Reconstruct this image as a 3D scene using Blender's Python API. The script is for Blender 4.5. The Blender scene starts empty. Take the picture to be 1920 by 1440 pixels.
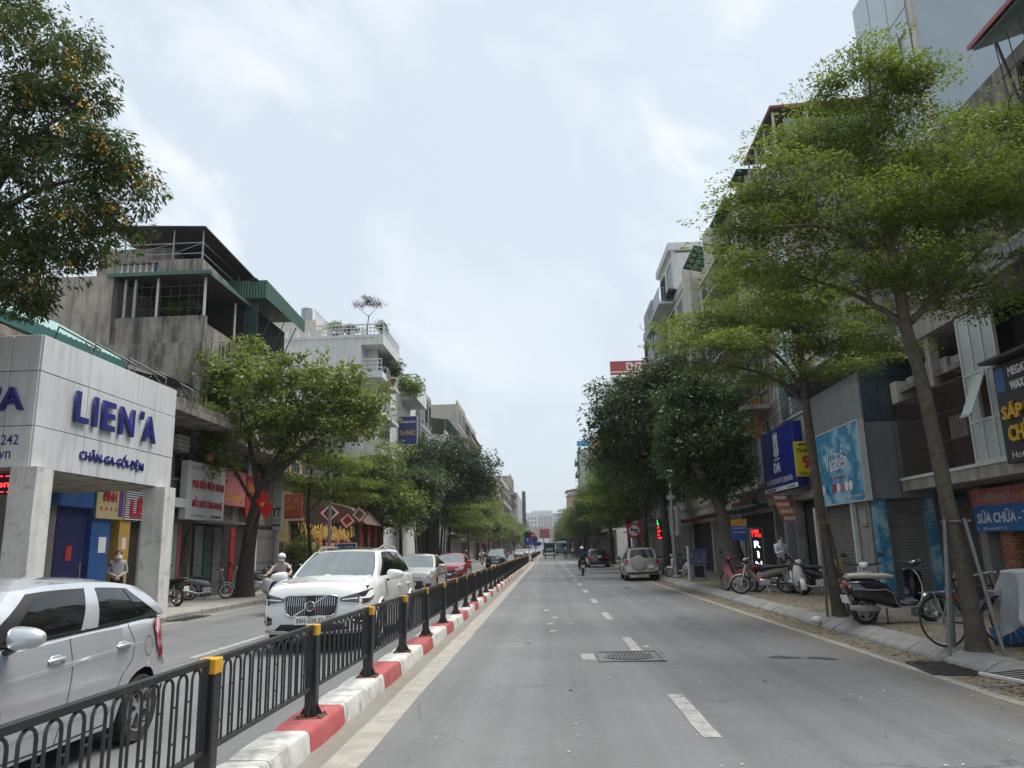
import bpy,math,random
import numpy as np
from mathutils import Vector,Matrix,noise as mnoise
rnd=random.Random(7)
SC=bpy.context.scene
COL=SC.collection
R=math.radians
PI=math.pi
# --------- camera
cam_d=bpy.data.cameras.new('camera')
cam=bpy.data.objects.new('camera',cam_d)
COL.objects.link(cam)
cam_d.sensor_width=36.0
cam_d.lens=26.625
cam_d.clip_start=0.05
cam_d.clip_end=4000.0
def camera_matrix(yaw,pitch,roll,loc):
 fw=Vector((math.sin(yaw)*math.cos(pitch),math.cos(yaw)*math.cos(pitch),math.sin(pitch)))
 r=Vector((math.cos(yaw),-math.sin(yaw),0))
 u=r.cross(fw)
 c,s=math.cos(roll),math.sin(roll)
 r2=r*c-u*s
 u2=r*s+u*c
 m=Matrix((r2,u2,-fw)).transposed().to_4x4()
 m.translation=loc
 return m
cam.matrix_world=camera_matrix(R(-2.3606),R(12.3025),R(1.5),Vector((0,0,1.55)))
SC.camera=cam
# --------- sky, sun, exposure
SUN_AZ=R(68)
SUN_EL=R(69)
world=bpy.data.worlds.new('World')
SC.world=world
world.use_nodes=True
wn,wl=world.node_tree.nodes,world.node_tree.links
wn.clear()
def wnode(t,**k):
 n=wn.new(t)
 for a,b in k.items():
  setattr(n,a,b)
 return n
w_out=wnode('ShaderNodeOutputWorld')
w_bg=wnode('ShaderNodeBackground')
w_sky=wnode('ShaderNodeTexSky',sky_type='NISHITA',sun_disc=False,sun_elevation=SUN_EL,sun_rotation=SUN_AZ,altitude=20.0,air_density=1.2,dust_density=3.0,ozone_density=1.5)
w_tc=wnode('ShaderNodeTexCoord')
w_map=wnode('ShaderNodeMapping',vector_type='TEXTURE')
w_map.inputs['Location'].default_value=(0.75,0.1,0.1)
w_map.inputs['Rotation'].default_value=(0,R(36),R(12))
w_map.inputs['Scale'].default_value=(0.62,0.62,0.36)
wl.new(w_tc.outputs['Generated'],w_map.inputs[0])
w_n1=wnode('ShaderNodeTexNoise');w_n1.inputs['Scale'].default_value=2.6;w_n1.inputs['Detail'].default_value=7;w_n1.inputs['Roughness'].default_value=0.56;w_n1.inputs['Distortion'].default_value=0.35
w_n2=wnode('ShaderNodeTexNoise');w_n2.inputs['Scale'].default_value=0.8;w_n2.inputs['Detail'].default_value=3
wl.new(w_map.outputs[0],w_n1.inputs['Vector']);wl.new(w_map.outputs[0],w_n2.inputs['Vector'])
w_r1=wnode('ShaderNodeMapRange',interpolation_type='SMOOTHSTEP')
w_r1.inputs['From Min'].default_value=0.44;w_r1.inputs['From Max'].default_value=0.66
wl.new(w_n1.outputs['Fac'],w_r1.inputs['Value'])
w_r2=wnode('ShaderNodeMapRange',interpolation_type='SMOOTHSTEP')
w_r2.inputs['From Min'].default_value=0.36;w_r2.inputs['From Max'].default_value=0.62
wl.new(w_n2.outputs['Fac'],w_r2.inputs['Value'])
w_mul=wnode('ShaderNodeMath',operation='MULTIPLY')
wl.new(w_r1.outputs[0],w_mul.inputs[0]);wl.new(w_r2.outputs[0],w_mul.inputs[1])
# thin even veil over the blue, brighter torn cloud on top of it
w_veil=wnode('ShaderNodeMix',data_type='RGBA')
w_veil.inputs['Factor'].default_value=0.84
w_veil.inputs['B'].default_value=(4.6,5.15,5.65,1)
wl.new(w_sky.outputs[0],w_veil.inputs['A'])
w_cl=wnode('ShaderNodeMix',data_type='RGBA')
w_cl.inputs['B'].default_value=(6.1,6.35,6.6,1)
wl.new(w_veil.outputs['Result'],w_cl.inputs['A'])
wl.new(w_mul.outputs[0],w_cl.inputs['Factor'])
wl.new(w_cl.outputs['Result'],w_bg.inputs['Color'])
w_bg.inputs['Strength'].default_value=0.10
wl.new(w_bg.outputs[0],w_out.inputs[0])
sun_d=bpy.data.lights.new('sun','SUN')
sun_d.energy=2.9
sun_d.angle=R(42)
sun_d.color=(1.0,0.955,0.89)
sun=bpy.data.objects.new('sun',sun_d)
COL.objects.link(sun)
sdir=Vector((math.sin(SUN_AZ)*math.cos(SUN_EL),math.cos(SUN_AZ)*math.cos(SUN_EL),math.sin(SUN_EL)))
sun.rotation_euler=sdir.to_track_quat('Z','Y').to_euler()
sun.location=sdir*60
SC.view_settings.view_transform='Standard'
SC.view_settings.look='None'
SC.view_settings.exposure=0.75
SC.view_settings.gamma=1.0
SC.view_settings.use_curve_mapping=False
SC.cycles.max_bounces=6
SC.cycles.diffuse_bounces=3
SC.cycles.glossy_bounces=3
SC.cycles.transmission_bounces=4
SC.cycles.transparent_max_bounces=8
SC.cycles.volume_bounces=0
SC.cycles.caustics_reflective=False
SC.cycles.caustics_refractive=False
SC.cycles.sample_clamp_indirect=6.0
# --------- materials
MATS={}
def mat(name,col,rough=0.7,metal=0.0,var=0.12,scale=3.0,streak=0.0,dirt=None,dirt_amt=0.0,dirt_scale=0.8,bump=0.0,bump_scale=40.0,coat=0.0,spec=0.5,emit=0.0,trans=0.0,alpha=1.0,dirt_lo=0.48,dirt_hi=0.7,speck=0.0,speck_scale=120.0,obj_var=0.0,run=0.0):
 """Principled material: base colour broken up by noise in world space, optional rain streaks and a
    second 'dirt' colour in irregular patches, fine relief."""
 if name in MATS:
  return MATS[name]
 m=bpy.data.materials.new(name)
 m.use_nodes=True
 nt=m.node_tree
 N,L=nt.nodes,nt.links
 b=N['Principled BSDF']
 b.inputs['Roughness'].default_value=rough
 b.inputs['Metallic'].default_value=metal
 b.inputs['Specular IOR Level'].default_value=spec
 if coat:
  b.inputs['Coat Weight'].default_value=coat
  b.inputs['Coat Roughness'].default_value=0.04
 if trans:
  b.inputs['Transmission Weight'].default_value=trans
 if alpha<1:
  b.inputs['Alpha'].default_value=alpha
 rgba=(col[0],col[1],col[2],1)
 b.inputs['Base Color'].default_value=rgba
 m.diffuse_color=rgba
 if emit:
  b.inputs['Emission Color'].default_value=rgba
  b.inputs['Emission Strength'].default_value=emit
 geo=None
 def pos():
  nonlocal geo
  if geo is None:
   geo=N.new('ShaderNodeNewGeometry')
  return geo.outputs['Position']
 cur=None
 def noise(sc,detail=5,rough_=0.6,vec=None,dist=0.0):
  n=N.new('ShaderNodeTexNoise')
  n.inputs['Scale'].default_value=sc
  n.inputs['Detail'].default_value=detail
  n.inputs['Roughness'].default_value=rough_
  n.inputs['Distortion'].default_value=dist
  L.new(vec if vec is not None else pos(),n.inputs['Vector'])
  return n.outputs['Fac']
 def rng(v,a,b_,c,d):
  n=N.new('ShaderNodeMapRange')
  n.inputs['From Min'].default_value=a;n.inputs['From Max'].default_value=b_
  n.inputs['To Min'].default_value=c;n.inputs['To Max'].default_value=d
  L.new(v,n.inputs['Value'])
  return n.outputs[0]
 def mixc(fac,a,bb,mode='MIX'):
  n=N.new('ShaderNodeMix');n.data_type='RGBA';n.blend_type=mode
  for s,v in(('Factor',fac),('A',a),('B',bb)):
   if isinstance(v,(int,float)):
    n.inputs[s].default_value=v
   elif isinstance(v,tuple):
    n.inputs[s].default_value=v
   else:
    L.new(v,n.inputs[s])
  return n.outputs['Result']
 if var or streak or dirt or speck or obj_var:
  cur=rgba
  if var:
   f=rng(noise(scale),0.3,0.7,1-var,1+var)
   h=N.new('ShaderNodeHueSaturation')
   h.inputs['Color'].default_value=rgba
   L.new(f,h.inputs['Value'])
   cur=h.outputs[0]
  if obj_var:
   oi=N.new('ShaderNodeObjectInfo')
   h2=N.new('ShaderNodeHueSaturation')
   L.new(rng(oi.outputs['Random'],0,1,1-obj_var,1+obj_var),h2.inputs['Value'])
   if isinstance(cur,tuple):h2.inputs['Color'].default_value=cur
   else:L.new(cur,h2.inputs['Color'])
   cur=h2.outputs[0]
  if streak:
   mp=N.new('ShaderNodeMapping');mp.inputs['Scale'].default_value=(5.5,5.5,0.35)
   L.new(pos(),mp.inputs[0])
   f=rng(noise(1.0,4,0.65,mp.outputs[0]),0.47,0.72,0.0,streak)
   cur=mixc(f,cur,(rgba[0]*0.25,rgba[1]*0.25,rgba[2]*0.24,1))
  if dirt:
   dv=None
   if run:
    mr=N.new('ShaderNodeMapping');mr.inputs['Scale'].default_value=(1.5,1.5,run)
    L.new(pos(),mr.inputs[0]);dv=mr.outputs[0]
   f=rng(noise(dirt_scale,8,0.68,dv,0.3),dirt_lo,dirt_hi,0.0,dirt_amt)
   cur=mixc(f,cur,(dirt[0],dirt[1],dirt[2],1))
  if speck:
   f=rng(noise(speck_scale,2,0.5),0.3,0.7,1-speck,1+speck)
   h3=N.new('ShaderNodeHueSaturation')
   if isinstance(cur,tuple):h3.inputs['Color'].default_value=cur
   else:L.new(cur,h3.inputs['Color'])
   L.new(f,h3.inputs['Value'])
   cur=h3.outputs[0]
  if not isinstance(cur,tuple):
   L.new(cur,b.inputs['Base Color'])
   if emit:L.new(cur,b.inputs['Emission Color'])
 if rough>0.25 and var:
  L.new(rng(noise(scale*2.3),0.3,0.7,max(0,rough-0.12),min(1,rough+0.1)),b.inputs['Roughness'])
 if bump:
  bp=N.new('ShaderNodeBump');bp.inputs['Strength'].default_value=bump;bp.inputs['Distance'].default_value=0.01
  L.new(noise(bump_scale,6,0.6),bp.inputs['Height'])
  L.new(bp.outputs[0],b.inputs['Normal'])
 MATS[name]=m
 return m
def leaf_mat(name,c1,c2,trans=0.35,rough=0.5,clump=1.1):
 """Leaf faces: colour wanders between two greens clump by clump, some light passes through."""
 if name in MATS:return MATS[name]
 m=bpy.data.materials.new(name);m.use_nodes=True
 nt=m.node_tree;N,L=nt.nodes,nt.links
 b=N['Principled BSDF'];out=N['Material Output']
 g=N.new('ShaderNodeNewGeometry')
 n1=N.new('ShaderNodeTexNoise');n1.inputs['Scale'].default_value=clump;n1.inputs['Detail'].default_value=3
 n2=N.new('ShaderNodeTexNoise');n2.inputs['Scale'].default_value=14.0;n2.inputs['Detail'].default_value=2
 L.new(g.outputs['Position'],n1.inputs['Vector']);L.new(g.outputs['Position'],n2.inputs['Vector'])
 ad=N.new('ShaderNodeMath');ad.operation='ADD';L.new(n1.outputs['Fac'],ad.inputs[0]);L.new(n2.outputs['Fac'],ad.inputs[1])
 r=N.new('ShaderNodeMapRange');r.inputs['From Min'].default_value=0.75;r.inputs['From Max'].default_value=1.25
 L.new(ad.outputs[0],r.inputs['Value'])
 mx=N.new('ShaderNodeMix');mx.data_type='RGBA'
 mx.inputs['A'].default_value=(*c1,1);mx.inputs['B'].default_value=(*c2,1)
 L.new(r.outputs[0],mx.inputs['Factor'])
 L.new(mx.outputs['Result'],b.inputs['Base Color'])
 b.inputs['Roughness'].default_value=rough
 b.inputs['Specular IOR Level'].default_value=0.35
 t=N.new('ShaderNodeBsdfTranslucent')
 h=N.new('ShaderNodeHueSaturation');h.inputs['Value'].default_value=1.5;h.inputs['Saturation'].default_value=1.1
 L.new(mx.outputs['Result'],h.inputs['Color']);L.new(h.outputs[0],t.inputs['Color'])
 ms=N.new('ShaderNodeMixShader');ms.inputs[0].default_value=trans
 L.new(b.outputs[0],ms.inputs[1]);L.new(t.outputs[0],ms.inputs[2])
 L.new(ms.outputs[0],out.inputs[0])
 m.diffuse_color=(*c1,1)
 MATS[name]=m
 return m
KIDS={}
class MB:
 """Collects verts and faces; build() links them as ONE mesh object."""
 def __init__(s):
  s.v=[];s.f=[]
 def add(s,vs,fs):
  o=len(s.v)
  s.v.extend([tuple(p)for p in vs]);s.f.extend([tuple(i+o for i in f)for f in fs])
  return s
 def quad(s,a,b,c,d):
  return s.add((a,b,c,d),((0,1,2,3),))
 def box(s,x0,y0,z0,x1,y1,z1):
  if x0>x1:x0,x1=x1,x0
  if y0>y1:y0,y1=y1,y0
  if z0>z1:z0,z1=z1,z0
  return s.add(((x0,y0,z0),(x1,y0,z0),(x1,y1,z0),(x0,y1,z0),(x0,y0,z1),(x1,y0,z1),(x1,y1,z1),(x0,y1,z1)),((3,2,1,0),(4,5,6,7),(0,1,5,4),(1,2,6,5),(2,3,7,6),(3,0,4,7)))
 def cbox(s,cx,cy,cz,sx,sy,sz):
  return s.box(cx-sx/2,cy-sy/2,cz-sz/2,cx+sx/2,cy+sy/2,cz+sz/2)
 def rbox(s,x0,y0,z0,x1,y1,z1,r):
  """box with chamfered edges"""
  if x0>x1:x0,x1=x1,x0
  if y0>y1:y0,y1=y1,y0
  if z0>z1:z0,z1=z1,z0
  r=min(r,(x1-x0)*.45,(y1-y0)*.45,(z1-z0)*.45)
  vs=[];idx={}
  for ix,(X,dx)in enumerate(((x0,1),(x1,-1))):
   for iy,(Y,dy)in enumerate(((y0,1),(y1,-1))):
    for iz,(Z,dz)in enumerate(((z0,1),(z1,-1))):
     for a in range(3):
      p=[X,Y,Z]
      for k,d in enumerate((dx,dy,dz)):
       if k!=a:p[k]+=d*r
      idx[ix,iy,iz,a]=len(vs);vs.append(p)
  fs=[]
  I=lambda x,y,z,a:idx[x,y,z,a]
  fs+=[(I(0,0,0,0),I(0,0,1,0),I(0,1,1,0),I(0,1,0,0)),(I(1,0,0,0),I(1,1,0,0),I(1,1,1,0),I(1,0,1,0)),(I(0,0,0,1),I(1,0,0,1),I(1,0,1,1),I(0,0,1,1)),(I(0,1,0,1),I(0,1,1,1),I(1,1,1,1),I(1,1,0,1)),(I(0,0,0,2),I(0,1,0,2),I(1,1,0,2),I(1,0,0,2)),(I(0,0,1,2),I(1,0,1,2),I(1,1,1,2),I(0,1,1,2))]
  for x in(0,1):
   for y in(0,1):
    fs.append((I(x,y,0,0),I(x,y,1,0),I(x,y,1,1),I(x,y,0,1)))
  for x in(0,1):
   for z in(0,1):
    fs.append((I(x,0,z,0),I(x,1,z,0),I(x,1,z,2),I(x,0,z,2)))
  for y in(0,1):
   for z in(0,1):
    fs.append((I(0,y,z,1),I(1,y,z,1),I(1,y,z,2),I(0,y,z,2)))
  for x in(0,1):
   for y in(0,1):
    for z in(0,1):
     fs.append((I(x,y,z,0),I(x,y,z,1),I(x,y,z,2)))
  return s.add(vs,fs)
 def cyl(s,p0,p1,r0,r1=None,n=10,cap=True):
  if r1 is None:r1=r0
  p0,p1=Vector(p0),Vector(p1)
  d=(p1-p0)
  if d.length<1e-9:return s
  d.normalize()
  a=d.orthogonal().normalized();b=d.cross(a)
  vs=[]
  for p,r in((p0,r0),(p1,r1)):
   for i in range(n):
    t=2*PI*i/n
    vs.append(p+a*(math.cos(t)*r)+b*(math.sin(t)*r))
  fs=[(i,(i+1)%n,n+(i+1)%n,n+i)for i in range(n)]
  if cap:
   fs.append(tuple(range(n))[::-1]);fs.append(tuple(range(n,2*n)))
  return s.add(vs,fs)
 def bar(s,p0,p1,w,h=None,up=(0,0,1)):
  """square bar between two points"""
  h=h or w
  p0,p1=Vector(p0),Vector(p1)
  d=(p1-p0).normalized();u=Vector(up)
  if abs(d.dot(u))>0.98:u=Vector((0,1,0))
  a=d.cross(u).normalized();b=a.cross(d)
  vs=[]
  for p in(p0,p1):
   for x,y in((-1,-1),(1,-1),(1,1),(-1,1)):
    vs.append(p+a*(x*w/2)+b*(y*h/2))
  return s.add(vs,((3,2,1,0),(4,5,6,7),(0,1,5,4),(1,2,6,5),(2,3,7,6),(3,0,4,7)))
 def tube(s,pts,r,n=8,cap=True):
  """bent tube; r may be a list"""
  P=[Vector(p)for p in pts];k=len(P)
  rs=r if isinstance(r,(list,tuple))else[r]*k
  o=len(s.v);a=None;vs=[]
  for i in range(k):
   d=(P[min(i+1,k-1)]-P[max(i-1,0)])
   if d.length<1e-9:d=Vector((0,0,1))
   d.normalize()
   if a is None:a=d.orthogonal().normalized()
   else:
    a=a-d*a.dot(d)
    if a.length<1e-6:a=d.orthogonal()
    a.normalize()
   b=d.cross(a)
   for j in range(n):
    t=2*PI*j/n
    vs.append(P[i]+a*(math.cos(t)*rs[i])+b*(math.sin(t)*rs[i]))
  fs=[]
  for i in range(k-1):
   for j in range(n):
    j2=(j+1)%n
    fs.append((i*n+j,i*n+j2,(i+1)*n+j2,(i+1)*n+j))
  if cap:
   fs.append(tuple(range(n))[::-1]);fs.append(tuple(range((k-1)*n,k*n)))
  return s.add(vs,fs)
 def prism(s,poly,axis,a,b):
  """extrude a 2-D polygon along an axis: x -> (y,z), y -> (x,z), z -> (x,y)"""
  n=len(poly)
  def P(p,t):
   return(t,p[0],p[1])if axis=='x' else(p[0],t,p[1])if axis=='y' else(p[0],p[1],t)
  vs=[P(p,a)for p in poly]+[P(p,b)for p in poly]
  fs=[(i,(i+1)%n,n+(i+1)%n,n+i)for i in range(n)]+[tuple(range(n))[::-1],tuple(range(n,2*n))]
  return s.add(vs,fs)
 def lathe(s,prof,c=(0,0,0),n=14,axis='z'):
  """prof: (radius, height) pairs"""
  vs=[];k=len(prof)
  for r,h in prof:
   for j in range(n):
    t=2*PI*j/n
    x,y=r*math.cos(t),r*math.sin(t)
    p=(x,y,h)if axis=='z' else(h,x,y)if axis=='x' else(x,h,y)
    vs.append((c[0]+p[0],c[1]+p[1],c[2]+p[2]))
  fs=[]
  for i in range(k-1):
   for j in range(n):
    j2=(j+1)%n
    fs.append((i*n+j,i*n+j2,(i+1)*n+j2,(i+1)*n+j))
  fs.append(tuple(range(n))[::-1]);fs.append(tuple(range((k-1)*n,k*n)))
  return s.add(vs,fs)
 def ball(s,c,rx,ry=None,rz=None,nu=12,nv=8):
  ry=ry or rx;rz=rz or rx
  prof=[]
  vs=[(c[0],c[1],c[2]-rz)]
  for i in range(1,nv):
   t=-PI/2+PI*i/nv
   for j in range(nu):
    u=2*PI*j/nu
    vs.append((c[0]+rx*math.cos(t)*math.cos(u),c[1]+ry*math.cos(t)*math.sin(u),c[2]+rz*math.sin(t)))
  vs.append((c[0],c[1],c[2]+rz))
  fs=[(0,1+(j+1)%nu,1+j)for j in range(nu)]
  for i in range(nv-2):
   for j in range(nu):
    j2=(j+1)%nu;a=1+i*nu
    fs.append((a+j,a+j2,a+nu+j2,a+nu+j))
  t=len(vs)-1;a=1+(nv-2)*nu
  fs+=[(t,a+j,a+(j+1)%nu)for j in range(nu)]
  return s.add(vs,fs)
 def loft(s,rings,closed=True,caps=True):
  k=len(rings);n=len(rings[0])
  vs=[p for r in rings for p in r];fs=[]
  for i in range(k-1):
   for j in range(n if closed else n-1):
    j2=(j+1)%n
    fs.append((i*n+j,i*n+j2,(i+1)*n+j2,(i+1)*n+j))
  if caps and closed:
   fs.append(tuple(range(n))[::-1]);fs.append(tuple(range((k-1)*n,k*n)))
  return s.add(vs,fs)
 def grid(s,P):
  """P[i][j] points -> quads"""
  k,n=len(P),len(P[0])
  return s.add([p for r in P for p in r],[(i*n+j,i*n+j+1,(i+1)*n+j+1,(i+1)*n+j)for i in range(k-1)for j in range(n-1)])
 def xf(s,M):
  s.v=[tuple(M@Vector(p))for p in s.v]
  return s
 def mesh(s,name,m=None,smooth=None):
  me=bpy.data.meshes.new(name)
  me.from_pydata(s.v,[],s.f)
  if m is not None:me.materials.append(m)
  if smooth is not None:set_smooth(me,smooth)
  me.update()
  return me
 def build(s,name,m,parent=None,smooth=None,loc=None,rz=0.0,kind=None):
  return link(name,s.mesh(name,m,smooth),parent,loc,rz,kind)
def set_smooth(me,ang):
 n=len(me.polygons)
 if not n:return
 me.polygons.foreach_set('use_smooth',[True]*n)
 try:
  me.set_sharp_from_angle(angle=R(ang))
 except Exception:
  pass
class Wrap:
 """lets code written in world coordinates build children of an Empty standing at 'off'"""
 def __init__(s,T,off):s.T,s.off,s.name=T,off,T.name
def link(name,data,parent=None,loc=None,rz=0.0,kind=None):
 if isinstance(parent,Wrap):
  o=link(name,data,parent.T,loc,rz,kind)
  o.location=Vector(o.location)-parent.off
  return o
 o=bpy.data.objects.new(name,data)
 COL.objects.link(o)
 if parent is not None:
  o.parent=parent
  KIDS.setdefault(parent.name,[]).append(o)
 if loc is not None:o.location=loc
 if rz:o.rotation_euler=(0,0,rz)
 if kind:o['kind']=kind
 return o
def thing(name,label,cat,loc=(0,0,0),rz=0.0,group=None):
 o=bpy.data.objects.new(name,None)
 o.empty_display_size=0.2
 COL.objects.link(o)
 o.location=loc;o.rotation_euler=(0,0,rz)
 return tag(o,label,cat,group)
def tag(o,label,cat,group=None):
 o['label']=label;o['category']=cat
 if group:o['group']=group
 return o
def struct(name,mb,m,smooth=None):
 o=mb.build(name,m,None,smooth)
 o['kind']='structure'
 return o
def dup(o,parent=None):
 c=o.copy();COL.objects.link(c)
 c.parent=parent
 if parent is not None:KIDS.setdefault(parent.name,[]).append(c)
 for ch in list(KIDS.get(o.name,())):
  dup(ch,c)
 return c
def copy_thing(o,label,loc,rz,group=None,scale=None):
 c=dup(o,None)
 c.location=loc;c.rotation_euler=(0,0,rz)
 c['label']=label
 if group:c['group']=group
 if scale:c.scale=scale
 return c
TXT={}
def text_mesh(body,m,extrude=0.0,bold=0.0,res=2):
 key=(body,m.name,round(extrude,4),bold,res)
 if key in TXT:return TXT[key]
 c=bpy.data.curves.new('lettering','FONT')
 c.body=body;c.extrude=extrude;c.offset=bold
 c.resolution_u=res;c.align_x='CENTER';c.align_y='CENTER'
 o=bpy.data.objects.new('lettering',c);COL.objects.link(o)
 me=bpy.data.meshes.new_from_object(o)
 bpy.data.objects.remove(o);bpy.data.curves.remove(c)
 xs=[v.co.x for v in me.vertices];ys=[v.co.y for v in me.vertices]
 if xs:
  cx,cy=(min(xs)+max(xs))/2,(min(ys)+max(ys))/2
  w,h=max(xs)-min(xs),max(ys)-min(ys)
 else:cx=cy=0;w=h=1
 for v in me.vertices:
  v.co.x-=cx;v.co.y-=cy
 me.materials.clear();me.materials.append(m)
 TXT[key]=(me,w,h)
 return TXT[key]
def text(body,m,parent,pos,width=None,height=None,face='+x',depth=0.0,bold=0.0,name='lettering',tilt=0.0,res=2,kind=None):
 """lettering centred at pos, fitted to width x height, facing +x, -x or -y (reads left to right for a viewer there)"""
 me,w,h=text_mesh(body,m,0.01 if depth else 0.0,bold,res)
 sx=(width/w)if width else None
 sy=(height/h)if height else None
 sx=sx or sy;sy=sy or sx
 o=link(name,me,parent)
 o.location=Vector(pos)-(parent.off if isinstance(parent,Wrap)else Vector((0,0,0)))
 rot={'+x':R(90),'-x':R(-90),'-y':0.0,'+y':PI}[face]if isinstance(face,str)else face
 o.rotation_euler=(R(90),tilt,rot)
 o.scale=(sx,sy,(depth/2/0.01)if depth else 1)
 return o
def V(*a):return Vector(a)
def lerp(a,b,t):return a+(b-a)*t
# ======= GROUND, ROAD, KERBS
def road_z(x):
 return-0.010*(x+2)if x>-2 else-0.006*(-2-x)
PAV_L,PAV_R=0.10,0.08
KX_L,KX_R=-9.9,5.2
def asphalt_mat():
 m=bpy.data.materials.new('asphalt');m.use_nodes=True
 nt=m.node_tree;N,L=nt.nodes,nt.links
 b=N['Principled BSDF'];b.inputs['Specular IOR Level'].default_value=0.35
 g=N.new('ShaderNodeNewGeometry');sp=N.new('ShaderNodeSeparateXYZ');L.new(g.outputs['Position'],sp.inputs[0])
 def noise(sc,d=5,r=0.6,scale=None):
  n=N.new('ShaderNodeTexNoise');n.inputs['Scale'].default_value=sc;n.inputs['Detail'].default_value=d;n.inputs['Roughness'].default_value=r
  if scale:
   mp=N.new('ShaderNodeMapping');mp.inputs['Scale'].default_value=scale
   L.new(g.outputs['Position'],mp.inputs[0]);L.new(mp.outputs[0],n.inputs['Vector'])
  else:L.new(g.outputs['Position'],n.inputs['Vector'])
  return n.outputs['Fac']
 def rng(v,a,b_,c,d):
  n=N.new('ShaderNodeMapRange');n.inputs['From Min'].default_value=a;n.inputs['From Max'].default_value=b_
  n.inputs['To Min'].default_value=c;n.inputs['To Max'].default_value=d
  L.new(v,n.inputs['Value']);return n.outputs[0]
 def math_(op,a,b_):
  n=N.new('ShaderNodeMath');n.operation=op
  for i,v in enumerate((a,b_)):
   if isinstance(v,(int,float)):n.inputs[i].default_value=v
   else:L.new(v,n.inputs[i])
  return n.outputs[0]
 def mix(f,a,b_):
  n=N.new('ShaderNodeMix');n.data_type='RGBA'
  for s,v in(('Factor',f),('A',a),('B',b_)):
   if isinstance(v,(int,float))or isinstance(v,tuple):n.inputs[s].default_value=v
   else:L.new(v,n.inputs[s])
  return n.outputs['Result']
 big=rng(noise(0.35,6),0.3,0.7,0.86,1.13)
 lanes=rng(noise(1.0,4,0.55,(1.5,0.018,1.0)),0.32,0.68,0.82,1.18)
 fine=rng(noise(170,3,0.7),0.25,0.75,0.72,1.28)
 mid=rng(noise(26,7,0.8),0.3,0.7,0.84,1.16)
 v=math_('MULTIPLY',math_('MULTIPLY',big,lanes),math_('MULTIPLY',fine,mid))
 h=N.new('ShaderNodeHueSaturation');h.inputs['Color'].default_value=(0.150,0.155,0.157,1);L.new(v,h.inputs['Value'])
 col=h.outputs[0]
 sc=rng(noise(2.2,8,0.75,(1.0,0.5,1.0)),0.66,0.74,0.0,0.35)
 col=mix(sc,col,(0.34,0.33,0.31,1))
 dk=rng(noise(0.55,8,0.7,(1.0,0.45,1.0)),0.56,0.68,0.0,0.5)
 col=mix(dk,col,(0.10,0.102,0.102,1))
 vn=N.new('ShaderNodeTexVoronoi');vn.feature='DISTANCE_TO_EDGE';vn.inputs['Scale'].default_value=0.42;vn.inputs['Randomness'].default_value=1.0
 wv=N.new('ShaderNodeTexNoise');wv.inputs['Scale'].default_value=1.6;wv.inputs['Detail'].default_value=5;L.new(g.outputs['Position'],wv.inputs['Vector'])
 va=N.new('ShaderNodeVectorMath');va.operation='ADD';L.new(g.outputs['Position'],va.inputs[0]);L.new(wv.outputs['Color'],va.inputs[1]);L.new(va.outputs[0],vn.inputs['Vector'])
 ck=math_('MULTIPLY',rng(vn.outputs['Distance'],0.0,0.011,0.75,0.0),rng(noise(0.5,4),0.5,0.6,0.0,1.0))
 col=mix(ck,col,(0.06,0.06,0.06,1))
 oil=rng(noise(1.9,3,0.5),0.73,0.78,0.0,0.45)
 col=mix(oil,col,(0.07,0.07,0.07,1))
 x=sp.outputs['X']
 ed=math_('ADD',x,math_('MULTIPLY',math_('SUBTRACT',noise(0.9,6,0.7),0.5),2.6))
 d1=math_('MULTIPLY',rng(ed,3.7,4.95,0.0,1.0),rng(noise(7,6,0.75),0.34,0.62,0.1,0.8))
 col=mix(d1,col,(0.235,0.19,0.125,1))
 d2=math_('MULTIPLY',math_('MULTIPLY',rng(x,-2.0,-1.55,0.9,0.0),rng(x,-2.3,-2.0,0.0,1.0)),rng(noise(5,6,0.7),0.3,0.6,0.3,1.0))
 col=mix(d2,col,(0.27,0.24,0.185,1))
 d3=math_('MULTIPLY',rng(x,-9.9,-8.9,0.75,0.0),rng(noise(3,6,0.7),0.35,0.65,0.0,1.0))
 col=mix(d3,col,(0.24,0.215,0.17,1))
 L.new(col,b.inputs['Base Color'])
 L.new(rng(noise(6,4),0.3,0.7,0.72,0.9),b.inputs['Roughness'])
 bp=N.new('ShaderNodeBump');bp.inputs['Strength'].default_value=0.35;bp.inputs['Distance'].default_value=0.006
 L.new(noise(150,4,0.7),bp.inputs['Height']);L.new(bp.outputs[0],b.inputs['Normal'])
 MATS['asphalt']=m
 return m
M_ASPH=asphalt_mat()
M_PAINT=mat('road_paint',(0.34,0.335,0.315),0.75,var=0.16,scale=6,dirt=(0.16,0.16,0.155),dirt_amt=0.85,dirt_scale=7,dirt_lo=0.46,dirt_hi=0.64,speck=0.2,speck_scale=90)
M_PAINT_CREAM=mat('road_paint_cream',(0.32,0.305,0.265),0.75,var=0.14,scale=4,dirt=(0.24,0.22,0.18),dirt_amt=0.8,dirt_scale=3.2,dirt_lo=0.46,dirt_hi=0.66,speck=0.18,speck_scale=90)
M_PAV_R=mat('pavement_dusty',(0.160,0.148,0.125),0.9,var=0.22,scale=1.6,dirt=(0.205,0.175,0.125),dirt_amt=0.85,dirt_scale=2.4,dirt_lo=0.42,dirt_hi=0.62,bump=0.5,bump_scale=60,speck=0.3,speck_scale=70)
M_PAV_L=mat('pavement_grey',(0.30,0.285,0.26),0.85,var=0.18,scale=1.3,dirt=(0.17,0.155,0.13),dirt_amt=0.7,dirt_scale=1.7,bump=0.3,bump_scale=50,speck=0.2,speck_scale=60)
M_KERB=mat('kerb_stone',(0.255,0.25,0.24),0.85,var=0.18,scale=5,dirt=(0.16,0.14,0.11),dirt_amt=0.6,dirt_scale=3,bump=0.3,bump_scale=60,obj_var=0.10)
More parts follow.
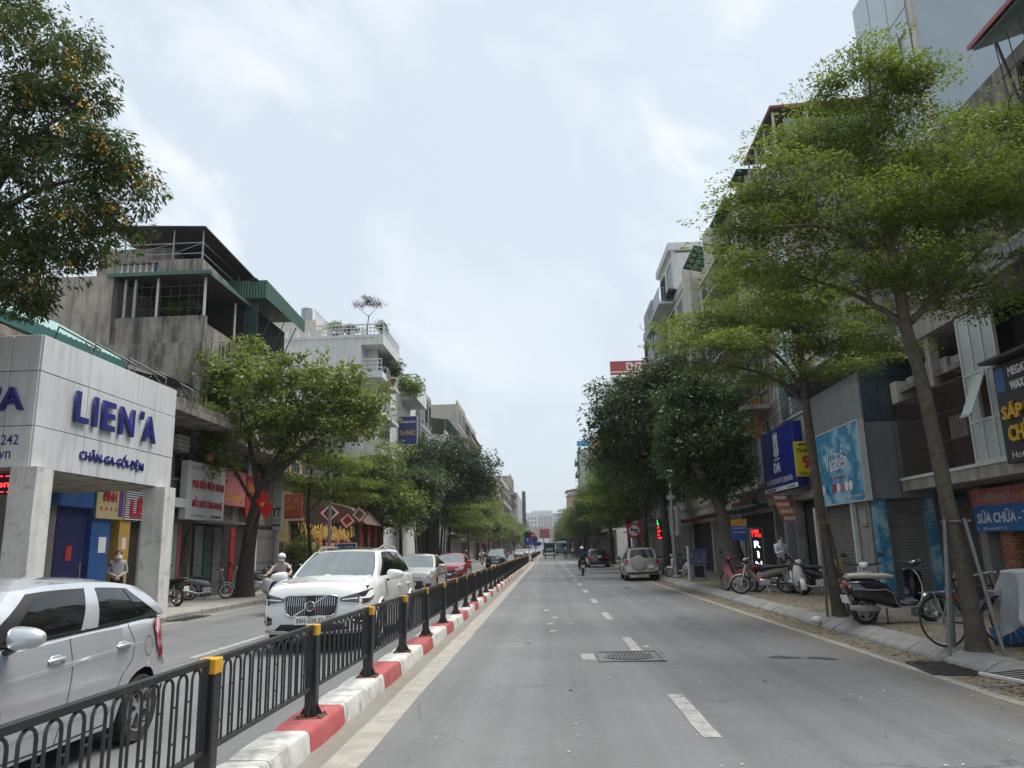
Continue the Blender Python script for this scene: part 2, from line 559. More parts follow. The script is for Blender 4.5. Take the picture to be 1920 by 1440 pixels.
M_SOIL=mat('terrain',(0.16,0.15,0.13),0.95,var=0.2,scale=0.3)
struct('terrain',MB().quad((-1500,-400,-0.6),(1500,-400,-0.6),(1500,2500,-0.6),(-1500,2500,-0.6)),M_SOIL)
# carriageways: one sheet with a fall from the median to the gutters
xs=[KX_L-0.3,KX_L,-8,-6,-4,-2,0,2,4,KX_R,KX_R+0.3]
ys=[-12,0,6,12,20,30,45,70,110,180,300,500,900]
mbr=MB()
mbr.grid([[(x,y,road_z(x))for x in xs]for y in ys])
mbr.f=[f[::-1]for f in mbr.f]
road=struct('road',mbr,M_ASPH)
def road_strip(name,x0,x1,y0,y1,m,dz=0.004,seg=None,ragged=0.0):
 b=MB();P=[]
 seg=seg or[y0,y1]
 for y in seg:
  j=ragged*rnd.uniform(-1,1)
  P.append([(x0+j,y,road_z(x0+j)+dz),(x1+ragged*rnd.uniform(-1,1),y,road_z(x1)+dz)])
 b.grid(P);b.f=[f[::-1]for f in b.f]
 return b.build(name,m,road)
longy=[-4+0.8*i for i in range(0,90)]+[70+4*i for i in range(0,4)]
road_strip('edge_line',-1.74,-1.47,0,0,M_PAINT_CREAM,seg=longy,ragged=0.012)
road_strip('edge_line',4.52,4.66,0,0,M_PAINT_CREAM,seg=longy[:95],ragged=0.012)
road_strip('edge_line',-9.55,-9.42,0,0,M_PAINT_CREAM,seg=[y for y in longy if y<36],ragged=0.01)
road_strip('edge_line',-1.74,-1.55,0,0,M_PAINT_CREAM,seg=[99+8*i for i in range(0,30)],ragged=0.01)
for k in range(0,14):
 y0=6.93+5.3*k+rnd.uniform(-0.08,0.08)
 road_strip('lane_dash',1.235,1.40,0,0,M_PAINT,seg=[y0,y0+0.5,y0+1.0,y0+1.5,y0+1.93],ragged=0.008)
for k in range(0,22):
 y0=102+6*k
 road_strip('lane_dash',1.23,1.40,y0,y0+2.2,M_PAINT)
for k in range(-1,9):
 y0=12.5+8.6*k
 road_strip('lane_dash',-5.84,-5.68,0,0,M_PAINT,seg=[y0,y0+1.1,y0+2.2,y0+3.3],ragged=0.01)
for k in range(0,9):
 x0=-1.3+0.84*k
 road_strip('crossing_mark',x0,x0+0.45,81.6,82.6,M_PAINT)
for k in range(0,9):
 x0=-9.0+0.84*k
 if k<8:road_strip('crossing_mark',x0,x0+0.45,87.0,88.0,M_PAINT)
for(x,y,w,l)in((0.05,15.4,.22,.25),(-0.02,16.8,.2,.3),(0.1,18.3,.16,.5),(0.45,16.9,.16,.2),(1.52,12.9,.14,.3),(-0.1,20.4,.18,.6)):
 b=MB();n=9;pts=[]
 for i in range(n):
  t=2*PI*i/n;q=rnd.uniform(.6,1.1)
  pts.append((x+math.cos(t)*w/2*q,y+math.sin(t)*l/2*q,road_z(x)+0.004))
 b.add(pts,[tuple(range(n))]);b.build('paint_blot',M_PAINT,road)
M_TAR=mat('tar_smear',(0.045,0.045,0.046),0.7,var=.3,scale=8)
for(x,y,w,l,a)in((3.3,11.5,.34,.6,80),(3.75,11.4,.26,.5,60),(2.95,17.6,.07,.7,-62),(2.2,19.4,.05,.6,70),(0.2,9.1,.05,.12,10),(-.4,13.5,.06,.2,40),(2.5,9.6,.05,.1,0),(1.9,26,.2,.6,20),(3.0,31,.25,1.6,5)):
 n=14;ca,sa=math.cos(R(a)),math.sin(R(a));pts=[]
 for i in range(n):
  t=2*PI*i/n;q=rnd.uniform(.55,1.1);u,v=math.cos(t)*w/2*q,math.sin(t)*l/2*q
  xx=x+u*ca-v*sa;pts.append((xx,y+u*sa+v*ca,road_z(xx)+.005))
 MB().add(pts,[tuple(range(n))]).build('tar_smear',M_TAR,road)
pav_r=struct('pavement_right',MB().box(KX_R+0.42,-12,-0.5,16,84,PAV_R),M_PAV_R)
struct('pavement_right_far',MB().box(KX_R+0.05,97,-0.5,16,900,PAV_R),M_PAV_R)
pav_l=struct('pavement_left',MB().box(-60,-12,-0.5,KX_L-0.22,84,PAV_L),M_PAV_L)
struct('pavement_left_far',MB().box(-30,97,-0.5,KX_L-0.05,900,PAV_L),M_PAV_L)
struct('side_road',MB().quad((-60,83.7,-0.16),(KX_L-0.28,83.7,-0.16),(KX_L-0.28,97.3,-0.16),(-60,97.3,-0.16)).quad((KX_R+0.28,83.7,-0.16),(40,83.7,-0.16),(40,97.3,-0.16),(KX_R+0.28,97.3,-0.16)),M_ASPH)
# sloped kerb stones on the right, one by one
zr=road_z(KX_R)
def kerb_r(y0,y1,j=0.0):
 x0=KX_R+j
 sec=[(x0-0.02,zr-0.1),(x0,zr+0.02),(x0+0.02,zr+0.055),(x0+0.20,PAV_R-0.004),(x0+0.24,PAV_R+0.008),(x0+0.415,PAV_R+0.008),(x0+0.415,zr-0.1)]
 return MB().prism(sec,'y',y0,y1)
y=-3.0
while y<46:
 l=1.0+rnd.uniform(-0.03,0.03)
 kerb_r(y+0.012,y+l-0.012,rnd.uniform(-0.016,0.016)).build('kerb_stone',M_KERB,pav_r)
 y+=l
kerb_r(y,84).build('kerb_run',M_KERB,pav_r)
zl=road_z(KX_L)
y=8.0
while y<46:
 l=1.0
 j=rnd.uniform(-.012,.012)
 MB().rbox(KX_L-0.215,y+.01,zl-0.15,KX_L+j,y+l-.01,PAV_L+0.006,0.03).build('kerb_stone',M_KERB,pav_l)
 y+=l
MB().box(KX_L-0.215,y,zl-0.15,KX_L,84,PAV_L+0.006).build('kerb_run',M_KERB,pav_l)
# concrete tree-pit edging and darker square around each right-hand tree come with the trees
# ======= MEDIAN KERB AND FENCE
M_WKERB=mat('kerb_paint_white',(0.55,0.55,0.525),0.75,var=0.10,scale=3,dirt=(0.22,0.21,0.185),dirt_amt=0.85,dirt_scale=4,dirt_lo=0.5,dirt_hi=0.66,bump=0.5,bump_scale=35,obj_var=0.07,streak=0.25)
M_RKERB=mat('kerb_paint_red',(0.36,0.075,0.078),0.75,var=0.14,scale=4,dirt=(0.30,0.19,0.17),dirt_amt=0.6,dirt_scale=6,dirt_lo=0.5,dirt_hi=0.72,bump=0.5,bump_scale=35,obj_var=0.08)
M_FENCE=mat('fence_black_steel',(0.018,0.019,0.021),0.42,0.0,var=0.25,scale=9,dirt=(0.10,0.09,0.075),dirt_amt=0.35,dirt_scale=7,dirt_lo=0.55,dirt_hi=0.75,spec=0.5)
M_YEL=mat('reflective_yellow',(0.62,0.33,0.02),0.5,var=0.12,scale=20,dirt=(0.30,0.17,0.03),dirt_amt=0.5,dirt_scale=16)
MKX0,MKX1,MKZ=-2.32,-1.95,0.18
median=thing('median_kerb','painted concrete median kerb in red and white blocks under the black fence','kerb',(0,0,0))
def kerb_block(y0,y1):
 b=MB();n=4;rings=[]
 sec=[(MKX0,-0.02),(MKX0+.005,MKZ-.035),(MKX0+.04,MKZ),(MKX1-.045,MKZ),(MKX1-.018,MKZ-.012),(MKX1-.004,MKZ-.045),(MKX1+.012,-0.02)]
 for i in range(n+1):
  t=i/n;y=lerp(y0,y1,t)
  e=0.012 if i in(0,n)else 0.0
  rings.append([(x+(e if x<-2.1 else-e)+rnd.uniform(-.004,.004),y,z-(e if z>.1 else 0)+rnd.uniform(-.003,.003))for x,z in sec])
 b.loft(rings);return b
def kerb_run(ya,yb):
 y=ya
 while y<yb:
  for l,m in((1.05,M_RKERB),(0.87,M_WKERB),(0.88,M_WKERB)):
   if y+l>yb+0.5:return
   kerb_block(y+.004,y+l-.004).build('kerb_block',m,median,40)
   y+=l
kerb_run(6.46-2.8*3,84.0)
M_RUST=mat('rust',(0.12,0.055,0.03),0.85,var=0.3,scale=20)
fence=thing('median_fence','long black steel fence with arched bars and yellow capped posts on the median','fence',(0,0,0))
FX=-2.10
def post_mesh():
 b=MB()
 b.rbox(-.05,-.05,0,.05,.05,.745,.008)
 for sx,sy in((1,0),(-1,0),(0,1),(0,-1)):
  if sx:b.prism([(sx*.05,.012),(sx*.10,.012),(sx*.05,.10)],'y',-.005,.005)
  else:
   b.prism([(sy*.05,.012),(sy*.10,.012),(sy*.05,.10)],'x',-.005,.005)
 return b.mesh('post',M_FENCE)
post_me=post_mesh()
cap_me=MB().rbox(-.054,-.054,.665,.054,.054,.758,.006).mesh('reflective_cap',M_YEL)
plate_me=MB().rbox(-.115,-.115,0,.115,.115,.012,.003).cyl((.09,.09,.012),(.09,.09,.03),.012,n=6).cyl((-.09,.09,.012),(-.09,.09,.03),.012,n=6).cyl((.09,-.09,.012),(.09,-.09,.03),.012,n=6).cyl((-.09,-.09,.012),(-.09,-.09,.03),.012,n=6).mesh('base_plate',M_RUST)
def hoop_mesh(n=8):
 b=MB();w=.054;zt=.905;pts=[(0,-w,.43)]
 for i in range(n+1):
  t=PI-PI*i/n
  pts.append((0,w*math.cos(t),zt-w-.006+w*math.sin(t)))
 pts.append((0,w,.43))
 b.tube(pts,.0085,6)
 for z in(.55,.74):b.bar((0,w,z),(0,.165-w,z),.009)
 return b.mesh('hoop',M_FENCE,50)
hoop_me=hoop_mesh()
lo_b=MB();
for k in range(12):
 yy=.06+.165*k+.035
 w=.054
 lo_b.bar((0,yy-w,.43),(0,yy-w,.86),.014);lo_b.bar((0,yy+w,.43),(0,yy+w,.86),.014);lo_b.bar((0,yy-w,.86),(0,yy,.90),.014);lo_b.bar((0,yy,.90),(0,yy+w,.86),.014)
bars_me=lo_b.mesh('infill_bars',M_FENCE)
rail_me=MB().rbox(-.02,.05,.905,.02,2.05,.945,.004).mesh('top_rail',M_FENCE)
brail_me=MB().rbox(-.016,.05,.40,.016,2.05,.432,.004).mesh('bottom_rail',M_FENCE)
stile_me=MB().rbox(-.016,.052,.432,.016,.082,.905,.003).mesh('stile',M_FENCE)
for k in range(-2,37):
 py=4.83+2.1*k
 base=MKZ-.006
 lean=rnd.uniform(-.02,.02)
 p=link('post',post_me,fence,(FX,py,base+.012));p.rotation_euler=(0,lean,rnd.uniform(-.03,.03))
 link('reflective_cap',cap_me,p);
 link('base_plate',plate_me,p,(0,0,-.012))
 if k==36:break
 for me,nm in((rail_me,'top_rail'),(brail_me,'bottom_rail')):
  link(nm,me,fence,(FX,py,0))
 link('stile',stile_me,fence,(FX,py,0));link('stile',stile_me,fence,(FX,py+1.966,0))
 if k<21:
  for i in range(12):
   h=link('hoop',hoop_me,fence,(FX,py+.06+.165*i+.035+rnd.uniform(-.006,.006),0))
 else:
  link('infill_bars',bars_me,fence,(FX,py,0),kind='stuff')
med2=thing('median_kerb','far stretch of red and white median kerb beyond the junction','kerb')
for i in range(0,28):
 m=M_RKERB if i%3==0 else M_WKERB
 MB().rbox(-2.3,97.5+i*4,-.02,-1.95,97.5+i*4+3.98,.2,.02).build('kerb_block',m,med2)
fence2=thing('median_fence','far stretch of black median fence beyond the junction','fence')
for i in range(0,36):
 y0=98+3.0*i
 MB().cbox(FX,y0,.55,.1,.1,.8).build('post',M_FENCE,fence2)
 MB().cbox(FX,y0,.90,.11,.11,.1).build('reflective_cap',M_YEL,fence2)
 b=MB();b.box(FX-.02,y0+.05,.88,FX+.02,y0+2.95,.94);b.box(FX-.02,y0+.05,.38,FX+.02,y0+2.95,.43)
 for q in range(20):b.box(FX-.008,y0+.12+.142*q,.43,FX+.008,y0+.14+.142*q,.88)
 b.build('panel',M_FENCE,fence2)
M_IRON=mat('cast_iron',(0.13,0.13,0.128),0.6,0.3,var=0.25,scale=12,dirt=(0.19,0.18,0.16),dirt_amt=0.7,dirt_scale=9)
M_IRON_D=mat('dark_iron',(0.035,0.032,0.03),0.7,0.2,var=0.3,scale=14)
M_CONC=mat('concrete',(0.30,0.295,0.28),0.88,var=0.2,scale=2.5,dirt=(0.15,0.14,0.12),dirt_amt=0.7,dirt_scale=2.2,bump=0.3,bump_scale=40)
mh=thing('manhole_cover','square cast iron manhole with round ribbed lid set in the lane','manhole cover',(1.13,11.75,road_z(1.13)))
MB().add([(-.47,-.52,.004),(.47,-.52,.004),(.47,.52,.004),(-.47,.52,.004)],[(0,1,2,3)]).build('frame',M_IRON,mh)
b=MB()
for s_ in(-1,1):
 b.box(-.47,s_*.5-.02,.004,.47,s_*.5+.02,.016);b.box(s_*.45-.02,-.48,.004,s_*.45+.02,.48,.016)
b.build('rim',M_IRON,mh)
b=MB().lathe([(.36,.005),(.36,.014),(.34,.016),(.001,.016)],n=32);b.build('lid',M_IRON,mh)
for q in range(-6,7):
 L_=math.sqrt(.34**2-(q*.05)**2)
 MB().box(q*.05-.011,-L_,.0165,q*.05+.011,L_,.023).build('rib',M_IRON_D,mh)
MB().box(-.70,-.30,.004,-.50,.35,.009).build('concrete_patch',M_CONC,mh)
def grate(label,x,y,w,l,n,rz,grp=None,z=0.0):
 g=thing('drain_grate',label,'drain grate',(x,y,z),rz,grp)
 MB().box(-w/2-.05,-l/2-.05,-.16,w/2+.05,l/2+.05,-.12).build('pit_floor',mat('pit_black',(.008,.008,.008),.9,var=0),g)
 b=MB()
 b.box(-w/2-.05,-l/2-.05,-.1,-w/2,l/2+.05,.012);b.box(w/2,-l/2-.05,-.1,w/2+.05,l/2+.05,.012)
 b.box(-w/2,-l/2-.05,-.1,w/2,-l/2,.012);b.box(-w/2,l/2,-.1,w/2,l/2+.05,.012)
 b.build('frame',M_IRON_D,g)
 for i in range(n):
  xx=-w/2+(i+.5)*w/n
  MB().box(xx-w/n*.22,-l/2,-.03,xx+w/n*.22,l/2,.008).build('bar',M_IRON_D,g)
 return g
grate('dark slotted drain grate at the foot of the right kerb near the bicycle',4.96,10.35,0.55,0.95,11,R(-8),z=road_z(4.96)+.012)
grate('rusty drain grate at the left kerb beside the white pillar',-9.75,20.7,0.55,1.5,9,0,z=road_z(-9.75)+.012)
# loose lifted grate and rods lying at the frame's right edge
lg=thing('steel_rack','loose steel grate with white edge lying by the right kerb','steel rack',(5.15,8.9,-.03),R(14))
for i in range(7):MB().cyl((-.3,-.32+i*.1,.10+.0),(.35,-.32+i*.1,.12),.008,n=6).build('bar',M_IRON_D,lg)
MB().rbox(-.32,-.38,.075,-.29,.38,.11,.005).build('edge_bar',mat('worn_white_metal',(.55,.55,.54),.5,var=.15),lg)
MB().rbox(.34,-.38,.085,.37,.38,.12,.005).build('edge_bar',M_IRON_D,lg)
MB().cyl((-.6,-.1,.045),(.2,-.3,.07),.012,n=6).build('rod',M_IRON,lg)
# ======= FALLEN LEAVES AND LITTER
def scatter_leaves(name,label,n,fx,m,size=(.018,.045)):
 vs=[];fs=[]
 for i in range(n):
  x,y,z=fx()
  s=rnd.uniform(*size);a=rnd.uniform(0,2*PI);t=rnd.uniform(0,.012)
  dx,dy=math.cos(a)*s,math.sin(a)*s;ex,ey=-math.sin(a)*s*.5,math.cos(a)*s*.5
  o=len(vs)
  vs+=[(x-dx,y-dy,z+.004),(x+ex,y+ey,z+.004+t),(x+dx,y+dy,z+.006),(x-ex,y-ey,z+.004+t*.5)]
  fs.append((o,o+3,o+2,o+1))
 me=bpy.data.meshes.new(name);me.from_pydata(vs,[],fs);me.materials.append(m)
 o=link(name,me,None,kind='stuff');tag(o,label,'leaves')
M_LITTER=mat('dry_leaf',(0.29,0.23,0.125),0.9,var=0.45,scale=25)
def f_gutter():
 y=5+40*rnd.random()**1.6
 return(KX_R-0.01-abs(rnd.gauss(0,.28)),y,road_z(KX_R-.1)+.002)
scatter_leaves('fallen_leaves','dry tan leaves blown along the right gutter',5200,f_gutter,M_LITTER)
def f_pav():
 y=7+30*rnd.random()**1.3
 return(rnd.uniform(KX_R+.45,8.2),y,PAV_R+.002)
scatter_leaves('fallen_leaves','dry leaves strewn over the right pavement under the trees',9000,f_pav,M_LITTER,(.015,.04))
def f_road():
 return(rnd.choice([rnd.uniform(-1.5,4.4),rnd.gauss(4.0,.5)]),5+35*rnd.random()**1.4,0)
def f_road2():
 x,y,z=f_road();x=min(x,4.9);return(x,y,road_z(x)+.002)
scatter_leaves('leaf_specks','pale leaf specks scattered on the asphalt',420,f_road2,mat('pale_speck',(.5,.47,.40),.9,var=.3,scale=30),(.008,.022))
M_BAG=mat('plastic_bag',(.70,.70,.70),.45,var=.1,scale=10)
def crumple(name,label,loc,r,m,cat='plastic bag',sz=1.0):
 b=MB();b.ball((0,0,r*.62*sz),r,r*.85,r*.62*sz,12,9)
 b.v=[(x*(1+.28*mnoise.noise((x*9/r*.12,y*9,z*9))),y*(1+.28*mnoise.noise((x*7,y*7+3,z*9))),max(0,z*(1+.2*mnoise.noise((x*8,y*8,z*8+5)))))for x,y,z in b.v]
 o=b.build(name,m,None,40,loc);tag(o,label,cat);return o
crumple('plastic_bag','small crumpled white bag on the right kerb',(5.16,15.6,PAV_R-.09),.11,M_BAG)
# ======= TREES
M_BARK=mat('bark',(0.078,0.060,0.045),0.9,var=0.35,scale=9,dirt=(0.14,0.12,0.09),dirt_amt=0.6,dirt_scale=4,bump=0.8,bump_scale=30)
M_BARK_D=mat('bark_dark',(0.045,0.038,0.032),0.92,var=0.35,scale=9,bump=0.8,bump_scale=25)
M_LEAF_MANT=leaf_mat('leaf_yellow_green',(0.070,0.112,0.018),(0.185,0.225,0.050),0.42)
M_LEAF_MANT2=leaf_mat('leaf_mid_green',(0.065,0.115,0.016),(0.145,0.19,0.035),0.42)
M_LEAF_DARK=leaf_mat('leaf_dark',(0.032,0.060,0.020),(0.085,0.125,0.045),0.32,0.38)
M_LEAF_FLAME=leaf_mat('leaf_feathery',(0.028,0.050,0.012),(0.078,0.106,0.026),0.34)
M_LEAF_PLANE=leaf_mat('leaf_broad',(0.085,0.125,0.020),(0.20,0.225,0.065),0.40,0.34)
M_LEAF_FICUS=leaf_mat('leaf_ficus',(0.024,0.046,0.020),(0.064,0.098,0.044),0.28,0.40)
M_FLOWER=mat('flower_yellow',(0.62,0.38,0.02),0.7,var=0.3,scale=8)
M_SEED=mat('seed_rust',(0.30,0.15,0.07),0.8,var=0.3,scale=8)
def leaves_mesh(name,centers,rads,per,ll,lw,flat,droop,m,seed,up=0.75,jit=0.5,shell=0.3,radial=None):
 """centers (k,3), rads (k,3): leaf diamonds scattered through every clump"""
 g=np.random.default_rng(seed)
 k=len(centers);n=k*per
 C=np.repeat(np.asarray(centers),per,axis=0);Rr=np.repeat(np.asarray(rads),per,axis=0)
 off=g.normal(0,1,(n,3))
 if shell:
  nr=np.linalg.norm(off,axis=1,keepdims=True)+1e-6
  off=off/nr*np.minimum(nr,1.0+shell)
 if radial is not None:
  rv=C[:,:2]-np.asarray(radial)[None,:2];rv/=np.linalg.norm(rv,axis=1,keepdims=True)+1e-6
  a,b_=off[:,0].copy()*1.55,off[:,1].copy()*.8
  off[:,0]=rv[:,0]*a-rv[:,1]*b_;off[:,1]=rv[:,1]*a+rv[:,0]*b_
  off[:,2]-=.25*np.abs(a)
 P=C+off*Rr
 d=off*np.array([1,1,0.35])+g.normal(0,jit,(n,3))
 d/=np.linalg.norm(d,axis=1,keepdims=True)+1e-9
 d[:,2]-=droop
 d/=np.linalg.norm(d,axis=1,keepdims=True)+1e-9
 nr=g.normal(0,1-up,(n,3));nr[:,2]+=up
 s=np.cross(d,nr);s/=np.linalg.norm(s,axis=1,keepdims=True)+1e-9
 sz_=g.uniform(0.5,1.35,n)**1.1;L=(ll*sz_)[:,None];W=(lw*sz_*g.uniform(0.8,1.15,n))[:,None]
 up_=np.cross(s,d)
 v=np.empty((n,4,3))
 v[:,0]=P;v[:,1]=P+d*L*.5+s*W*.5+up_*W*.12;v[:,2]=P+d*L;v[:,3]=P+d*L*.5-s*W*.5+up_*W*.12
 me=bpy.data.meshes.new(name)
 me.vertices.add(n*4);me.vertices.foreach_set('co',v.reshape(-1))
 me.loops.add(n*4);me.loops.foreach_set('vertex_index',np.arange(n*4,dtype=np.int32))
 me.polygons.add(n);me.polygons.foreach_set('loop_start',np.arange(0,n*4,4,dtype=np.int32))
 try:me.polygons.foreach_set('loop_total',np.full(n,4,dtype=np.int32))
 except Exception:pass
 me.materials.append(m)
 me.update(calc_edges=True)
 return me
def clumps(blobs,n,seed,cr,flat,cr_var=0.4,bias=2.2):
 g=np.random.default_rng(seed)
 vol=np.array([(b[3]*b[4]*b[5])**(2/3)for b in blobs]);vol/=vol.sum()
 pick=g.choice(len(blobs),n,p=vol)
 B=np.array([b[:6]for b in blobs])[pick]
 d=g.normal(0,1,(n,3));d/=np.linalg.norm(d,axis=1,keepdims=True)
 r=g.random(n)**(1/bias)
 C=B[:,:3]+d*r[:,None]*B[:,3:]
 rr=cr*(1+cr_var*g.normal(0,1,n)).clip(0.45,1.8)
 Rr=np.stack([rr,rr,rr*flat],axis=1)
 return C,Rr
def grow(limbs,centers,r_tip=0.006,r_base=0.035,n=5,seed=1):
 """limbs: polylines with radii already standing; every clump is reached by its own bent twig"""
 g=random.Random(seed)
 nodes=[];depth=[]
 for pts,r0,r1 in limbs:
  k=len(pts)
  for i in range(k-1):
   for t in(0,.25,.5,.75):
    nodes.append(Vector(pts[i]).lerp(Vector(pts[i+1]),t));depth.append(lerp(r0,r1,(i+t)/(k-1)))
  nodes.append(Vector(pts[-1]));depth.append(r1)
 N=np.array([tuple(p)for p in nodes]);D=list(depth)
 cs=[Vector(c)for c in centers]
 order=sorted(range(len(cs)),key=lambda i:float(np.min(np.sum((N-np.array(cs[i]))**2,axis=1))))
 mb=MB();NL=[N]
 cur=N
 for i in order:
  c=cs[i]
  q=np.sum((cur-np.array(c))**2,axis=1)
  q=q+0.6*np.maximum(0,cur[:,2]-c.z+.05)**2*4
  j=int(np.argmin(q));a=Vector(cur[j]);dist=(c-a).length
  if dist<.02:continue
  rb=min(D[j]*.7,r_base*min(1.5,.35+dist*.5));rb=max(rb,r_tip*1.3)
  mid=a.lerp(c,.5)+Vector((g.uniform(-1,1),g.uniform(-1,1),g.uniform(-.2,1)))*dist*.12
  mb.tube([a,a.lerp(mid,.55)+Vector((0,0,-.02*dist)),mid,mid.lerp(c,.6)+Vector((g.uniform(-1,1),g.uniform(-1,1),g.uniform(-1,1)))*dist*.05,c],[rb,rb*.85,lerp(rb,r_tip,.5),lerp(rb,r_tip,.75),r_tip],n,cap=False)
  cur=np.vstack([cur,[tuple(mid)],[tuple(c)]]);D+=[lerp(rb,r_tip,.5),r_tip*1.5]
 return mb
def smooth_path(pts,k=4):
 P=[Vector(p)for p in pts];out=[]
 for i in range(len(P)-1):
  p0,p1,p2,p3=P[max(i-1,0)],P[i],P[i+1],P[min(i+2,len(P)-1)]
  for s in range(k):
   t=s/k
   out.append(0.5*((2*p1)+(-p0+p2)*t+(2*p0-5*p1+4*p2-p3)*t*t+(-p0+3*p1-3*p2+p3)*t**3))
 out.append(P[-1]);return out
def trunk_mesh(pts,r0,r1,flare=1.6,n=12,seed=0,rough=.06):
 P=smooth_path(pts,5);k=len(P)
 L=[0.0]
 for i in range(1,k):L.append(L[-1]+(P[i]-P[i-1]).length)
 rs=[]
 for i in range(k):
  t=L[i]/L[-1]
  r=lerp(r0,r1,t)*(1+(flare-1)*math.exp(-L[i]/(r0*2.2)))
  rs.append(r)
 b=MB();b.tube(P,rs,n)
 axis=[P[i]for i in range(k)for _ in range(n)]
 b.v=[tuple(Vector(v)+(Vector(v)-a).normalized()*(rough*r0*(mnoise.noise(Vector(v)*4.0+Vector((seed,0,0)))+.6*mnoise.noise(Vector(v)*11.0))))if(Vector(v)-a).length>1e-6 else v for v,a in zip(b.v,axis)]
 return b
def make_tree(name,label,trunk,tr,limbs,blobs,nclump,cr,flat,per,leaf,leaf_m,bark_m,seed,droop=0.1,up=.75,group=None,n_trunk=12,flare=1.6,jit=.5,r_base=.035,extra=None,bias=2.2,origin=None,spray=False):
 base=Vector(origin or trunk[0])
 T=thing(name,label,'tree',tuple(base),0,group)
 sh=lambda p:tuple(Vector(p)-base)
 tb=trunk_mesh([sh(p)for p in trunk],tr[0],tr[1],flare,n_trunk,seed)
 tro=tb.build('trunk',bark_m,T,60)
 C,Rr=clumps(blobs,nclump,seed,cr,flat,bias=bias)
 C=C-np.array(base)
 lb=MB();L=[]
 for pts,r0,r1 in limbs:
  P=smooth_path([sh(p)for p in pts],4);L.append((P,r0,r1))
  lb.tube(P,[lerp(r0,r1,i/(len(P)-1))for i in range(len(P))],8)
 lb.build('limbs',bark_m,T,60)
 L.append(([Vector(sh(p))for p in trunk[len(trunk)//2:]],tr[1]*1.3,tr[1]))
 link('branches',grow(L,C,seed=seed,r_base=r_base).mesh('branches',bark_m,60),T,kind='stuff')
 cr_me=leaves_mesh('crown',C,Rr,per,leaf[0],leaf[1],flat,droop,leaf_m,seed,up,jit,radial=(trunk[-1][0]-base.x,trunk[-1][1]-base.y)if spray else None)
 link('crown',cr_me,T,kind='stuff')
 return T,C
T1,C1=make_tree('staked_tree','tall yellow-green tiered tree with propping poles, nearest on the right pavement beside the bicycle',[(5.6,10.75,.02),(5.57,10.75,.9),(5.49,10.75,1.9),(5.43,10.75,3.0),(5.36,10.75,3.85),(5.26,10.75,4.5),(5.25,10.75,5.0)],(.115,.085),[([(5.25,10.75,4.96),(4.96,10.75,5.64),(4.39,10.7,6.08),(3.36,10.25,5.95)],.07,.018),([(5.25,10.75,4.96),(5.61,10.75,5.94),(6.04,10.75,6.78),(6.65,11.05,7.72)],.06,.018),([(5.25,10.75,4.96),(5.17,10.75,6.13),(5.2,10.8,7.17),(5.35,11.05,8.26),(5.52,11.25,9.15)],.075,.014),([(5.33,10.75,4.6),(6.15,10.7,5.35),(6.7,10.35,5.9)],.055,.018),([(5.26,10.75,4.6),(5.6,11.4,5.6),(6.0,12.2,6.3)],.05,.015),([(5.26,10.75,4.6),(4.7,11.3,5.3),(4.0,11.6,5.7)],.045,.015),([(5.28,10.75,4.42),(5.0,10.72,4.78),(4.86,10.7,4.83),(4.76,10.7,4.98),(4.78,10.7,5.14),(4.70,10.7,5.17)],.045,.030)],[(5.62,11.35,8.92,1.06,.9,.62),(4.98,11.55,8.79,.61,.5,.3),(5.91,10.95,8.63,.57,.5,.38),(4.26,11.25,7.82,.84,.7,.3),(3.85,10.75,6.98,.87,.7,.3),(5.36,11.55,7.6,1.27,1.0,.45),(6.09,10.75,7.13,1.32,1.1,.5),(7.46,11.25,7.98,.98,.8,.5),(6.72,10.15,6.35,.94,.8,.5),(4.64,10.55,6.23,1.44,1.1,.5),(6.11,11.35,6.36,1.45,1.1,.5),(3.51,10.95,6.21,.8,.6,.36),(3.12,10.35,5.4,.71,.55,.28),(4.28,11.25,5.69,1.13,.9,.36),(4.85,10.25,5.28,.87,.7,.26),(6.21,10.45,5.38,.88,.7,.36),(4.38,11.05,5.1,.94,.7,.2),(6.06,11.25,5.14,.71,.6,.25),(3.04,11.05,6.01,.48,.4,.28),(6.9,12.2,7.4,1.2,1.0,.5),(7.6,11.0,6.6,1.0,.9,.5),(3.3,11.1,6.6,.6,.5,.4),(3.65,11.2,5.1,.8,.6,.3),(3.95,11.3,6.75,.8,.6,.45),(4.95,11.5,8.0,.95,.7,.4),(6.5,10.7,4.9,.6,.5,.3),(5.85,11.3,8.15,.9,.7,.42),(5.7,10.3,6.4,.95,.7,.42)],1000,.185,.27,110,(.060,.027),M_LEAF_MANT,M_BARK,11,droop=.02,up=.7,spray=True)
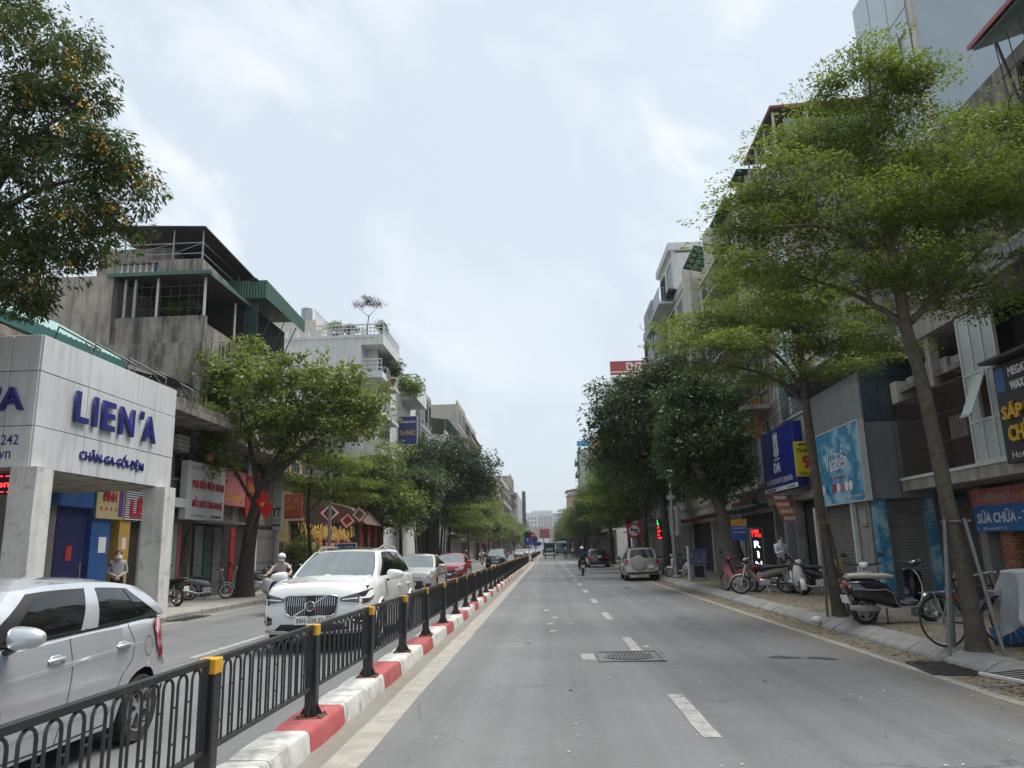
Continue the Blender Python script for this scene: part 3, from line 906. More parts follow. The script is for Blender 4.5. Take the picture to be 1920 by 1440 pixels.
T2,C2=make_tree('staked_tree','yellow-green tiered tree with propping poles, second on the right pavement left of the dark scooter',[(5.77,16,.02),(5.68,16,.86),(5.62,16,1.7),(5.58,16,2.8),(5.55,16,4.0),(5.54,16,5.2),(5.53,16,6.0)],(.115,.07),[([(5.53,16,4.36),(5.02,16,4.9),(4.38,16,5.18),(3.53,15.7,5.29)],.05,.014),([(5.56,16,4.59),(4.98,16,5.54),(4.1,16,5.94),(3.28,16.4,6.2)],.05,.014),([(5.54,16,5.17),(6.24,16,5.73),(7.34,16.4,6.04)],.045,.014),([(5.55,16,5.6),(5.29,16,6.37),(4.75,16,6.76)],.045,.014),([(5.54,16,5.0),(5.6,16.7,5.5),(5.8,17.5,5.9)],.045,.014)],[(3.77,16.4,6.43,1.05,.9,.26),(4.79,16.2,6.6,1.27,1.0,.34),(5.52,15.7,6.27,1.22,1.0,.34),(3.29,16,5.85,.91,.8,.2),(4.17,15.5,5.6,1.42,1.1,.24),(5.76,16.6,5.79,1.4,1.1,.26),(6.66,16.2,5.77,1.24,1.0,.3),(7.58,16.8,5.72,.82,.7,.26),(3.63,15.7,5.17,1.0,.8,.17),(4.97,16.5,5.19,1.27,1.0,.2),(5.87,15.5,5.04,1.18,.9,.2),(3.37,16.8,6.44,.72,.6,.2),(5.2,17.4,6.5,1.2,.9,.3),(4.75,16.5,7.3,1.1,.8,.34),(5.9,16.6,7.1,1.1,.8,.34),(7.15,16.4,6.3,.95,.7,.32)],560,.22,.24,105,(.066,.030),M_LEAF_MANT,M_BARK,12,droop=.02,up=.72,spray=True)
# flowering rain-tree leaning in from the left
F_blobs=[(-9.18,12,10.2,1.31,1.2,1.5),(-9.0,12.5,11.2,.6,.5,.5),(-8.14,12,9.82,.7,.6,.45),(-9.26,12.4,8.49,1.5,1.3,1.3),(-7.49,11.6,8.59,.85,.7,.45),(-7.3,12,8.19,.87,.7,.5),(-8.59,12.6,7.6,1.3,1.1,.75),(-7.45,12.3,7.55,.6,.5,.38),(-8.99,12,6.85,1.05,.9,.8),(-8.83,11.8,5.9,.5,.5,.4),(-8.45,12.4,6.85,.7,.6,.3),(-10.86,12,9.2,2.0,1.6,2.1),(-10.97,12.5,7.04,1.8,1.5,1.1),(-9.97,12.4,11.9,.86,.8,.7),(-11.5,11.0,10.0,2.0,1.8,1.8)]
T3,C3=make_tree('flowering_tree','dark feathery tree with yellow flowers leaning in from the upper left',[(-10.7,11.6,.05),(-10.75,11.6,1.5),(-10.7,11.65,3.0),(-10.6,11.7,4.6),(-10.5,11.8,6.0)],(.2,.14),[([(-10.5,11.8,6.0),(-9.9,12,7.2),(-9.0,12.1,8.0),(-7.9,12,8.2)],.10,.02),([(-10.5,11.8,6.0),(-10.2,12,8.0),(-9.6,12.2,9.8),(-9.1,12.3,11.0)],.11,.02),([(-10.55,11.8,5.6),(-9.7,12,6.3),(-8.9,12,6.6)],.06,.015),([(-10.5,11.8,6.0),(-11.2,11.5,8.0),(-11.6,11.2,9.8)],.1,.03),([(-10.0,12,7.1),(-9.0,11.9,8.9),(-8.0,11.9,9.6)],.06,.015)],F_blobs,860,.18,.72,88,(.115,.038),M_LEAF_FLAME,M_BARK_D,13,droop=.75,up=.55,r_base=.03,bias=1.9)
g_=np.random.default_rng(5)
fr=C3[:,0]*.6-C3[:,1]+C3[:,2]*.15;pick=np.argsort(-fr)[:420]
fl=C3[g_.choice(pick,75,replace=False)]+g_.normal(0,.10,(75,3))+np.array([.12,-.22,.10])
link('flowers',leaves_mesh('flowers',fl,np.full((75,3),.055),22,.045,.04,1,0,M_FLOWER,6,.3),T3,kind='stuff')
sd=C3[g_.choice(len(C3),34,replace=False)]+np.array([.12,-.1,.22])
link('seed_pods',leaves_mesh('seed_pods',sd,np.full((34,3),.08),16,.05,.022,1,.1,M_SEED,7,.3),T3,kind='stuff')
# broad-leaved tree on the left pavement
T4,C4=make_tree('broadleaf_tree','spreading olive green tree with a thick dark trunk on the left pavement',[(-11.2,28.2,.02),(-11.13,28.2,1.22),(-11.03,28.2,2.38),(-10.87,28.2,3.35),(-10.61,28.2,4.24)],(.29,.2),[([(-10.61,28.2,4.2),(-9.32,28.2,5.31),(-8.12,28.2,6.2),(-6.75,27.6,6.75)],.17,.03),([(-10.55,28.2,4.25),(-9.85,28.2,5.73),(-9.38,28.2,6.95),(-9.17,28.7,8.3)],.15,.03),([(-10.79,28.2,3.74),(-11.18,28.2,5.57),(-11.68,28.2,7.24),(-11.76,27.7,8.6)],.12,.03),([(-10.87,28.2,3.35),(-11.53,28.2,4.37),(-11.99,28.2,5.19),(-12.01,27.2,5.86)],.09,.03),([(-10.6,28.2,4.2),(-10.3,29.2,5.6),(-10.0,30.0,7.2)],.12,.03)],[(-12.81,28.2,8.5,1.4,1.2,.9),(-12.11,29,9.2,1.0,.9,.8),(-10.45,27.6,8.0,2.0,1.7,.95),(-8.93,28.6,8.4,2.2,1.8,.9),(-7.4,28.2,7.65,1.5,1.3,.9),(-6.6,27.8,6.85,.9,.8,.75),(-12.56,28.8,7.17,1.4,1.1,1.1),(-10.19,28.2,6.7,2.2,1.8,1.2),(-8.36,29,6.7,2.2,1.8,1.1),(-7.1,27.6,6.1,1.1,1.0,.5),(-12.39,27.7,5.34,1.0,.8,.9),(-9.6,28.7,5.5,1.6,1.3,.6),(-11.59,28.7,9.8,.48,.4,.31)],400,.34,.6,60,(.17,.105),M_LEAF_PLANE,M_BARK_D,14,droop=.3,up=.6,r_base=.05,bias=2.0)
# slender tiered tree behind it
T5,C5=make_tree('tiered_tree','slender tree with flat light green tiers on the left pavement by the temple flags',[(-11.3,37,.02),(-11.56,37,2.3),(-11.67,37,4.1),(-11.53,37,5.66)],(.11,.05),[([(-11.6,37,3.6),(-10.8,37,4.3),(-9.4,37.2,4.7)],.04,.012),([(-11.6,37,4.6),(-12.3,36.6,5.0)],.03,.012),([(-11.6,37,4.8),(-10.7,37.4,5.6)],.03,.012)],[(-11.11,37,4.86,2.3,1.7,.35),(-10.17,37.5,4.3,1.6,1.2,.3),(-12.02,36.5,5.11,1.3,1.0,.3),(-10.24,37.6,5.95,1.6,1.2,.4),(-11.42,37,6.19,1.6,1.2,.4),(-9.04,37.2,4.9,.8,.6,.25)],230,.36,.22,90,(.12,.055),M_LEAF_MANT,M_BARK_D,15,droop=.02,spray=True)
# old ficus with hanging roots
def sc68(p):return tuple([p[0]*1.36+(-.15),68+(p[1]-50)*1.36,1.55+(p[2]-1.55)*1.36])
fb=[(-9.3,50,6.92,2.7,2.2,1.6),(-6.94,51,7.9,2.8,2.2,1.3),(-4.9,50,7.0,1.9,1.6,1.25),(-7.72,49,5.5,3.0,2.3,1.3),(-5.3,50.8,5.5,1.9,1.5,1.1),(-10.72,50,5.55,1.7,1.4,1.4),(-3.6,49.5,6.0,.8,.7,1.1),(-10.12,50.5,7.9,1.4,1.1,.8),(-11.18,49,4.2,1.6,1.2,.75)]
fb=[(*sc68(b[:3]),b[3]*1.36,b[4]*1.36,b[5]*1.36)for b in fb]
T6,C6=make_tree('ficus_tree','large very dark ficus tree with hanging roots on the left, behind the cars',[(-10.35,68,.02),(-10.3,68,2.6),(-10.2,68,4.6),(-9.9,68,6.6)],(.75,.5),[([(-9.9,68,6.2),(-8,68,8),(-6,68,9)],.3,.05),([(-10,68,6.0),(-12,68,8),(-13.5,68,9)],.3,.05),([(-10,68,6),(-9.6,68,9),(-9.4,69,11)],.3,.05),([(-10,68,5),(-8,67,6),(-6.6,67,6.4)],.2,.05)],fb,680,.55,.55,95,(.22,.11),M_LEAF_FICUS,M_BARK_D,16,droop=.4,up=.6,r_base=.07,flare=1.3)
b=MB()
for i in range(60):
 a=rnd.uniform(0,2*PI);rr=rnd.uniform(.4,1.5)
 x,y=math.cos(a)*rr,math.sin(a)*rr
 b.tube([(x*1.3,y,5.2),(x,y,3.2),(x*.85,y,rnd.uniform(0,1.6))],rnd.uniform(.02,.06),5)
b.build('aerial_roots',M_BARK_D,T6,60,kind='stuff')
# two dark glossy trees on the right
T7,C7=make_tree('dark_tree','dark glossy tree with a leaning trunk by the blue notice board on the right pavement',[(6.86,27.8,.03),(6.56,27.8,1.53),(6.23,27.8,2.66),(5.8,27.8,3.72),(5.37,27.8,4.41)],(.25,.14),[([(6.23,27.8,2.66),(6.66,27.8,3.79),(7.03,27.8,4.74)],.10,.03),([(5.4,27.8,4.3),(5.4,28.2,5.6),(5.9,28.6,6.8)],.1,.03),([(5.8,27.8,3.7),(5.9,28.3,5.2)],.1,.03)],[(6.3,28.5,6.6,1.25,1.1,1.1),(5.49,28,5.41,1.3,1.1,1.0),(6.5,27.2,5.06,.8,.7,1.0),(5.75,28.8,4.4,1.4,1.1,.75),(6.65,27.5,4.1,.65,.5,.6),(6.1,28,3.6,1.0,.8,.4),(5.6,29,7.1,1.2,1.0,.9)],380,.32,.62,95,(.19,.066),M_LEAF_DARK,M_BARK,17,droop=.45,up=.55)
T8,C8=make_tree('dark_tree','tall dark glossy tree on the right pavement beyond the lotus lamp post',[(6.2,41,.03),(6.24,41,1.88),(6.21,41,3.55),(6.02,41,4.97)],(.24,.15),[([(6.0,41,4.9),(5,41,6.4),(4,41,7.6)],.1,.03),([(6.0,41,4.9),(6.2,41,7.5),(6.6,41,10)],.12,.03),([(6.1,41,4.5),(7,41,6)],.08,.03)],[(7.45,41,11.0,1.6,1.3,1.2),(5.9,41.8,10.3,1.9,1.5,1.2),(4.2,41,8.8,1.4,1.1,1.2),(6.3,40.4,8.33,2.4,1.9,1.5),(3.85,41.5,7.12,1.3,1.0,1.3),(5.1,41,6.2,2.1,1.6,1.15),(6.7,40.2,6.28,1.6,1.2,1.3),(5.86,41,4.9,1.5,1.1,.7),(3.34,41.5,10.1,.4,.3,.37),(3.0,41,8.5,.55,.4,.7),(7.3,41.5,5.1,1.1,.8,.8)],520,.42,.62,90,(.24,.085),M_LEAF_DARK,M_BARK_D,18,droop=.45,up=.55)
# ---- generic street trees, copied along both pavements
def generic(name,label,seed,m,tiers=True,h=7.0,w=2.2):
 g=random.Random(seed);bl=[]
 if tiers:
  for i in range(8):
   z=lerp(3.2,h,i/7);r=w*(1.0-.45*abs(i/7-.35))
   bl.append((g.uniform(-.7,.7),g.uniform(-.7,.7),z,r,r,.34))
 else:
  for i in range(8):
   bl.append((g.uniform(-1,1)*w*.6,g.uniform(-1,1)*w*.6,lerp(3.4,h-.6,g.random()),w*.62,w*.62,w*.5))
 return make_tree(name,label,[(0,0,-.05),(.05,0,1.5),(.0,.05,3.0),(.08,0,h*.62)],(.13,.06),[([(0,0,2.6),(w*.4,0,3.4),(w*.7,.2,3.9)],.05,.015),([(0,0,2.9),(-w*.4,.1,3.7),(-w*.7,0,4.2)],.05,.015),([(0,0,3.0),(0,w*.4,3.8),(.2,w*.7,4.3)],.05,.015)],bl,260,.40,.26 if tiers else .6,75,(.17,.075)if tiers else(.2,.085),m,M_BARK_D,seed,droop=.05 if tiers else .35,n_trunk=8,spray=tiers)[0]
P1=generic('street_tree','light green tiered street tree standing behind the no left turn sign on the right',21,M_LEAF_MANT2)
P2=generic('street_tree','mid green bushy street tree standing on the left just before the ficus',22,M_LEAF_PLANE,False,7.2,2.4)
P3=generic('street_tree','dark bushy street tree on the left pavement past the temple gate',23,M_LEAF_DARK,False,6.6,2.2)
def put(p,x,y,rz,s,first=False,label=None,group=None,sz=None):
 if first:
  p.location=(x,y,.08);p.rotation_euler=(0,0,rz);p.scale=(s,s,sz or s)
  if label:p['label']=label
  if group:p['group']=group
  return p
 return copy_thing(p,label,(x,y,.08),rz,group,(s,s,sz or s))
GR,GL='street trees in a row along the right pavement','street trees in a row along the left pavement'
put(P1,6.0,58,.4,1.15,True,'light green tiered street tree behind the no left turn sign on the right',GR)
put(P2,-12.2,53,1.0,1.25,True,'olive green bushy tree beside the dark temple gate on the left',GL)
put(P3,-10.9,57,2.0,1.2,True,'dark bushy tree standing just in front of the ficus on the left',GL)
put(P3,6.3,49.5,2.0,1.25,label='dark bushy street tree on the right between the parked SUV and the dark sedan',group=GR)
put(P1,5.6,68,2.2,1.25,label='light green tiered street tree on the right just past the dark parked sedan',group=GR)
put(P1,6.2,77,3.9,1.15,label='yellow-green tiered street tree at the near corner of the right-hand junction',group=GR)
RLAB=['green street tree just past the right-hand junction','green street tree above the row of riders on the right','green street tree beside the bus on the right','far green tree at the end of the right-hand row']
LLAB='distant green street tree in the row along the left pavement'
yy=101
while yy<420:
 p=rnd.choice([P1,P1,P2,P3,P1])
 put(p,5.6+rnd.uniform(-.4,.6),yy,rnd.uniform(0,6),rnd.uniform(1.05,1.5),label=RLAB[min(2,int((yy-100)/30))]if yy<190 else RLAB[3],group=GR,sz=rnd.uniform(1.1,1.5))
 yy+=rnd.uniform(9,12)*(1+(yy-100)/300)
for(x,y,p,s,lab)in((-10.2,80,P1,1.35,'bright yellow-green tiered tree on the left just beyond the ficus'),(-10.4,101,P2,1.25,'pale broad-leaved tree at the far left corner of the junction'),(-10.3,112,P1,1.5,'light green tiered tree on the left beyond the junction'),(-10.5,124,P2,1.4,'reddish green bushy tree on the left beyond the junction')):
 put(p,x,y,rnd.uniform(0,6),s,label=lab,group=GL)
yy=136
while yy<400:
 p=rnd.choice([P1,P2,P3,P1])
 put(p,-10.4+rnd.uniform(-.5,.3),yy,rnd.uniform(0,6),rnd.uniform(1.1,1.5),label=LLAB,group=GL,sz=rnd.uniform(1.1,1.45))
 yy+=rnd.uniform(10,13)*(1+(yy-130)/300)
M_POLE=mat('pole_galvanised',(0.17,0.17,0.17),0.55,0.4,var=.2,scale=8,dirt=(.16,.13,.1),dirt_amt=.5,dirt_scale=6)
M_WOOD=mat('wood_pole',(0.15,0.115,0.075),0.9,var=.3,scale=12,bump=.4)
def stakes(lab,x,y,feet,top,m,ring=True,grp='tree propping poles'):
 t=thing('tree_stakes',lab,'tree stakes',(x,y,PAV_R))
 for(dx,dy)in feet:
  MB().tube([(dx,dy,-.03),(top[0]+dx*.38,top[1]+dy*.38,top[2])],.027,8).build('pole',m,t,50)
 b=MB();w=.13
 if ring:
  for a_,b_ in(((-w,-w),(w,-w)),((w,-w),(w,w)),((w,w),(-w,w)),((-w,w),(-w,-w))):
   b.bar((top[0]+a_[0],top[1]+a_[1],top[2]-.03),(top[0]+b_[0],top[1]+b_[1],top[2]-.03),.025)
  b.build('collar',m,t)
 return t
stakes('grey metal poles propping the nearest right-hand tree',5.6,10.75,((-.42,-.10),(.10,-.42),(.42,.18),(-.1,.42)),(-.05,0,1.72),M_POLE)
stakes('dark wooden poles propping the second right-hand tree',5.77,16,((-.3,-.12),(.2,-.28),(.26,.2)),(-.12,0,1.85),M_WOOD)
# ======= CARS
def paint(name,col,metal=0.0,rough=0.32):
 return mat(name,col,rough,metal,var=0.04,scale=1.2,coat=1.0,spec=0.5,dirt=(col[0]*.55,col[1]*.53,col[2]*.5),dirt_amt=0.12,dirt_scale=.9,dirt_lo=.45,dirt_hi=.8)
P_SILVER=paint('paint_silver',(0.54,0.57,0.60),0.5,0.3)
P_WHITE=paint('paint_white',(0.70,0.71,0.70),0.0,0.3)
P_CHAMP=paint('paint_champagne',(0.42,0.40,0.36),0.4,0.35)
P_RED=paint('paint_red',(0.30,0.012,0.022),0.2,0.3)
P_NAVY=paint('paint_navy',(0.012,0.018,0.035),0.2,0.3)
P_BLACK=paint('paint_black',(0.012,0.012,0.014),0.1,0.3)
P_GOLD=paint('paint_sand_silver',(0.36,0.335,0.28),0.4,0.36)
M_GLASS_D=mat('car_glass_dark',(0.006,0.007,0.008),0.04,var=0,spec=0.6,coat=.3)
M_GLASS_F=mat('car_windscreen',(0.10,0.12,0.12),0.05,var=0.25,scale=2.5,spec=1.0,coat=1.0)  # pale base colour stands in for sky reflection and the lit cabin
M_TRIM=mat('black_trim',(0.012,0.012,0.012),0.5,var=.1)
M_GAP=mat('panel_gap',(0.02,0.02,0.02),0.9,var=0)
M_UNDER=mat('car_underside',(0.01,0.01,0.01),0.9,var=0)
M_TYRE=mat('tyre_rubber',(0.018,0.018,0.018),0.85,var=.2,scale=14,dirt=(.09,.08,.07),dirt_amt=.4,dirt_scale=8)
M_RIM=mat('alloy_rim',(0.42,0.42,0.43),0.35,.7,var=.12,scale=12)
M_CHROME=mat('chrome',(0.62,0.63,0.64),0.12,1.0,var=.05)
M_LAMP=mat('lamp_glass',(0.55,0.58,0.60),0.06,.35,var=.25,scale=18,coat=1.0)
M_LAMP_D=mat('lamp_dark',(0.05,0.055,0.06),0.08,.2,var=.2,scale=18,coat=1.0)
M_TAIL=mat('tail_lamp_red',(0.33,0.010,0.014),0.12,var=.25,scale=16,coat=1.0)
M_PLATE=mat('plate_white',(0.68,0.68,0.66),0.5,var=.08,scale=10)
M_PLATE_T=mat('plate_black',(0.02,0.02,0.02),0.6,var=0)
M_ORANGE=mat('indicator_amber',(0.55,0.16,0.02),0.2,var=.1,coat=.6)
def interp(tab,y):
 if y<=tab[0][0]:return tab[0][1]
 for(a,za),(b,zb)in zip(tab,tab[1:]):
  if y<=b:
   t=(y-a)/(b-a);t=t*t*(3-2*t)if len(tab)>2 else t
   return za+(zb-za)*t
 return tab[-1][1]
def clamp01(t):return max(0.0,min(1.0,t))
class Car:
 FR=[-1,-.94,-.78,-.58,-.3,0,.3,.58,.78,.94,1]
 def __init__(s,**k):
  s.__dict__.update(dict(bf=.10,br=.08,zs=.2,crown=.03,plan_f=.86,plan_r=.90,proff=[(.15,.05),(.4,0),(.7,.02),(.95,.12)],profr=[(.15,.05),(.4,0),(.7,.03),(1.0,.08)],flare=0.0))
  s.__dict__.update(k)
  s.y0,s.y1=-s.L/2,s.L/2
 def plan(s,y):
  a=clamp01((y-s.y0)/.75);b=clamp01((s.y1-y)/.7)
  f=s.plan_f+(1-s.plan_f)*math.sin(a*PI/2)**.8
  r=s.plan_r+(1-s.plan_r)*math.sin(b*PI/2)**.8
  return min(f,r)
 def zbot(s,y):
  for yc in(s.yf,s.yr):
   d=abs(y-yc)
   if d<s.ra:return max(s.zs,s.rw+math.sqrt(max(0,s.ra**2-d**2))-.0),1.0
  return s.zs+(.04 if(y<s.yf or y>s.yr)else 0),0.0
 def half(s,y):
  hw=s.W/2*s.plan(y);zb,arch=s.zbot(y);zd=interp(s.deck,y-s.y0);zsh=zd-interp(s.drop,y-s.y0)if hasattr(s,'drop')else zd-.06
  zb=min(zb,zsh-.04)
  H=zsh-zb
  zref=s.zs;Hr=zsh-zref
  def prof(z):
   t=(z-zref)/Hr
   return interp([(0,.93),(.25,.965),(.55,1.0),(.72,.992),(.80,.985),(1.0,.945)],t)
  pts=[]
  for q in(0,.22,.45,.62,.8,1.0):
   z=zb+q*H;f=prof(z)
   if arch and q==0:f=max(f,.985)
   pts.append((hw*f,z))
  xe=pts[-1][0]
  for fr in(.94,.78,.58,.3,0):
   pts.append((xe*fr,zd+s.crown*(1-fr**2)-(.012 if fr==.94 else 0)))
  return pts,hw
 def warp(s,x,y,z):
  hw=s.W/2*s.plan(y)*.97
  wf=clamp01(1-(y-s.y0)/.8)**1.6;wr=clamp01(1-(s.y1-y)/.7)**1.6
  u=clamp01(1-(x/hw)**2)
  return(x,y+wf*(interp(s.proff,z)-s.bf*u)-wr*(interp(s.profr,z)-s.br*u),z)
 def stations(s):
  ys=set()
  for i in range(27):ys.add(round(s.y0+s.L*i/26,3))
  for q in(.03,.08,.15,.25):ys.add(round(s.y0+q,3));ys.add(round(s.y1-q,3))
  for yc in(s.yf,s.yr):
   ys={y for y in ys if abs(abs(y-yc)-s.ra)>.04}
   for i in range(11):ys.add(round(yc-s.ra*math.cos(PI*i/10)*.999,3))
   ys.add(round(yc-s.ra-.004,3));ys.add(round(yc+s.ra+.004,3))
  return sorted(ys)
 def body_mesh(s):
  rings=[]
  for y in s.stations():
   h,hw=s.half(y)
   left=[(-x,z)for x,z in h];right=h[::-1][1:]
   rings.append([s.warp(x,y,z)for x,z in left+right])
  b=MB();b.loft(rings,closed=False)
  for y,flip in((s.y0,False),(s.y1,True)):
   h,hw=s.half(y);rows=[]
   for(x,z)in h[:6]:rows.append([s.warp(f*x,y,z)for f in s.FR])
   top=[(-x,z)for x,z in h[5:]]+[(x,z)for x,z in h[5:][::-1][1:]]
   rows.append([s.warp(x,y,z)for x,z in top])
   P=rows if not flip else[r[::-1]for r in rows]
   b.grid(P)
  return b
 def front(s,x,z,o=.006):
  h0=s.W/2*s.plan(s.y0)*.965
  if abs(x)<=h0:
   p=s.warp(x,s.y0,z);return(p[0],p[1]-o,p[2])
  y=s.y0+(abs(x)-h0)*1.15
  p=s.side(y,z,o);p2=s.warp(p[0]if x>0 else-p[0],y,z)
  return p2
 def rear(s,x,z,o=.006):
  h0=s.W/2*s.plan(s.y1)*.965
  if abs(x)<=h0:
   p=s.warp(x,s.y1,z);return(p[0],p[1]+o,p[2])
  y=s.y1-(abs(x)-h0)*1.15
  p=s.side(y,z,o)
  return s.warp(p[0]if x>0 else-p[0],y,z)
 def side(s,y,z,o=.004):
  h,hw=s.half(y);x=h[0][0]
  for(xa,za),(xb,zb)in zip(h[:6],h[1:6]):
   if za<=z<=zb:x=lerp(xa,xb,(z-za)/max(1e-6,zb-za));break
  else:
   if z>h[5][1]:x=h[5][0]
  return(x+o,y,z)
 def side_w(s,sgn,y,z,o=.004):
  p=s.side(y,z,0);w=s.warp(p[0],y,z)
  return((w[0]+o)*sgn,w[1],w[2])
 def gh_pt(s,t,q):
  g=s.gh;q2=q
  yb=lerp(g['yb0'],g['yb1'],t);yt=lerp(g['yt0'],g['yt1'],t)
  y=lerp(yb,yt,q)
  tp=.93+.07*math.sin(PI*clamp01(t*1.0))**.6
  xb=g['xb']*(tp if 'tpb' not in g else 1);xt=g['xt']*(.94+.06*math.sin(PI*t)**.6)
  x=lerp(xb,xt,q)+.035*math.sin(PI*q)
  zt=g['zt']-g.get('fall',.05)*max(0,(t-.45))**2/.3-.03*max(0,.25-t)/.25
  zb=lerp(g['zb'],g.get('zb1',g['zb']),t)
  return(x,y,lerp(zb,zt,q))
 def gh_side(s,sgn,t,q,o=0):
  x,y,z=s.gh_pt(t,q);return(sgn*(x+o),y,z+o*.3)
 def gh_end(s,w,q,rear=False,o=0):
  x,y,z=s.gh_pt(1 if rear else 0,q)
  bl=s.gh.get('br' if rear else 'bf',.12)*(1-.25*q)
  return(w*x,y+(1 if rear else-1)*(bl*(1-w*w)+o*.7),z+o*.7+.02*q*(1-w*w))
 def gh_roof(s,w,t):
  x,y,z=s.gh_pt(t,1)
  e=s.gh.get('bf',.12)*.75*(1-w*w)
  yy=y-e*(1-t)**3+s.gh.get('br',.12)*.75*(1-w*w)*t**3
  return(w*x,yy,z+.055*(1-abs(w)**2.4)*min(1,.36+2.2*min(t,1-t)))
 def gh_mesh(s):
  b=MB();T=[i/14 for i in range(15)];Q=[i/5 for i in range(6)];Wd=[-1+i/5 for i in range(11)]
  b.grid([[s.gh_side(1,t,q)for q in Q]for t in T]);b.grid([[s.gh_side(-1,t,q)for q in Q[::-1]]for t in T])
  b.grid([[s.gh_end(w,q)for w in Wd]for q in Q]);b.grid([[s.gh_end(w,q,True)for w in Wd[::-1]]for q in Q])
  b.grid([[s.gh_roof(w,t)for w in Wd]for t in T])
  return b
 def patch_side(s,sgn,c,o,n=7,m=5):
  """c: four (t,q) corners: bottom-front, bottom-rear, top-rear, top-front"""
  P=[]
  for i in range(n+1):
   u=i/n;r=[]
   for j in range(m+1):
    v=j/m
    t=lerp(lerp(c[0][0],c[1][0],u),lerp(c[3][0],c[2][0],u),v);q=lerp(lerp(c[0][1],c[1][1],u),lerp(c[3][1],c[2][1],u),v)
    r.append(s.gh_side(sgn,t,q,o))
   P.append(r if sgn>0 else r[::-1])
  return MB().grid(P)
 def patch_end(s,w0,w1,q0,q1,rear,o,n=10,m=5):
  P=[[s.gh_end(lerp(w0,w1,i/n)*(1-0.0*j),lerp(q0,q1,j/m),rear,o)for i in range(n+1)]for j in range(m+1)]
  if rear:P=[r[::-1]for r in P]
  return MB().grid(P)
 def ribbon(s,sgn,pts,w,o=.002):
  """thin strip on the body side through (y,z) points"""
  b=MB();L_,R_=[],[]
  k=len(pts)
  for i,(y,z)in enumerate(pts):
   a,c=pts[max(i-1,0)],pts[min(i+1,k-1)]
   dy,dz=c[0]-a[0],c[1]-a[1];l=math.hypot(dy,dz)or 1
   ny,nz=-dz/l*w/2,dy/l*w/2
   L_.append(s.side_w(sgn,y+ny,z+nz,o));R_.append(s.side_w(sgn,y-ny,z-nz,o))
  b.grid([L_,R_]if sgn<0 else[R_,L_]);return b
 def fpatch(s,poly,rear=False,o=.008,sub=4):
  """polygon of (x,z) laid on the front or rear face, filled as strips between its lower and upper chains (same length)"""
  lo,hi=poly;fn=s.rear if rear else s.front
  P=[]
  for(x,z),(x2,z2)in zip(lo,hi):
   P.append([fn(lerp(x,x2,j/sub),lerp(z,z2,j/sub),o)for j in range(sub+1)])
  return MB().grid(P if not rear else P[::-1])
def dense(chain,n=4):
 out=[]
 for a,b in zip(chain,chain[1:]):
  for i in range(n):out.append((lerp(a[0],b[0],i/n),lerp(a[1],b[1],i/n)))
 out.append(chain[-1]);return out
def mir(chain):return[(-x,z)for x,z in chain]
WHEELS={}
def wheel_parts(r,w,spokes,style=0):
 key=(round(r,3),w,spokes,style)
 if key in WHEELS:return WHEELS[key]
 ri=r*.66
 ty=MB().lathe([(ri,-w*.42),(r*.93,-w*.5),(r*.985,-w*.40),(r,-w*.28),(r,w*.28),(r*.985,w*.40),(r*.93,w*.5),(ri,w*.42),(ri*.98,w*.3),(ri*.98,-w*.3),(ri,-w*.42)],n=28,axis='x')
 ty.f=ty.f[:-2]
 rim=MB().lathe([(ri,-w*.42),(ri,w*.44),(ri*.93,w*.44),(ri*.90,w*.30),(ri*.88,0.0)],n=28,axis='x');rim.f=rim.f[:-2]
 for k in range(spokes):
  a=2*PI*k/spokes
  for da in((-.16,.16)if style else(0,)):
   c,s_=math.cos(a+da),math.sin(a+da);c0,s0=math.cos(a),math.sin(a)
   rim.bar((w*.30,c0*ri*.15,s0*ri*.15),(w*.36,c*ri*.95,s_*ri*.95),.035 if not style else .022,.035,up=(1,0,0))
 rim.cyl((w*.1,0,0),(w*.40,0,0),ri*.22,n=12)
 bk=MB().cyl((-w*.05,0,0),(w*.02,0,0),ri*.9,n=20)
 WHEELS[key]=(ty.mesh('tyre',M_TYRE,40),rim.mesh('rim',M_RIM,35),bk.mesh('brake_disc',M_TRIM))
 return WHEELS[key]
def add_wheels(car,T,spokes=5,style=0,w=.2):
 ty,ri,bk=wheel_parts(car.rw,w,spokes,style)
 for yc in(car.yf,car.yr):
  for sg in(1,-1):
   e=link('wheel',bk,T,(sg*(car.W/2-w*.58),yc,car.rw),0 if sg>0 else PI)
   link('tyre',ty,e);link('rim',ri,e)
def plate(T,car,x,z,body,rear=False,w=.47,h=.11,name='license_plate'):
 p=(car.rear if rear else car.front)(x,z,.014)
 rz=PI if rear else 0
 o=MB().rbox(-w/2,-.012,-h/2,w/2,0,h/2,.004).build(name,M_PLATE,T,None,p,rz)
 if body:text(body,M_PLATE_T,o,(0,-.0145,0),w*.86,h*.62,'-y',bold=.012)
 return o
def basic(car,T,pm,glass_front=None,screen_q=(.05,.95)):
 car.body_mesh().build('body',pm,T,38)
 gh=car.gh_mesh().build('cabin',pm,T,42)
 us=MB();us.box(-car.W*.44,car.y0+.28,car.zs+.02,car.W*.44,car.y1-.28,car.deck[len(car.deck)//2][1]-.12)
 us.build('underbody',M_UNDER,T)
 car.patch_end(-.93,.93,screen_q[0]-.04,screen_q[1]+.02,False,.004).build('windscreen_seal',M_TRIM,T,60)
 car.patch_end(-.905,.905,screen_q[0],screen_q[1],False,.008).build('windscreen',glass_front or M_GLASS_F,T,60)
 return gh
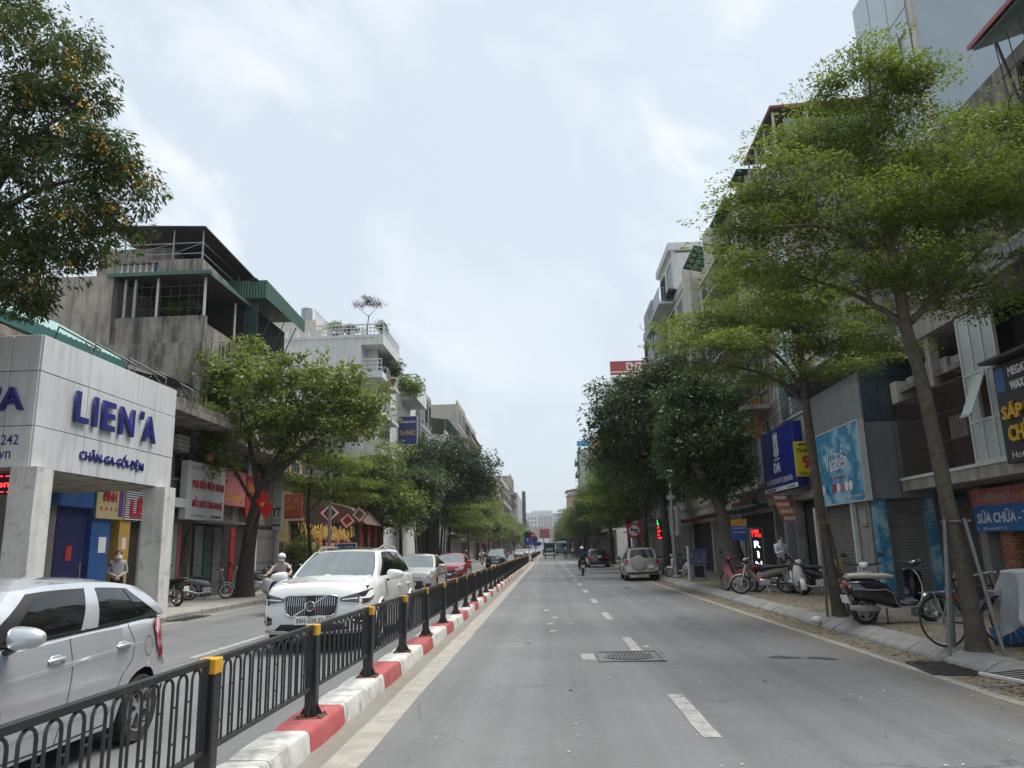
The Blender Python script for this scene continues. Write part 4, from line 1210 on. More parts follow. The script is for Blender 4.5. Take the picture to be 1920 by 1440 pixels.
def mirror(T,car,sgn,y,z,pm,s=1.0):
 x=car.side_w(sgn,y,z-.12)[0]
 o=MB().ball((0,0,0),.122*s,.07*s,.066*s,18,12)
 sq=lambda v,r:math.copysign(abs(v/r)**.72*r,v)
 o.v=[(sq(a,.122*s),b*(1 if b<0 else .35),sq(c,.066*s)*(1-.28*(a*sgn)/.122))for a,b,c in o.v]
 m=o.build('mirror',pm,T,60,(x+sgn*.13*s,y,z))
 MB().bar((-sgn*.05,.0,-.05),(-sgn*.16,.02,-.10),.05,.035).build('mirror_stalk',M_TRIM,m)
 MB().ball((0,.032*s,0),.095*s,.008,.058*s,12,6).build('mirror_glass',M_LAMP_D,m,60)
 return m
def side_windows(T,car,defs,trim=.012):
 for sgn in(1,-1):
  for c in defs:
   g=.012
   car.patch_side(sgn,c,.007).build('side_window',M_GLASS_D,T,60)
def handles(T,car,ys,z,pm,back=.0):
 for sgn in(1,-1):
  for y in ys:
   p=car.side_w(sgn,y,z,0)
   cup=MB().ball((0,0,0),.012,.085,.042,12,6).build('handle_cup',M_GAP if back else pm,T,60,(p[0]-sgn*.004,p[1],p[2]))
   MB().tube([(p[0]+sgn*.004,y-.095,z+.004),(p[0]+sgn*.030,y-.06,z+.010),(p[0]+sgn*.032,y+.05,z+.012),(p[0]+sgn*.004,y+.095,z+.006)],.013,6).build('door_handle',pm,T,60)
def seams(T,car,lines,w=.008):
 for sgn in(1,-1):
  for pts in lines:car.ribbon(sgn,dense(pts,5),w).build('door_seam',M_GAP,T)
def hatchback():
 c=Car(L=3.70,W=1.66,yf=-1.12,yr=1.27,rw=.285,ra=.345,zs=.21,deck=[(0,.70),(.25,.80),(.95,.98),(1.15,.99),(2.6,1.04),(3.7,1.06)],drop=[(0,.05),(1.0,.04),(3.7,.05)],plan_f=.84,plan_r=.86,br=.05,profr=[(.15,.06),(.4,0),(.62,.02),(.75,.09),(1.1,.12)],gh=dict(yb0=-.88,yt0=-.16,yt1=1.52,yb1=1.77,xb=.765,xt=.575,zb=.985,zb1=1.05,zt=1.385,fall=.07,bf=.16,br=.06))
 T=thing('hatchback','silver hatchback beside the fence at the lower left','car')
 basic(c,T,P_SILVER)
 for sgn in(1,-1):
  c.patch_side(sgn,((.055,.035),(.945,.05),(.83,.86),(.10,.90)),.003).build('window_trim',M_TRIM,T,60)
  c.patch_side(sgn,((.475,.02),(.56,.02),(.555,.91),(.475,.91)),.006).build('door_pillar',P_SILVER,T,60)
 side_windows(T,c,[((.15,.075),(.475,.075),(.470,.85),(.165,.80)),((.56,.075),(.80,.075),(.775,.835),(.555,.85)),((.812,.08),(.915,.22),(.82,.80),(.788,.825))])
 for sgn in(1,-1):
  c.patch_side(sgn,((.04,.0),(.965,.0),(.965,.035),(.04,.035)),.006,14,2).build('beltline_strip',M_TRIM,T,60)
 c.patch_end(-.86,.86,.12,.9,True,.006).build('rear_window',M_GLASS_D,T,60)
 MB().grid([[tuple(Vector(c.gh_roof(w*.95,1.0))+Vector((0,d,-.02+.012*(1-k))))for w in[-1+i/5 for i in range(11)]]for k,d in((0,-.05),(.3,.10),(1,.12))]).build('roof_spoiler',P_SILVER,T,60)
 y_=c.y0
 seams(T,c,[[(.23,.985),(.235,.75),(.20,.45),(.16,.24)],[(1.02,1.02),(1.10,.86),(1.06,.72),(.93,.62),(.86,.50),(.80,.27)],[(-.83,.93),(-.86,.6),(-.80,.3)]])
 seams(T,c,[[(-.8,.25),(0,.235),(.8,.25)]],.012)
 for sgn in(1,-1):
  P=[]
  for i in range(22):
   y=-1.0+2.6*i/21;z=.745+.115*i/21
   P.append([c.side_w(sgn,y,z-.04,-.008),c.side_w(sgn,y,z,.002+.010*math.sin(PI*i/21)),c.side_w(sgn,y,z+.030,-.008)][::sgn])
  MB().grid(P).build('crease',P_SILVER,T,60)
  P=[]
  for i in range(18):
   y=-.78+1.6*i/17
   P.append([c.side_w(sgn,y,.34,-.008),c.side_w(sgn,y,.375+.03*i/17,.014),c.side_w(sgn,y,.42+.05*i/17,-.008)][::sgn])
  MB().grid(P).build('crease',P_SILVER,T,60)
 pts=[(1.36+.085*math.cos(a),.80+.085*math.sin(a))for a in[2*PI*i/20 for i in range(21)]]
 c.ribbon(1,pts,.006).build('fuel_flap_seam',M_GAP,T)
 handles(T,c,(.05,.92),.845,P_SILVER)
 for sgn in(1,-1):
  mirror(T,c,sgn,-.47,1.06,P_SILVER,1.12)
  lo=[(.60,.84),(.70,.80),(.78,.70),(.87,.66),(.95,.80)];hi=[(.58,1.00),(.68,1.02),(.78,1.03),(.90,1.02),(.985,.985)]
  if sgn<0:lo,hi=mir(lo)[::-1],mir(hi)[::-1]
  c.fpatch((dense(lo,3),dense(hi,3)),True,.014).build('tail_light',M_TAIL,T,50)
  lo=[(.50,.66),(.68,.64),(.86,.68),(1.0,.76)];hi=[(.50,.74),(.68,.80),(.86,.86),(1.05,.90)]
  if sgn<0:lo,hi=mir(lo)[::-1],mir(hi)[::-1]
  c.fpatch((dense(lo,3),dense(hi,3)),False,.012).build('headlight',M_LAMP,T,50)
 c.fpatch(([(-.45,.34),(0,.32),(.45,.34)],[(-.40,.56),(0,.57),(.40,.56)]),False,.010).build('grille',M_TRIM,T)
 plate(T,c,0,.46,'');plate(T,c,0,.80,'',True)
 MB().grid([[c.rear(x,z,.012)for x in(-.7,-.35,0,.35,.7)]for z in(.26,.40)]).build('rear_bumper_trim',M_TRIM,T)
 add_wheels(c,T,5,1,.185)
 return T
car_hatch=hatchback()
car_hatch.location=(-4.47,5.70,road_z(-4.4));car_hatch.rotation_euler=(0,0,R(-1.0))
car_hatch['label']='silver hatchback passing close behind the fence at the lower left'
# ------- white SUV (front towards the camera)
def suv_white():
 c=Car(L=4.69,W=1.90,yf=-1.42,yr=1.44,rw=.36,ra=.43,zs=.26,deck=[(0,.985),(.22,1.06),(1.15,1.145),(1.35,1.15),(3.4,1.16),(4.69,1.14)],drop=[(0,.04),(.3,.07),(1.2,.08),(4.69,.05)],plan_f=.83,plan_r=.9,bf=.13,crown=.05,proff=[(.2,.10),(.42,.0),(.70,.0),(.92,.03),(1.0,.10)],gh=dict(yb0=-1.18,yt0=-.33,yt1=1.75,yb1=2.15,xb=.83,xt=.635,zb=1.12,zb1=1.15,zt=1.625,fall=.05,bf=.20,br=.1))
 T=thing('suv','white SUV with a black upright grille driving towards the camera behind the fence','car')
 basic(c,T,P_WHITE)
 for sgn in(1,-1):
  c.patch_side(sgn,((.05,.03),(.97,.06),(.86,.88),(.10,.92)),.003).build('window_trim',M_TRIM,T,60)
 side_windows(T,c,[((.10,.08),(.40,.08),(.40,.87),(.14,.86)),((.435,.08),(.66,.08),(.655,.86),(.43,.87)),((.69,.09),(.90,.14),(.80,.80),(.685,.85))])
 c.patch_end(-.86,.86,.12,.9,True,.006).build('rear_window',M_GLASS_D,T,60)
 roof=[[tuple(Vector(c.gh_roof(w,t))+Vector((0,0,.006)))for w in(-.72,-.4,0,.4,.72)]for t in(.10,.2,.35,.5,.62)]
 MB().grid(roof).build('sunroof',M_GLASS_D,T,60)
 for sgn in(1,-1):
  pts=[tuple(Vector(c.gh_roof(sgn*.95,t))+Vector((0,0,.01+.055*min(1,7*min(t-.09,.93-t)))))for t in[.09+.84*i/12 for i in range(13)]]
  MB().tube(pts,.018,6).build('roof_rail',M_RIM,T,60)
  mirror(T,c,sgn,-.92,1.17,P_WHITE,1.3)
  lo=[(.47,.80),(.62,.775),(.82,.765),(.95,.79),(1.12,.86)];hi=[(.46,.86),(.62,.90),(.82,.945),(.97,.965),(1.15,.985)]
  l2,h2=(lo,hi)if sgn>0 else(mir(lo)[::-1],mir(hi)[::-1])
  hl=c.fpatch((dense(l2,3),dense(h2,3)),False,.010).build('headlight',M_LAMP_D,T,50)
  lo=[(.50,.825),(.66,.835),(.86,.835),(.98,.83),(1.10,.87)];hi=[(.50,.838),(.66,.852),(.86,.865),(.98,.945),(1.13,.965)]
  l2,h2=(lo,hi)if sgn>0 else(mir(lo)[::-1],mir(hi)[::-1])
  c.fpatch((dense(l2,3),dense(h2,3)),False,.016).build('daytime_bar',mat('lamp_white',(.85,.87,.88),.2,var=.05,coat=.5),hl,50)
  lo=[(.46,.79),(.7,.76),(.95,.77),(1.12,.845)];hi=[(.46,.80),(.7,.772),(.95,.785),(1.12,.86)]
  l2,h2=(lo,hi)if sgn>0 else(mir(lo)[::-1],mir(hi)[::-1])
  c.fpatch((dense(l2,3),dense(h2,3)),False,.016).build('lamp_rim',M_CHROME,hl,50)
  lo=[(.66,.46),(.78,.43),(.90,.45)];hi=[(.66,.55),(.78,.60),(.92,.60)]
  l2,h2=(lo,hi)if sgn>0 else(mir(lo)[::-1],mir(hi)[::-1])
  c.fpatch((dense(l2,3),dense(h2,3)),False,.008).build('side_intake',M_TRIM,T,50)
  MB().tube([c.front(sgn*x,z,.014)for x,z in((.67,.50),(.78,.475),(.88,.50))],.010,6).build('fog_lamp',M_CHROME,T,60)
  lo=[(.62,.80),(.80,.76),(.92,.78)];hi=[(.60,1.06),(.80,1.08),(.93,1.06)]
  l2,h2=(lo,hi)if sgn>0 else(mir(lo)[::-1],mir(hi)[::-1])
  c.fpatch((dense(l2,3),dense(h2,3)),True,.012).build('tail_light',M_TAIL,T,50)
 gl=[(-.40,.62),(-.33,.585),(0,.575),(.33,.585),(.40,.62)];gh_=[(-.435,.88),(-.36,.905),(0,.915),(.36,.905),(.435,.88)]
 gr=c.fpatch((dense(gl,3),dense(gh_,3)),False,.010).build('grille',M_TRIM,T)
 loop=dense(gl,3)+dense(gh_,3)[::-1]
 MB().tube([c.front(x*1.01,z,.018)for x,z in loop+[loop[0]]],.014,6).build('grille_frame',M_CHROME,gr,60)
 for i in range(1,23):
  x=-.42+.84*i/23
  if abs(x)<.075:continue
  zt=.895-.25*max(0,abs(x)-.36);zb=.59+.25*max(0,abs(x)-.33)
  MB().tube([c.front(x,zb+.01,.016),c.front(x,(zb+zt)/2,.020),c.front(x,zt-.01,.016)],.0055,4).build('grille_slat',M_CHROME if i%1==0 else M_TRIM,gr)
 ring=[c.front(.075*math.cos(a),.745+.075*math.sin(a),.03)for a in[2*PI*i/24 for i in range(25)]]
 MB().tube(ring,.013,6,cap=False).build('badge_ring',M_CHROME,gr,60)
 MB().tube([c.front(-.26,.60,.024),c.front(.26,.895,.024)],.011,5).build('badge_bar',M_CHROME,gr)
 cc=c.front(0,.745,.03)
 MB().cyl((cc[0],cc[1]+.01,cc[2]),(cc[0],cc[1]-.004,cc[2]),.066,n=24).build('badge_disc',M_LAMP_D,gr)
 text('VOLVO',M_CHROME,gr,(cc[0],cc[1]-.008,cc[2]),.10,.022,'-y')
 c.fpatch((dense([(-.62,.36),(0,.34),(.62,.36)],4),dense([(-.50,.46),(0,.46),(.50,.46)],4)),False,.008).build('lower_intake',M_TRIM,T)
 MB().tube([c.front(x,.345-.02*(abs(x)<.4),.016)for x in[-.88+.11*i for i in range(17)]],.020,6).build('skid_trim',M_RIM,T,60)
 plate(T,c,0,.515,'30H-039.72',w=.52,h=.12);plate(T,c,0,.85,'',True)
 seams(T,c,[[(-.62,1.10),(-.72,.8),(-.70,.32)],[(.42,1.10),(.42,.6),(.40,.32)],[(1.30,1.08),(1.22,.86),(1.02,.74),(.95,.34)]])
 handles(T,c,(.20,1.12),.93,P_WHITE)
 for sgn in(1,-1):
  P=[]
  for i in range(12):
   y=c.y0+.12+1.05*i/11;x=sgn*lerp(.50,.66,i/11);z=interp(c.deck,y-c.y0)
   P.append([c.warp(x-.05,y,z+c.crown*.5-.012),c.warp(x,y,z+c.crown*.5+.012),c.warp(x+.05,y,z+c.crown*.42-.012)])
  MB().grid(P).build('bonnet_crease',P_WHITE,T,60)
  for y in(c.yf,c.yr):
   MB().tube([c.side_w(sgn,y-c.ra*math.cos(PI*i/12),max(c.zs+.03,c.rw+c.ra*math.sin(PI*i/12)),-.002)for i in range(13)],.028,5).build('arch_trim',P_WHITE,T,60)
 for sx in(-.25,.3):
  MB().tube([c.gh_end(sx-.3,.03,False,.02),c.gh_end(sx+.28,.10,False,.02)],.008,4).build('wiper',M_TRIM,T)
 pp=c.gh_end(-.1,.1,False,.012)
 MB().ball((pp[0],pp[1],pp[2]),.07,.02,.03,8,6).build('dashboard_ornament',M_BAG,T,60)
 add_wheels(c,T,5,1,.235)
 return T
car_suv=suv_white()
car_suv.location=(-3.88,12.72+2.345,road_z(-3.7))
# ------- sedans
def sedan(name,label,pm,plate_txt,L=4.41,W=1.70,H=1.475,rear_detail=True,grille=0,glass=None):
 c=Car(L=L,W=W,yf=-L/2+.86,yr=L/2-1.0,rw=.31,ra=.365,zs=.20,deck=[(0,.80),(.25,.87),(1.05,.975),(1.2,.98),(3.3,1.02),(3.75,1.06),(L,1.03)],drop=[(0,.07),(1.0,.05),(L,.06)],plan_f=.84,plan_r=.87,bf=.12,crown=.04,gh=dict(yb0=-L/2+1.08,yt0=-L/2+1.85,yt1=L/2-1.25,yb1=L/2-.55,xb=W/2-.07,xt=W/2-.25,zb=.96,zb1=1.05,zt=H-.04,fall=.05,bf=.17,br=.15))
 T=thing(name,label,'car')
 basic(c,T,pm,glass)
 for sgn in(1,-1):
  c.patch_side(sgn,((.06,.03),(.94,.06),(.84,.88),(.12,.92)),.003).build('window_trim',M_TRIM,T,60)
  mirror(T,c,sgn,c.y0+1.28,1.03,pm,1.1)
  lo=[(.40,.66),(.58,.63),(.76,.655),(.92,.73)];hi=[(.42,.70),(.58,.75),(.78,.82),(1.0,.86)]
  l2,h2=(lo,hi)if sgn>0 else(mir(lo)[::-1],mir(hi)[::-1])
  hl=c.fpatch((dense(l2,3),dense(h2,3)),False,.010).build('headlight',M_LAMP,T,50)
  p=c.front(sgn*.66,.71,.016);MB().ball(p,.045,.012,.045,10,6).build('bulb',M_CHROME,hl,60)
  lo=[(.44,.74),(.62,.70),(.78,.71),(.92,.78)];hi=[(.44,.88),(.62,.90),(.78,.92),(.98,.93)]
  l2,h2=(lo,hi)if sgn>0 else(mir(lo)[::-1],mir(hi)[::-1])
  c.fpatch((dense(l2,3),dense(h2,3)),True,.012).build('tail_light',M_TAIL,T,50)
  lo=[(.56,.34),(.68,.32),(.76,.36)];hi=[(.58,.46),(.68,.47),(.78,.46)]
  l2,h2=(lo,hi)if sgn>0 else(mir(lo)[::-1],mir(hi)[::-1])
  c.fpatch((dense(l2,3),dense(h2,3)),False,.008).build('fog_recess',M_TRIM,T,50)
 side_windows(T,c,[((.10,.08),(.42,.08),(.42,.87),(.17,.85)),((.45,.08),(.72,.08),(.70,.86),(.45,.87)),((.74,.09),(.88,.16),(.80,.76),(.72,.84))])
 c.patch_end(-.86,.86,.06,.92,True,.006).build('rear_window',M_GLASS_D,T,60)
 if grille==0:
  c.fpatch((dense([(-.52,.30),(0,.28),(.52,.30)],4),dense([(-.46,.56),(0,.56),(.46,.56)],4)),False,.008).build('grille',M_TRIM,T)
  for z,w in((.625,.44),(.665,.42)):
   MB().tube([c.front(x*w,z+.05*abs(x),.012)for x in[-1+.2*i for i in range(11)]],.010,5).build('chrome_bar',M_CHROME,T,60)
  for rx,rz_ in((.07,.045),(.028,.042),(.06,.02)):
   MB().tube([c.front(rx*math.cos(a),.655+(.012 if rx==.06 else 0)+rz_*math.sin(a),.022)for a in[2*PI*i/16 for i in range(17)]],.007,4,cap=False).build('badge',M_CHROME,T)
 else:
  c.fpatch((dense([(-.34,.36),(0,.33),(.34,.36)],4),dense([(-.46,.66),(0,.60),(.46,.66)],4)),False,.008).build('grille',M_TRIM,T)
  MB().tube([c.front(x,.60-.18*(1-(abs(x)/.48)**2),.014)for x in[-.48+.08*i for i in range(13)]],.012,5).build('chrome_bar',M_CHROME,T,60)
  MB().tube([c.front(.055*math.cos(a),.60+.045*math.sin(a),.02)for a in[2*PI*i/16 for i in range(17)]],.009,4,cap=False).build('badge',M_CHROME,T)
 plate(T,c,0,.46,plate_txt);plate(T,c,0,.86,'',True,.33,.165)
 c.fpatch((dense([(-.6,.24),(0,.23),(.6,.24)],4),dense([(-.6,.34),(0,.33),(.6,.34)],4)),True,.008).build('rear_diffuser',M_TRIM,T)
 seams(T,c,[[(-.55,.92),(-.6,.6),(-.55,.25)],[(.42,.95),(.42,.6),(.4,.25)],[(1.2,.96),(1.14,.8),(.98,.66),(.9,.26)]])
 handles(T,c,(.2,1.05),.80,pm)
 MB().tube([c.gh_end(-.55,.03,False,.02),c.gh_end(.02,.07,False,.02)],.008,4).build('wiper',M_TRIM,T)
 add_wheels(c,T,5,0,.195)
 return T
car_vios=sedan('sedan','champagne sedan driving right behind the white SUV',P_CHAMP,'30E-777.74')
car_vios.location=(-4.92,27.4+2.2,road_z(-4.9))
car_red=sedan('sedan','bright red sedan following the champagne sedan',P_RED,'',4.2,1.72,1.45,grille=1)
car_red.location=(-4.95,37.6+2.1,road_z(-4.9))
car_dark=sedan('sedan','black sedan parked at the right kerb ahead of the sand silver SUV',P_BLACK,'',4.6,1.82,1.46,grille=1)
car_dark.location=(4.02,62.0+2.3,road_z(4.0));car_dark.rotation_euler=(0,0,PI)
# ------- sand-silver SUV with a spare wheel on its back door, parked on the right
def suv_spare():
 c=Car(L=4.40,W=1.80,yf=-1.33,yr=1.27,rw=.35,ra=.42,zs=.27,deck=[(0,.80),(.2,.94),(1.0,1.06),(1.2,1.07),(3.4,1.10),(4.4,1.10)],plan_f=.85,plan_r=.93,br=.05,profr=[(.2,.02),(.45,-.06),(.62,.0),(.9,.02),(1.2,.04)],crown=.04,gh=dict(yb0=-1.1,yt0=-.38,yt1=1.92,yb1=2.10,xb=.80,xt=.63,zb=1.06,zb1=1.10,zt=1.63,fall=.03,bf=.17,br=.06))
 T=thing('suv','sand silver SUV with a spare wheel on its back, parked at the right kerb','car')
 basic(c,T,P_GOLD)
 for sgn in(1,-1):c.patch_side(sgn,((.05,.03),(.975,.05),(.92,.90),(.11,.92)),.003).build('window_trim',M_TRIM,T,60)
 side_windows(T,c,[((.10,.08),(.38,.08),(.38,.87),(.15,.86)),((.41,.08),(.63,.08),(.63,.87),(.41,.87)),((.67,.08),(.93,.12),(.90,.84),(.67,.87))])
 c.patch_end(-.84,.84,.08,.90,True,.006).build('rear_window',M_GLASS_D,T,60)
 sp=MB().lathe([(.34,0),(.36,.03),(.36,.15),(.335,.19),(.20,.205),(.001,.21)],n=32,axis='y')
 p=c.rear(.20,.90,.0)
 s_=sp.build('spare_wheel',mat('spare_cover',(.40,.385,.345),.5,var=.05,scale=3,coat=.4),T,40,(p[0],p[1]+.02,p[2]))
 MB().lathe([(.368,.03),(.368,.06)],n=32,axis='y').build('cover_rim',M_TRIM,s_,40)
 for sgn in(1,-1):
  mirror(T,c,sgn,-.92,1.14,P_GOLD,1.25)
  lo=[(.70,.84),(.78,.83),(.87,.86),(.95,.90)];hi=[(.70,1.06),(.78,1.09),(.87,1.09),(.97,1.06)]
  l2,h2=(lo,hi)if sgn>0 else(mir(lo)[::-1],mir(hi)[::-1])
  c.fpatch((dense(l2,3),dense(h2,3)),True,.016).build('tail_light',M_TAIL,T,50)
  MB().tube([c.rear(sgn*x,.60,.012)for x in(.62,.72,.80)],.03,6).build('reflector',M_LAMP,T,60)
  lo=[(.46,.74),(.66,.72),(.86,.75),(1.0,.80)];hi=[(.46,.86),(.66,.90),(.88,.93),(1.05,.95)]
  l2,h2=(lo,hi)if sgn>0 else(mir(lo)[::-1],mir(hi)[::-1])
  c.fpatch((dense(l2,3),dense(h2,3)),False,.012).build('headlight',M_LAMP,T,50)
  pts=[tuple(Vector(c.gh_roof(sgn*.92,t))+Vector((0,0,.01+.05*min(1,7*min(t-.12,.95-t)))))for t in[.12+.83*i/10 for i in range(11)]]
  MB().tube(pts,.016,6).build('roof_rail',M_TRIM,T,60)
 c.fpatch((dense([(-.45,.52),(0,.50),(.45,.52)],4),dense([(-.45,.80),(0,.80),(.45,.80)],4)),False,.008).build('grille',M_TRIM,T)
 c.fpatch((dense([(-.78,.36),(0,.36),(.78,.36)],4),dense([(-.78,.44),(0,.44),(.78,.44)],4)),True,.012).build('bumper_strip',M_TRIM,T)
 plate(T,c,-.42,.70,'',True,.33,.165);plate(T,c,0,.44,'')
 seams(T,c,[[(-.58,1.0),(-.65,.7),(-.60,.32)],[(.40,1.02),(.40,.6),(.38,.32)],[(1.1,1.02),(1.05,.86),(.86,.72),(.80,.34)]])
 handles(T,c,(.18,.95),.90,P_GOLD)
 add_wheels(c,T,5,0,.225)
 return T
car_rav=suv_spare()
car_rav.location=(4.46,36.9+2.0,road_z(4.4));car_rav.scale=(.93,.93,.93);car_rav.rotation_euler=(0,R(.6),PI-R(1.5))
# ------- more traffic, copied
CG='cars queuing on the left carriageway'
def recolor(T,old,new):
 for ch in KIDS.get(T.name,()):
  if ch.data and ch.data.materials and ch.data.materials[0]==old:
   me=RC.get((ch.data.name,new.name))
   if me is None:
    me=ch.data.copy();me.materials[0]=new;RC[(ch.data.name,new.name)]=me
   ch.data=me
  recolor(ch,old,new)
RC={}
def car_copy(src,old,new,label,x,y,rz=0.0,grp=CG,s=1.0):
 c=copy_thing(src,label,(x,y,road_z(x)),rz,grp,(s,s,s))
 if new is not None:recolor(c,old,new)
 return c
car_copy(car_red,P_RED,P_RED,'second red car half hidden behind the bright red sedan',-6.6,52,0,s=.97)
car_copy(car_suv,P_WHITE,P_NAVY,'dark blue SUV coming along the left carriageway past the ficus',-4.72,71,0,s=.98)
car_copy(car_vios,P_CHAMP,P_GOLD,'small gold car coming up at the junction on the left carriageway',-4.9,131)
car_copy(car_vios,P_CHAMP,P_WHITE,'white car following the small gold car far up the street',-4.3,166)
car_copy(car_hatch,P_SILVER,P_WHITE,'white hatchback far up the left carriageway behind the white car',-7.4,182)
car_copy(car_vios,P_CHAMP,P_SILVER,'silver sedan far up the left carriageway by the far fence',-4.4,205)
car_copy(car_suv,P_WHITE,P_BLACK,'black SUV farthest up the left carriageway',-7.2,226)
car_copy(car_vios,P_CHAMP,P_WHITE,'white sedan driving away ahead of the small truck',1.6,205,PI)
# ======= SCOOTERS AND MOTORBIKES (forward = +X local)
M_SPOKE=mat('spoke_steel',(.45,.45,.46),.3,.8,var=.1)
M_SEATB=mat('seat_black',(.022,.022,.024),.6,var=.15,scale=10)
M_SEATT=mat('seat_tan',(.42,.39,.32),.6,var=.1,scale=10)
M_PLAST_B=mat('plastic_black',(.015,.015,.016),.45,var=.15,scale=8)
M_PLAST_W=mat('plastic_white',(.62,.62,.62),.35,var=.06,scale=6,coat=.6)
M_PLAST_R=mat('plastic_red',(.26,.015,.018),.3,var=.1,scale=6,coat=.7)
M_PLAST_BL=mat('plastic_blue',(.02,.05,.16),.3,var=.1,scale=6,coat=.7)
M_PLAST_G=mat('plastic_grey',(.22,.225,.23),.4,var=.1,scale=6,coat=.4)
M_ALU=mat('aluminium',(.48,.48,.48),.4,.7,var=.15,scale=10)
M_VESPA=mat('scooter_dark_blue',(.010,.011,.024),.22,var=.05,scale=3,coat=1.0)
M_HEADL=mat('headlamp',(.70,.72,.74),.08,.2,var=.1,coat=1.0)
def moto_wheel(T,x,r,w,style,z=None,steer=0.0):
 ri=r*(.70 if style=='scooter' else .80)
 ty=MB().lathe([(ri,-w*.4),(r*.92,-w*.5),(r,-w*.22),(r,w*.22),(r*.92,w*.5),(ri,w*.4),(ri,-w*.4)],n=24,axis='y');ty.f=ty.f[:-2]
 o=ty.build('wheel',M_TYRE,T,40,(x,0,z or r),steer)
 b=MB().lathe([(ri*1.01,-w*.42),(ri*1.01,w*.42),(ri*.9,w*.42),(ri*.9,-w*.42),(ri*1.01,-w*.42)],n=24,axis='y');b.f=b.f[:-2]
 if style=='scooter':
  for k in range(5):
   a=2*PI*k/5;b.bar((0,0,0),(math.cos(a)*ri*.92,0,math.sin(a)*ri*.92),.05,.03,up=(0,1,0))
 else:
  for k in range(18):
   a=2*PI*k/18;s_=.03*(1 if k%2 else-1)
   b.bar((math.cos(a+.3)*.035,s_,math.sin(a+.3)*.035),(math.cos(a)*ri*.92,0,math.sin(a)*ri*.92),.006)
 b.cyl((0,-w*.5,0),(0,w*.5,0),.05,n=10)
 b.build('rim',M_ALU if style=='scooter' else M_SPOKE,o,40)
 return o
def ring_xz(cx,cy,cz,rx,ry,n=12,power=2.4):
 """cross-section in the YZ plane at x=cx"""
 out=[]
 for i in range(n):
  a=2*PI*i/n;c,s=math.cos(a),math.sin(a)
  out.append((cx,cy+rx*math.copysign(abs(c)**(2/power),c),cz+ry*math.copysign(abs(s)**(2/power),s)))
 return out
def vespa(label,body_m,seat_m,trim_m,name='scooter',grp=None,mirrors=True):
 T=thing(name,label,'scooter',group=grp)
 moto_wheel(T,-.60,.235,.11,'scooter');moto_wheel(T,.68,.235,.11,'scooter')
 S=[(-.92,.66,.06,.05),(-.86,.62,.13,.12),(-.74,.58,.19,.18),(-.55,.55,.225,.205),(-.35,.53,.22,.205),(-.18,.48,.19,.20),(-.06,.40,.15,.15),(.02,.33,.13,.07)]
 MB().loft([ring_xz(x,0,z,rx,ry)for x,z,rx,ry in S]).build('rear_body',body_m,T,50)
 MB().loft([ring_xz(x,0,z,rx,ry)for x,z,rx,ry in((-.06,.30,.15,.05),(.10,.285,.17,.035),(.30,.285,.17,.035),(.44,.30,.16,.05))]).build('floorboard',body_m,T,50)
 prof=[(.40,.28,.17),(.48,.36,.19),(.52,.50,.205),(.525,.64,.20),(.50,.78,.175),(.46,.88,.12)]
 P=[[(x-.10*(abs(u))**2,u*w,z)for u in[-1+i/4 for i in range(9)]]for x,z,w in prof]
 b=MB();b.grid(P);b.grid([[(p[0]-.022,p[1],p[2])for p in r][::-1]for r in P])
 sh=b.build('leg_shield',body_m,T,50)
 MB().tube([P[i][0]for i in range(len(P))],.011,5).tube([P[i][-1]for i in range(len(P))],.011,5).build('shield_trim',trim_m,sh)
 MB().loft([ring_xz(x,0,z,rx,ry)for x,z,rx,ry in((.40,.62,.05,.24),(.52,.62,.06,.26),(.58,.62,.045,.22))]).build('horn_cover',body_m,T,50)
 for sg in(1,-1):
  MB().tube([(-.86,sg*.15,.60),(-.55,sg*.232,.575),(-.28,sg*.222,.575),(-.13,sg*.19,.50),(-.07,sg*.165,.34),(.0,sg*.175,.275),(.3,sg*.175,.27),(.42,sg*.175,.30)],.011,5).build('trim_line',trim_m,T,60)
 S=[(-.86,.80,.08,.03),(-.78,.805,.13,.045),(-.55,.80,.15,.055),(-.35,.785,.15,.05),(-.15,.785,.13,.05),(-.02,.77,.09,.035)]
 MB().loft([ring_xz(x,0,z,rx,ry,12,3)for x,z,rx,ry in S]).build('seat',seat_m,T,50)
 MB().tube([(.50,0,.86),(.58,0,.50),(.66,0,.30)],[.03,.03,.028],8).build('fork',M_ALU,T,50)
 F=[]
 for i in range(9):
  a=R(-15+150*i/8);cx,cz=.68+.275*math.cos(a),.235+.275*math.sin(a)
  F.append([(cx-(abs(u)**2)*.05*math.cos(a),u*.085,cz-(abs(u)**2)*.06*math.sin(a))for u in(-1,-.5,0,.5,1)])
 MB().grid(F).build('front_fender',body_m,T,60)
 hs=MB().loft([ring_xz(x,0,z,rx,ry)for x,z,rx,ry in((.36,.97,.05,.03),(.44,.985,.10,.06),(.52,.99,.10,.065),(.57,.985,.07,.05))]).build('headset',body_m,T,50)
 p=MB().lathe([(.001,.03),(.05,.025),(.066,0),(.07,-.03)],c=(0,0,0),n=16,axis='x');p.build('headlight',M_HEADL,hs,50,(.575,0,.985))
 MB().tube([(.40,-.33,1.02),(.44,-.18,1.0),(.45,0,.99),(.44,.18,1.0),(.40,.33,1.02)],.022,8).build('handlebar',M_PLAST_B,hs,60)
 for sg in(1,-1):
  if mirrors:
   MB().tube([(.43,sg*.20,1.01),(.44,sg*.27,1.12),(.42,sg*.31,1.17)],.007,5).build('mirror_stem',M_PLAST_B,hs)
   MB().ball((.42,sg*.33,1.19),.012,.065,.05,10,6).build('mirror',M_PLAST_B,hs,60)
  MB().tube([(.45,sg*.22,.995),(.43,sg*.36,1.005)],.006,4).build('brake_lever',M_ALU,hs)
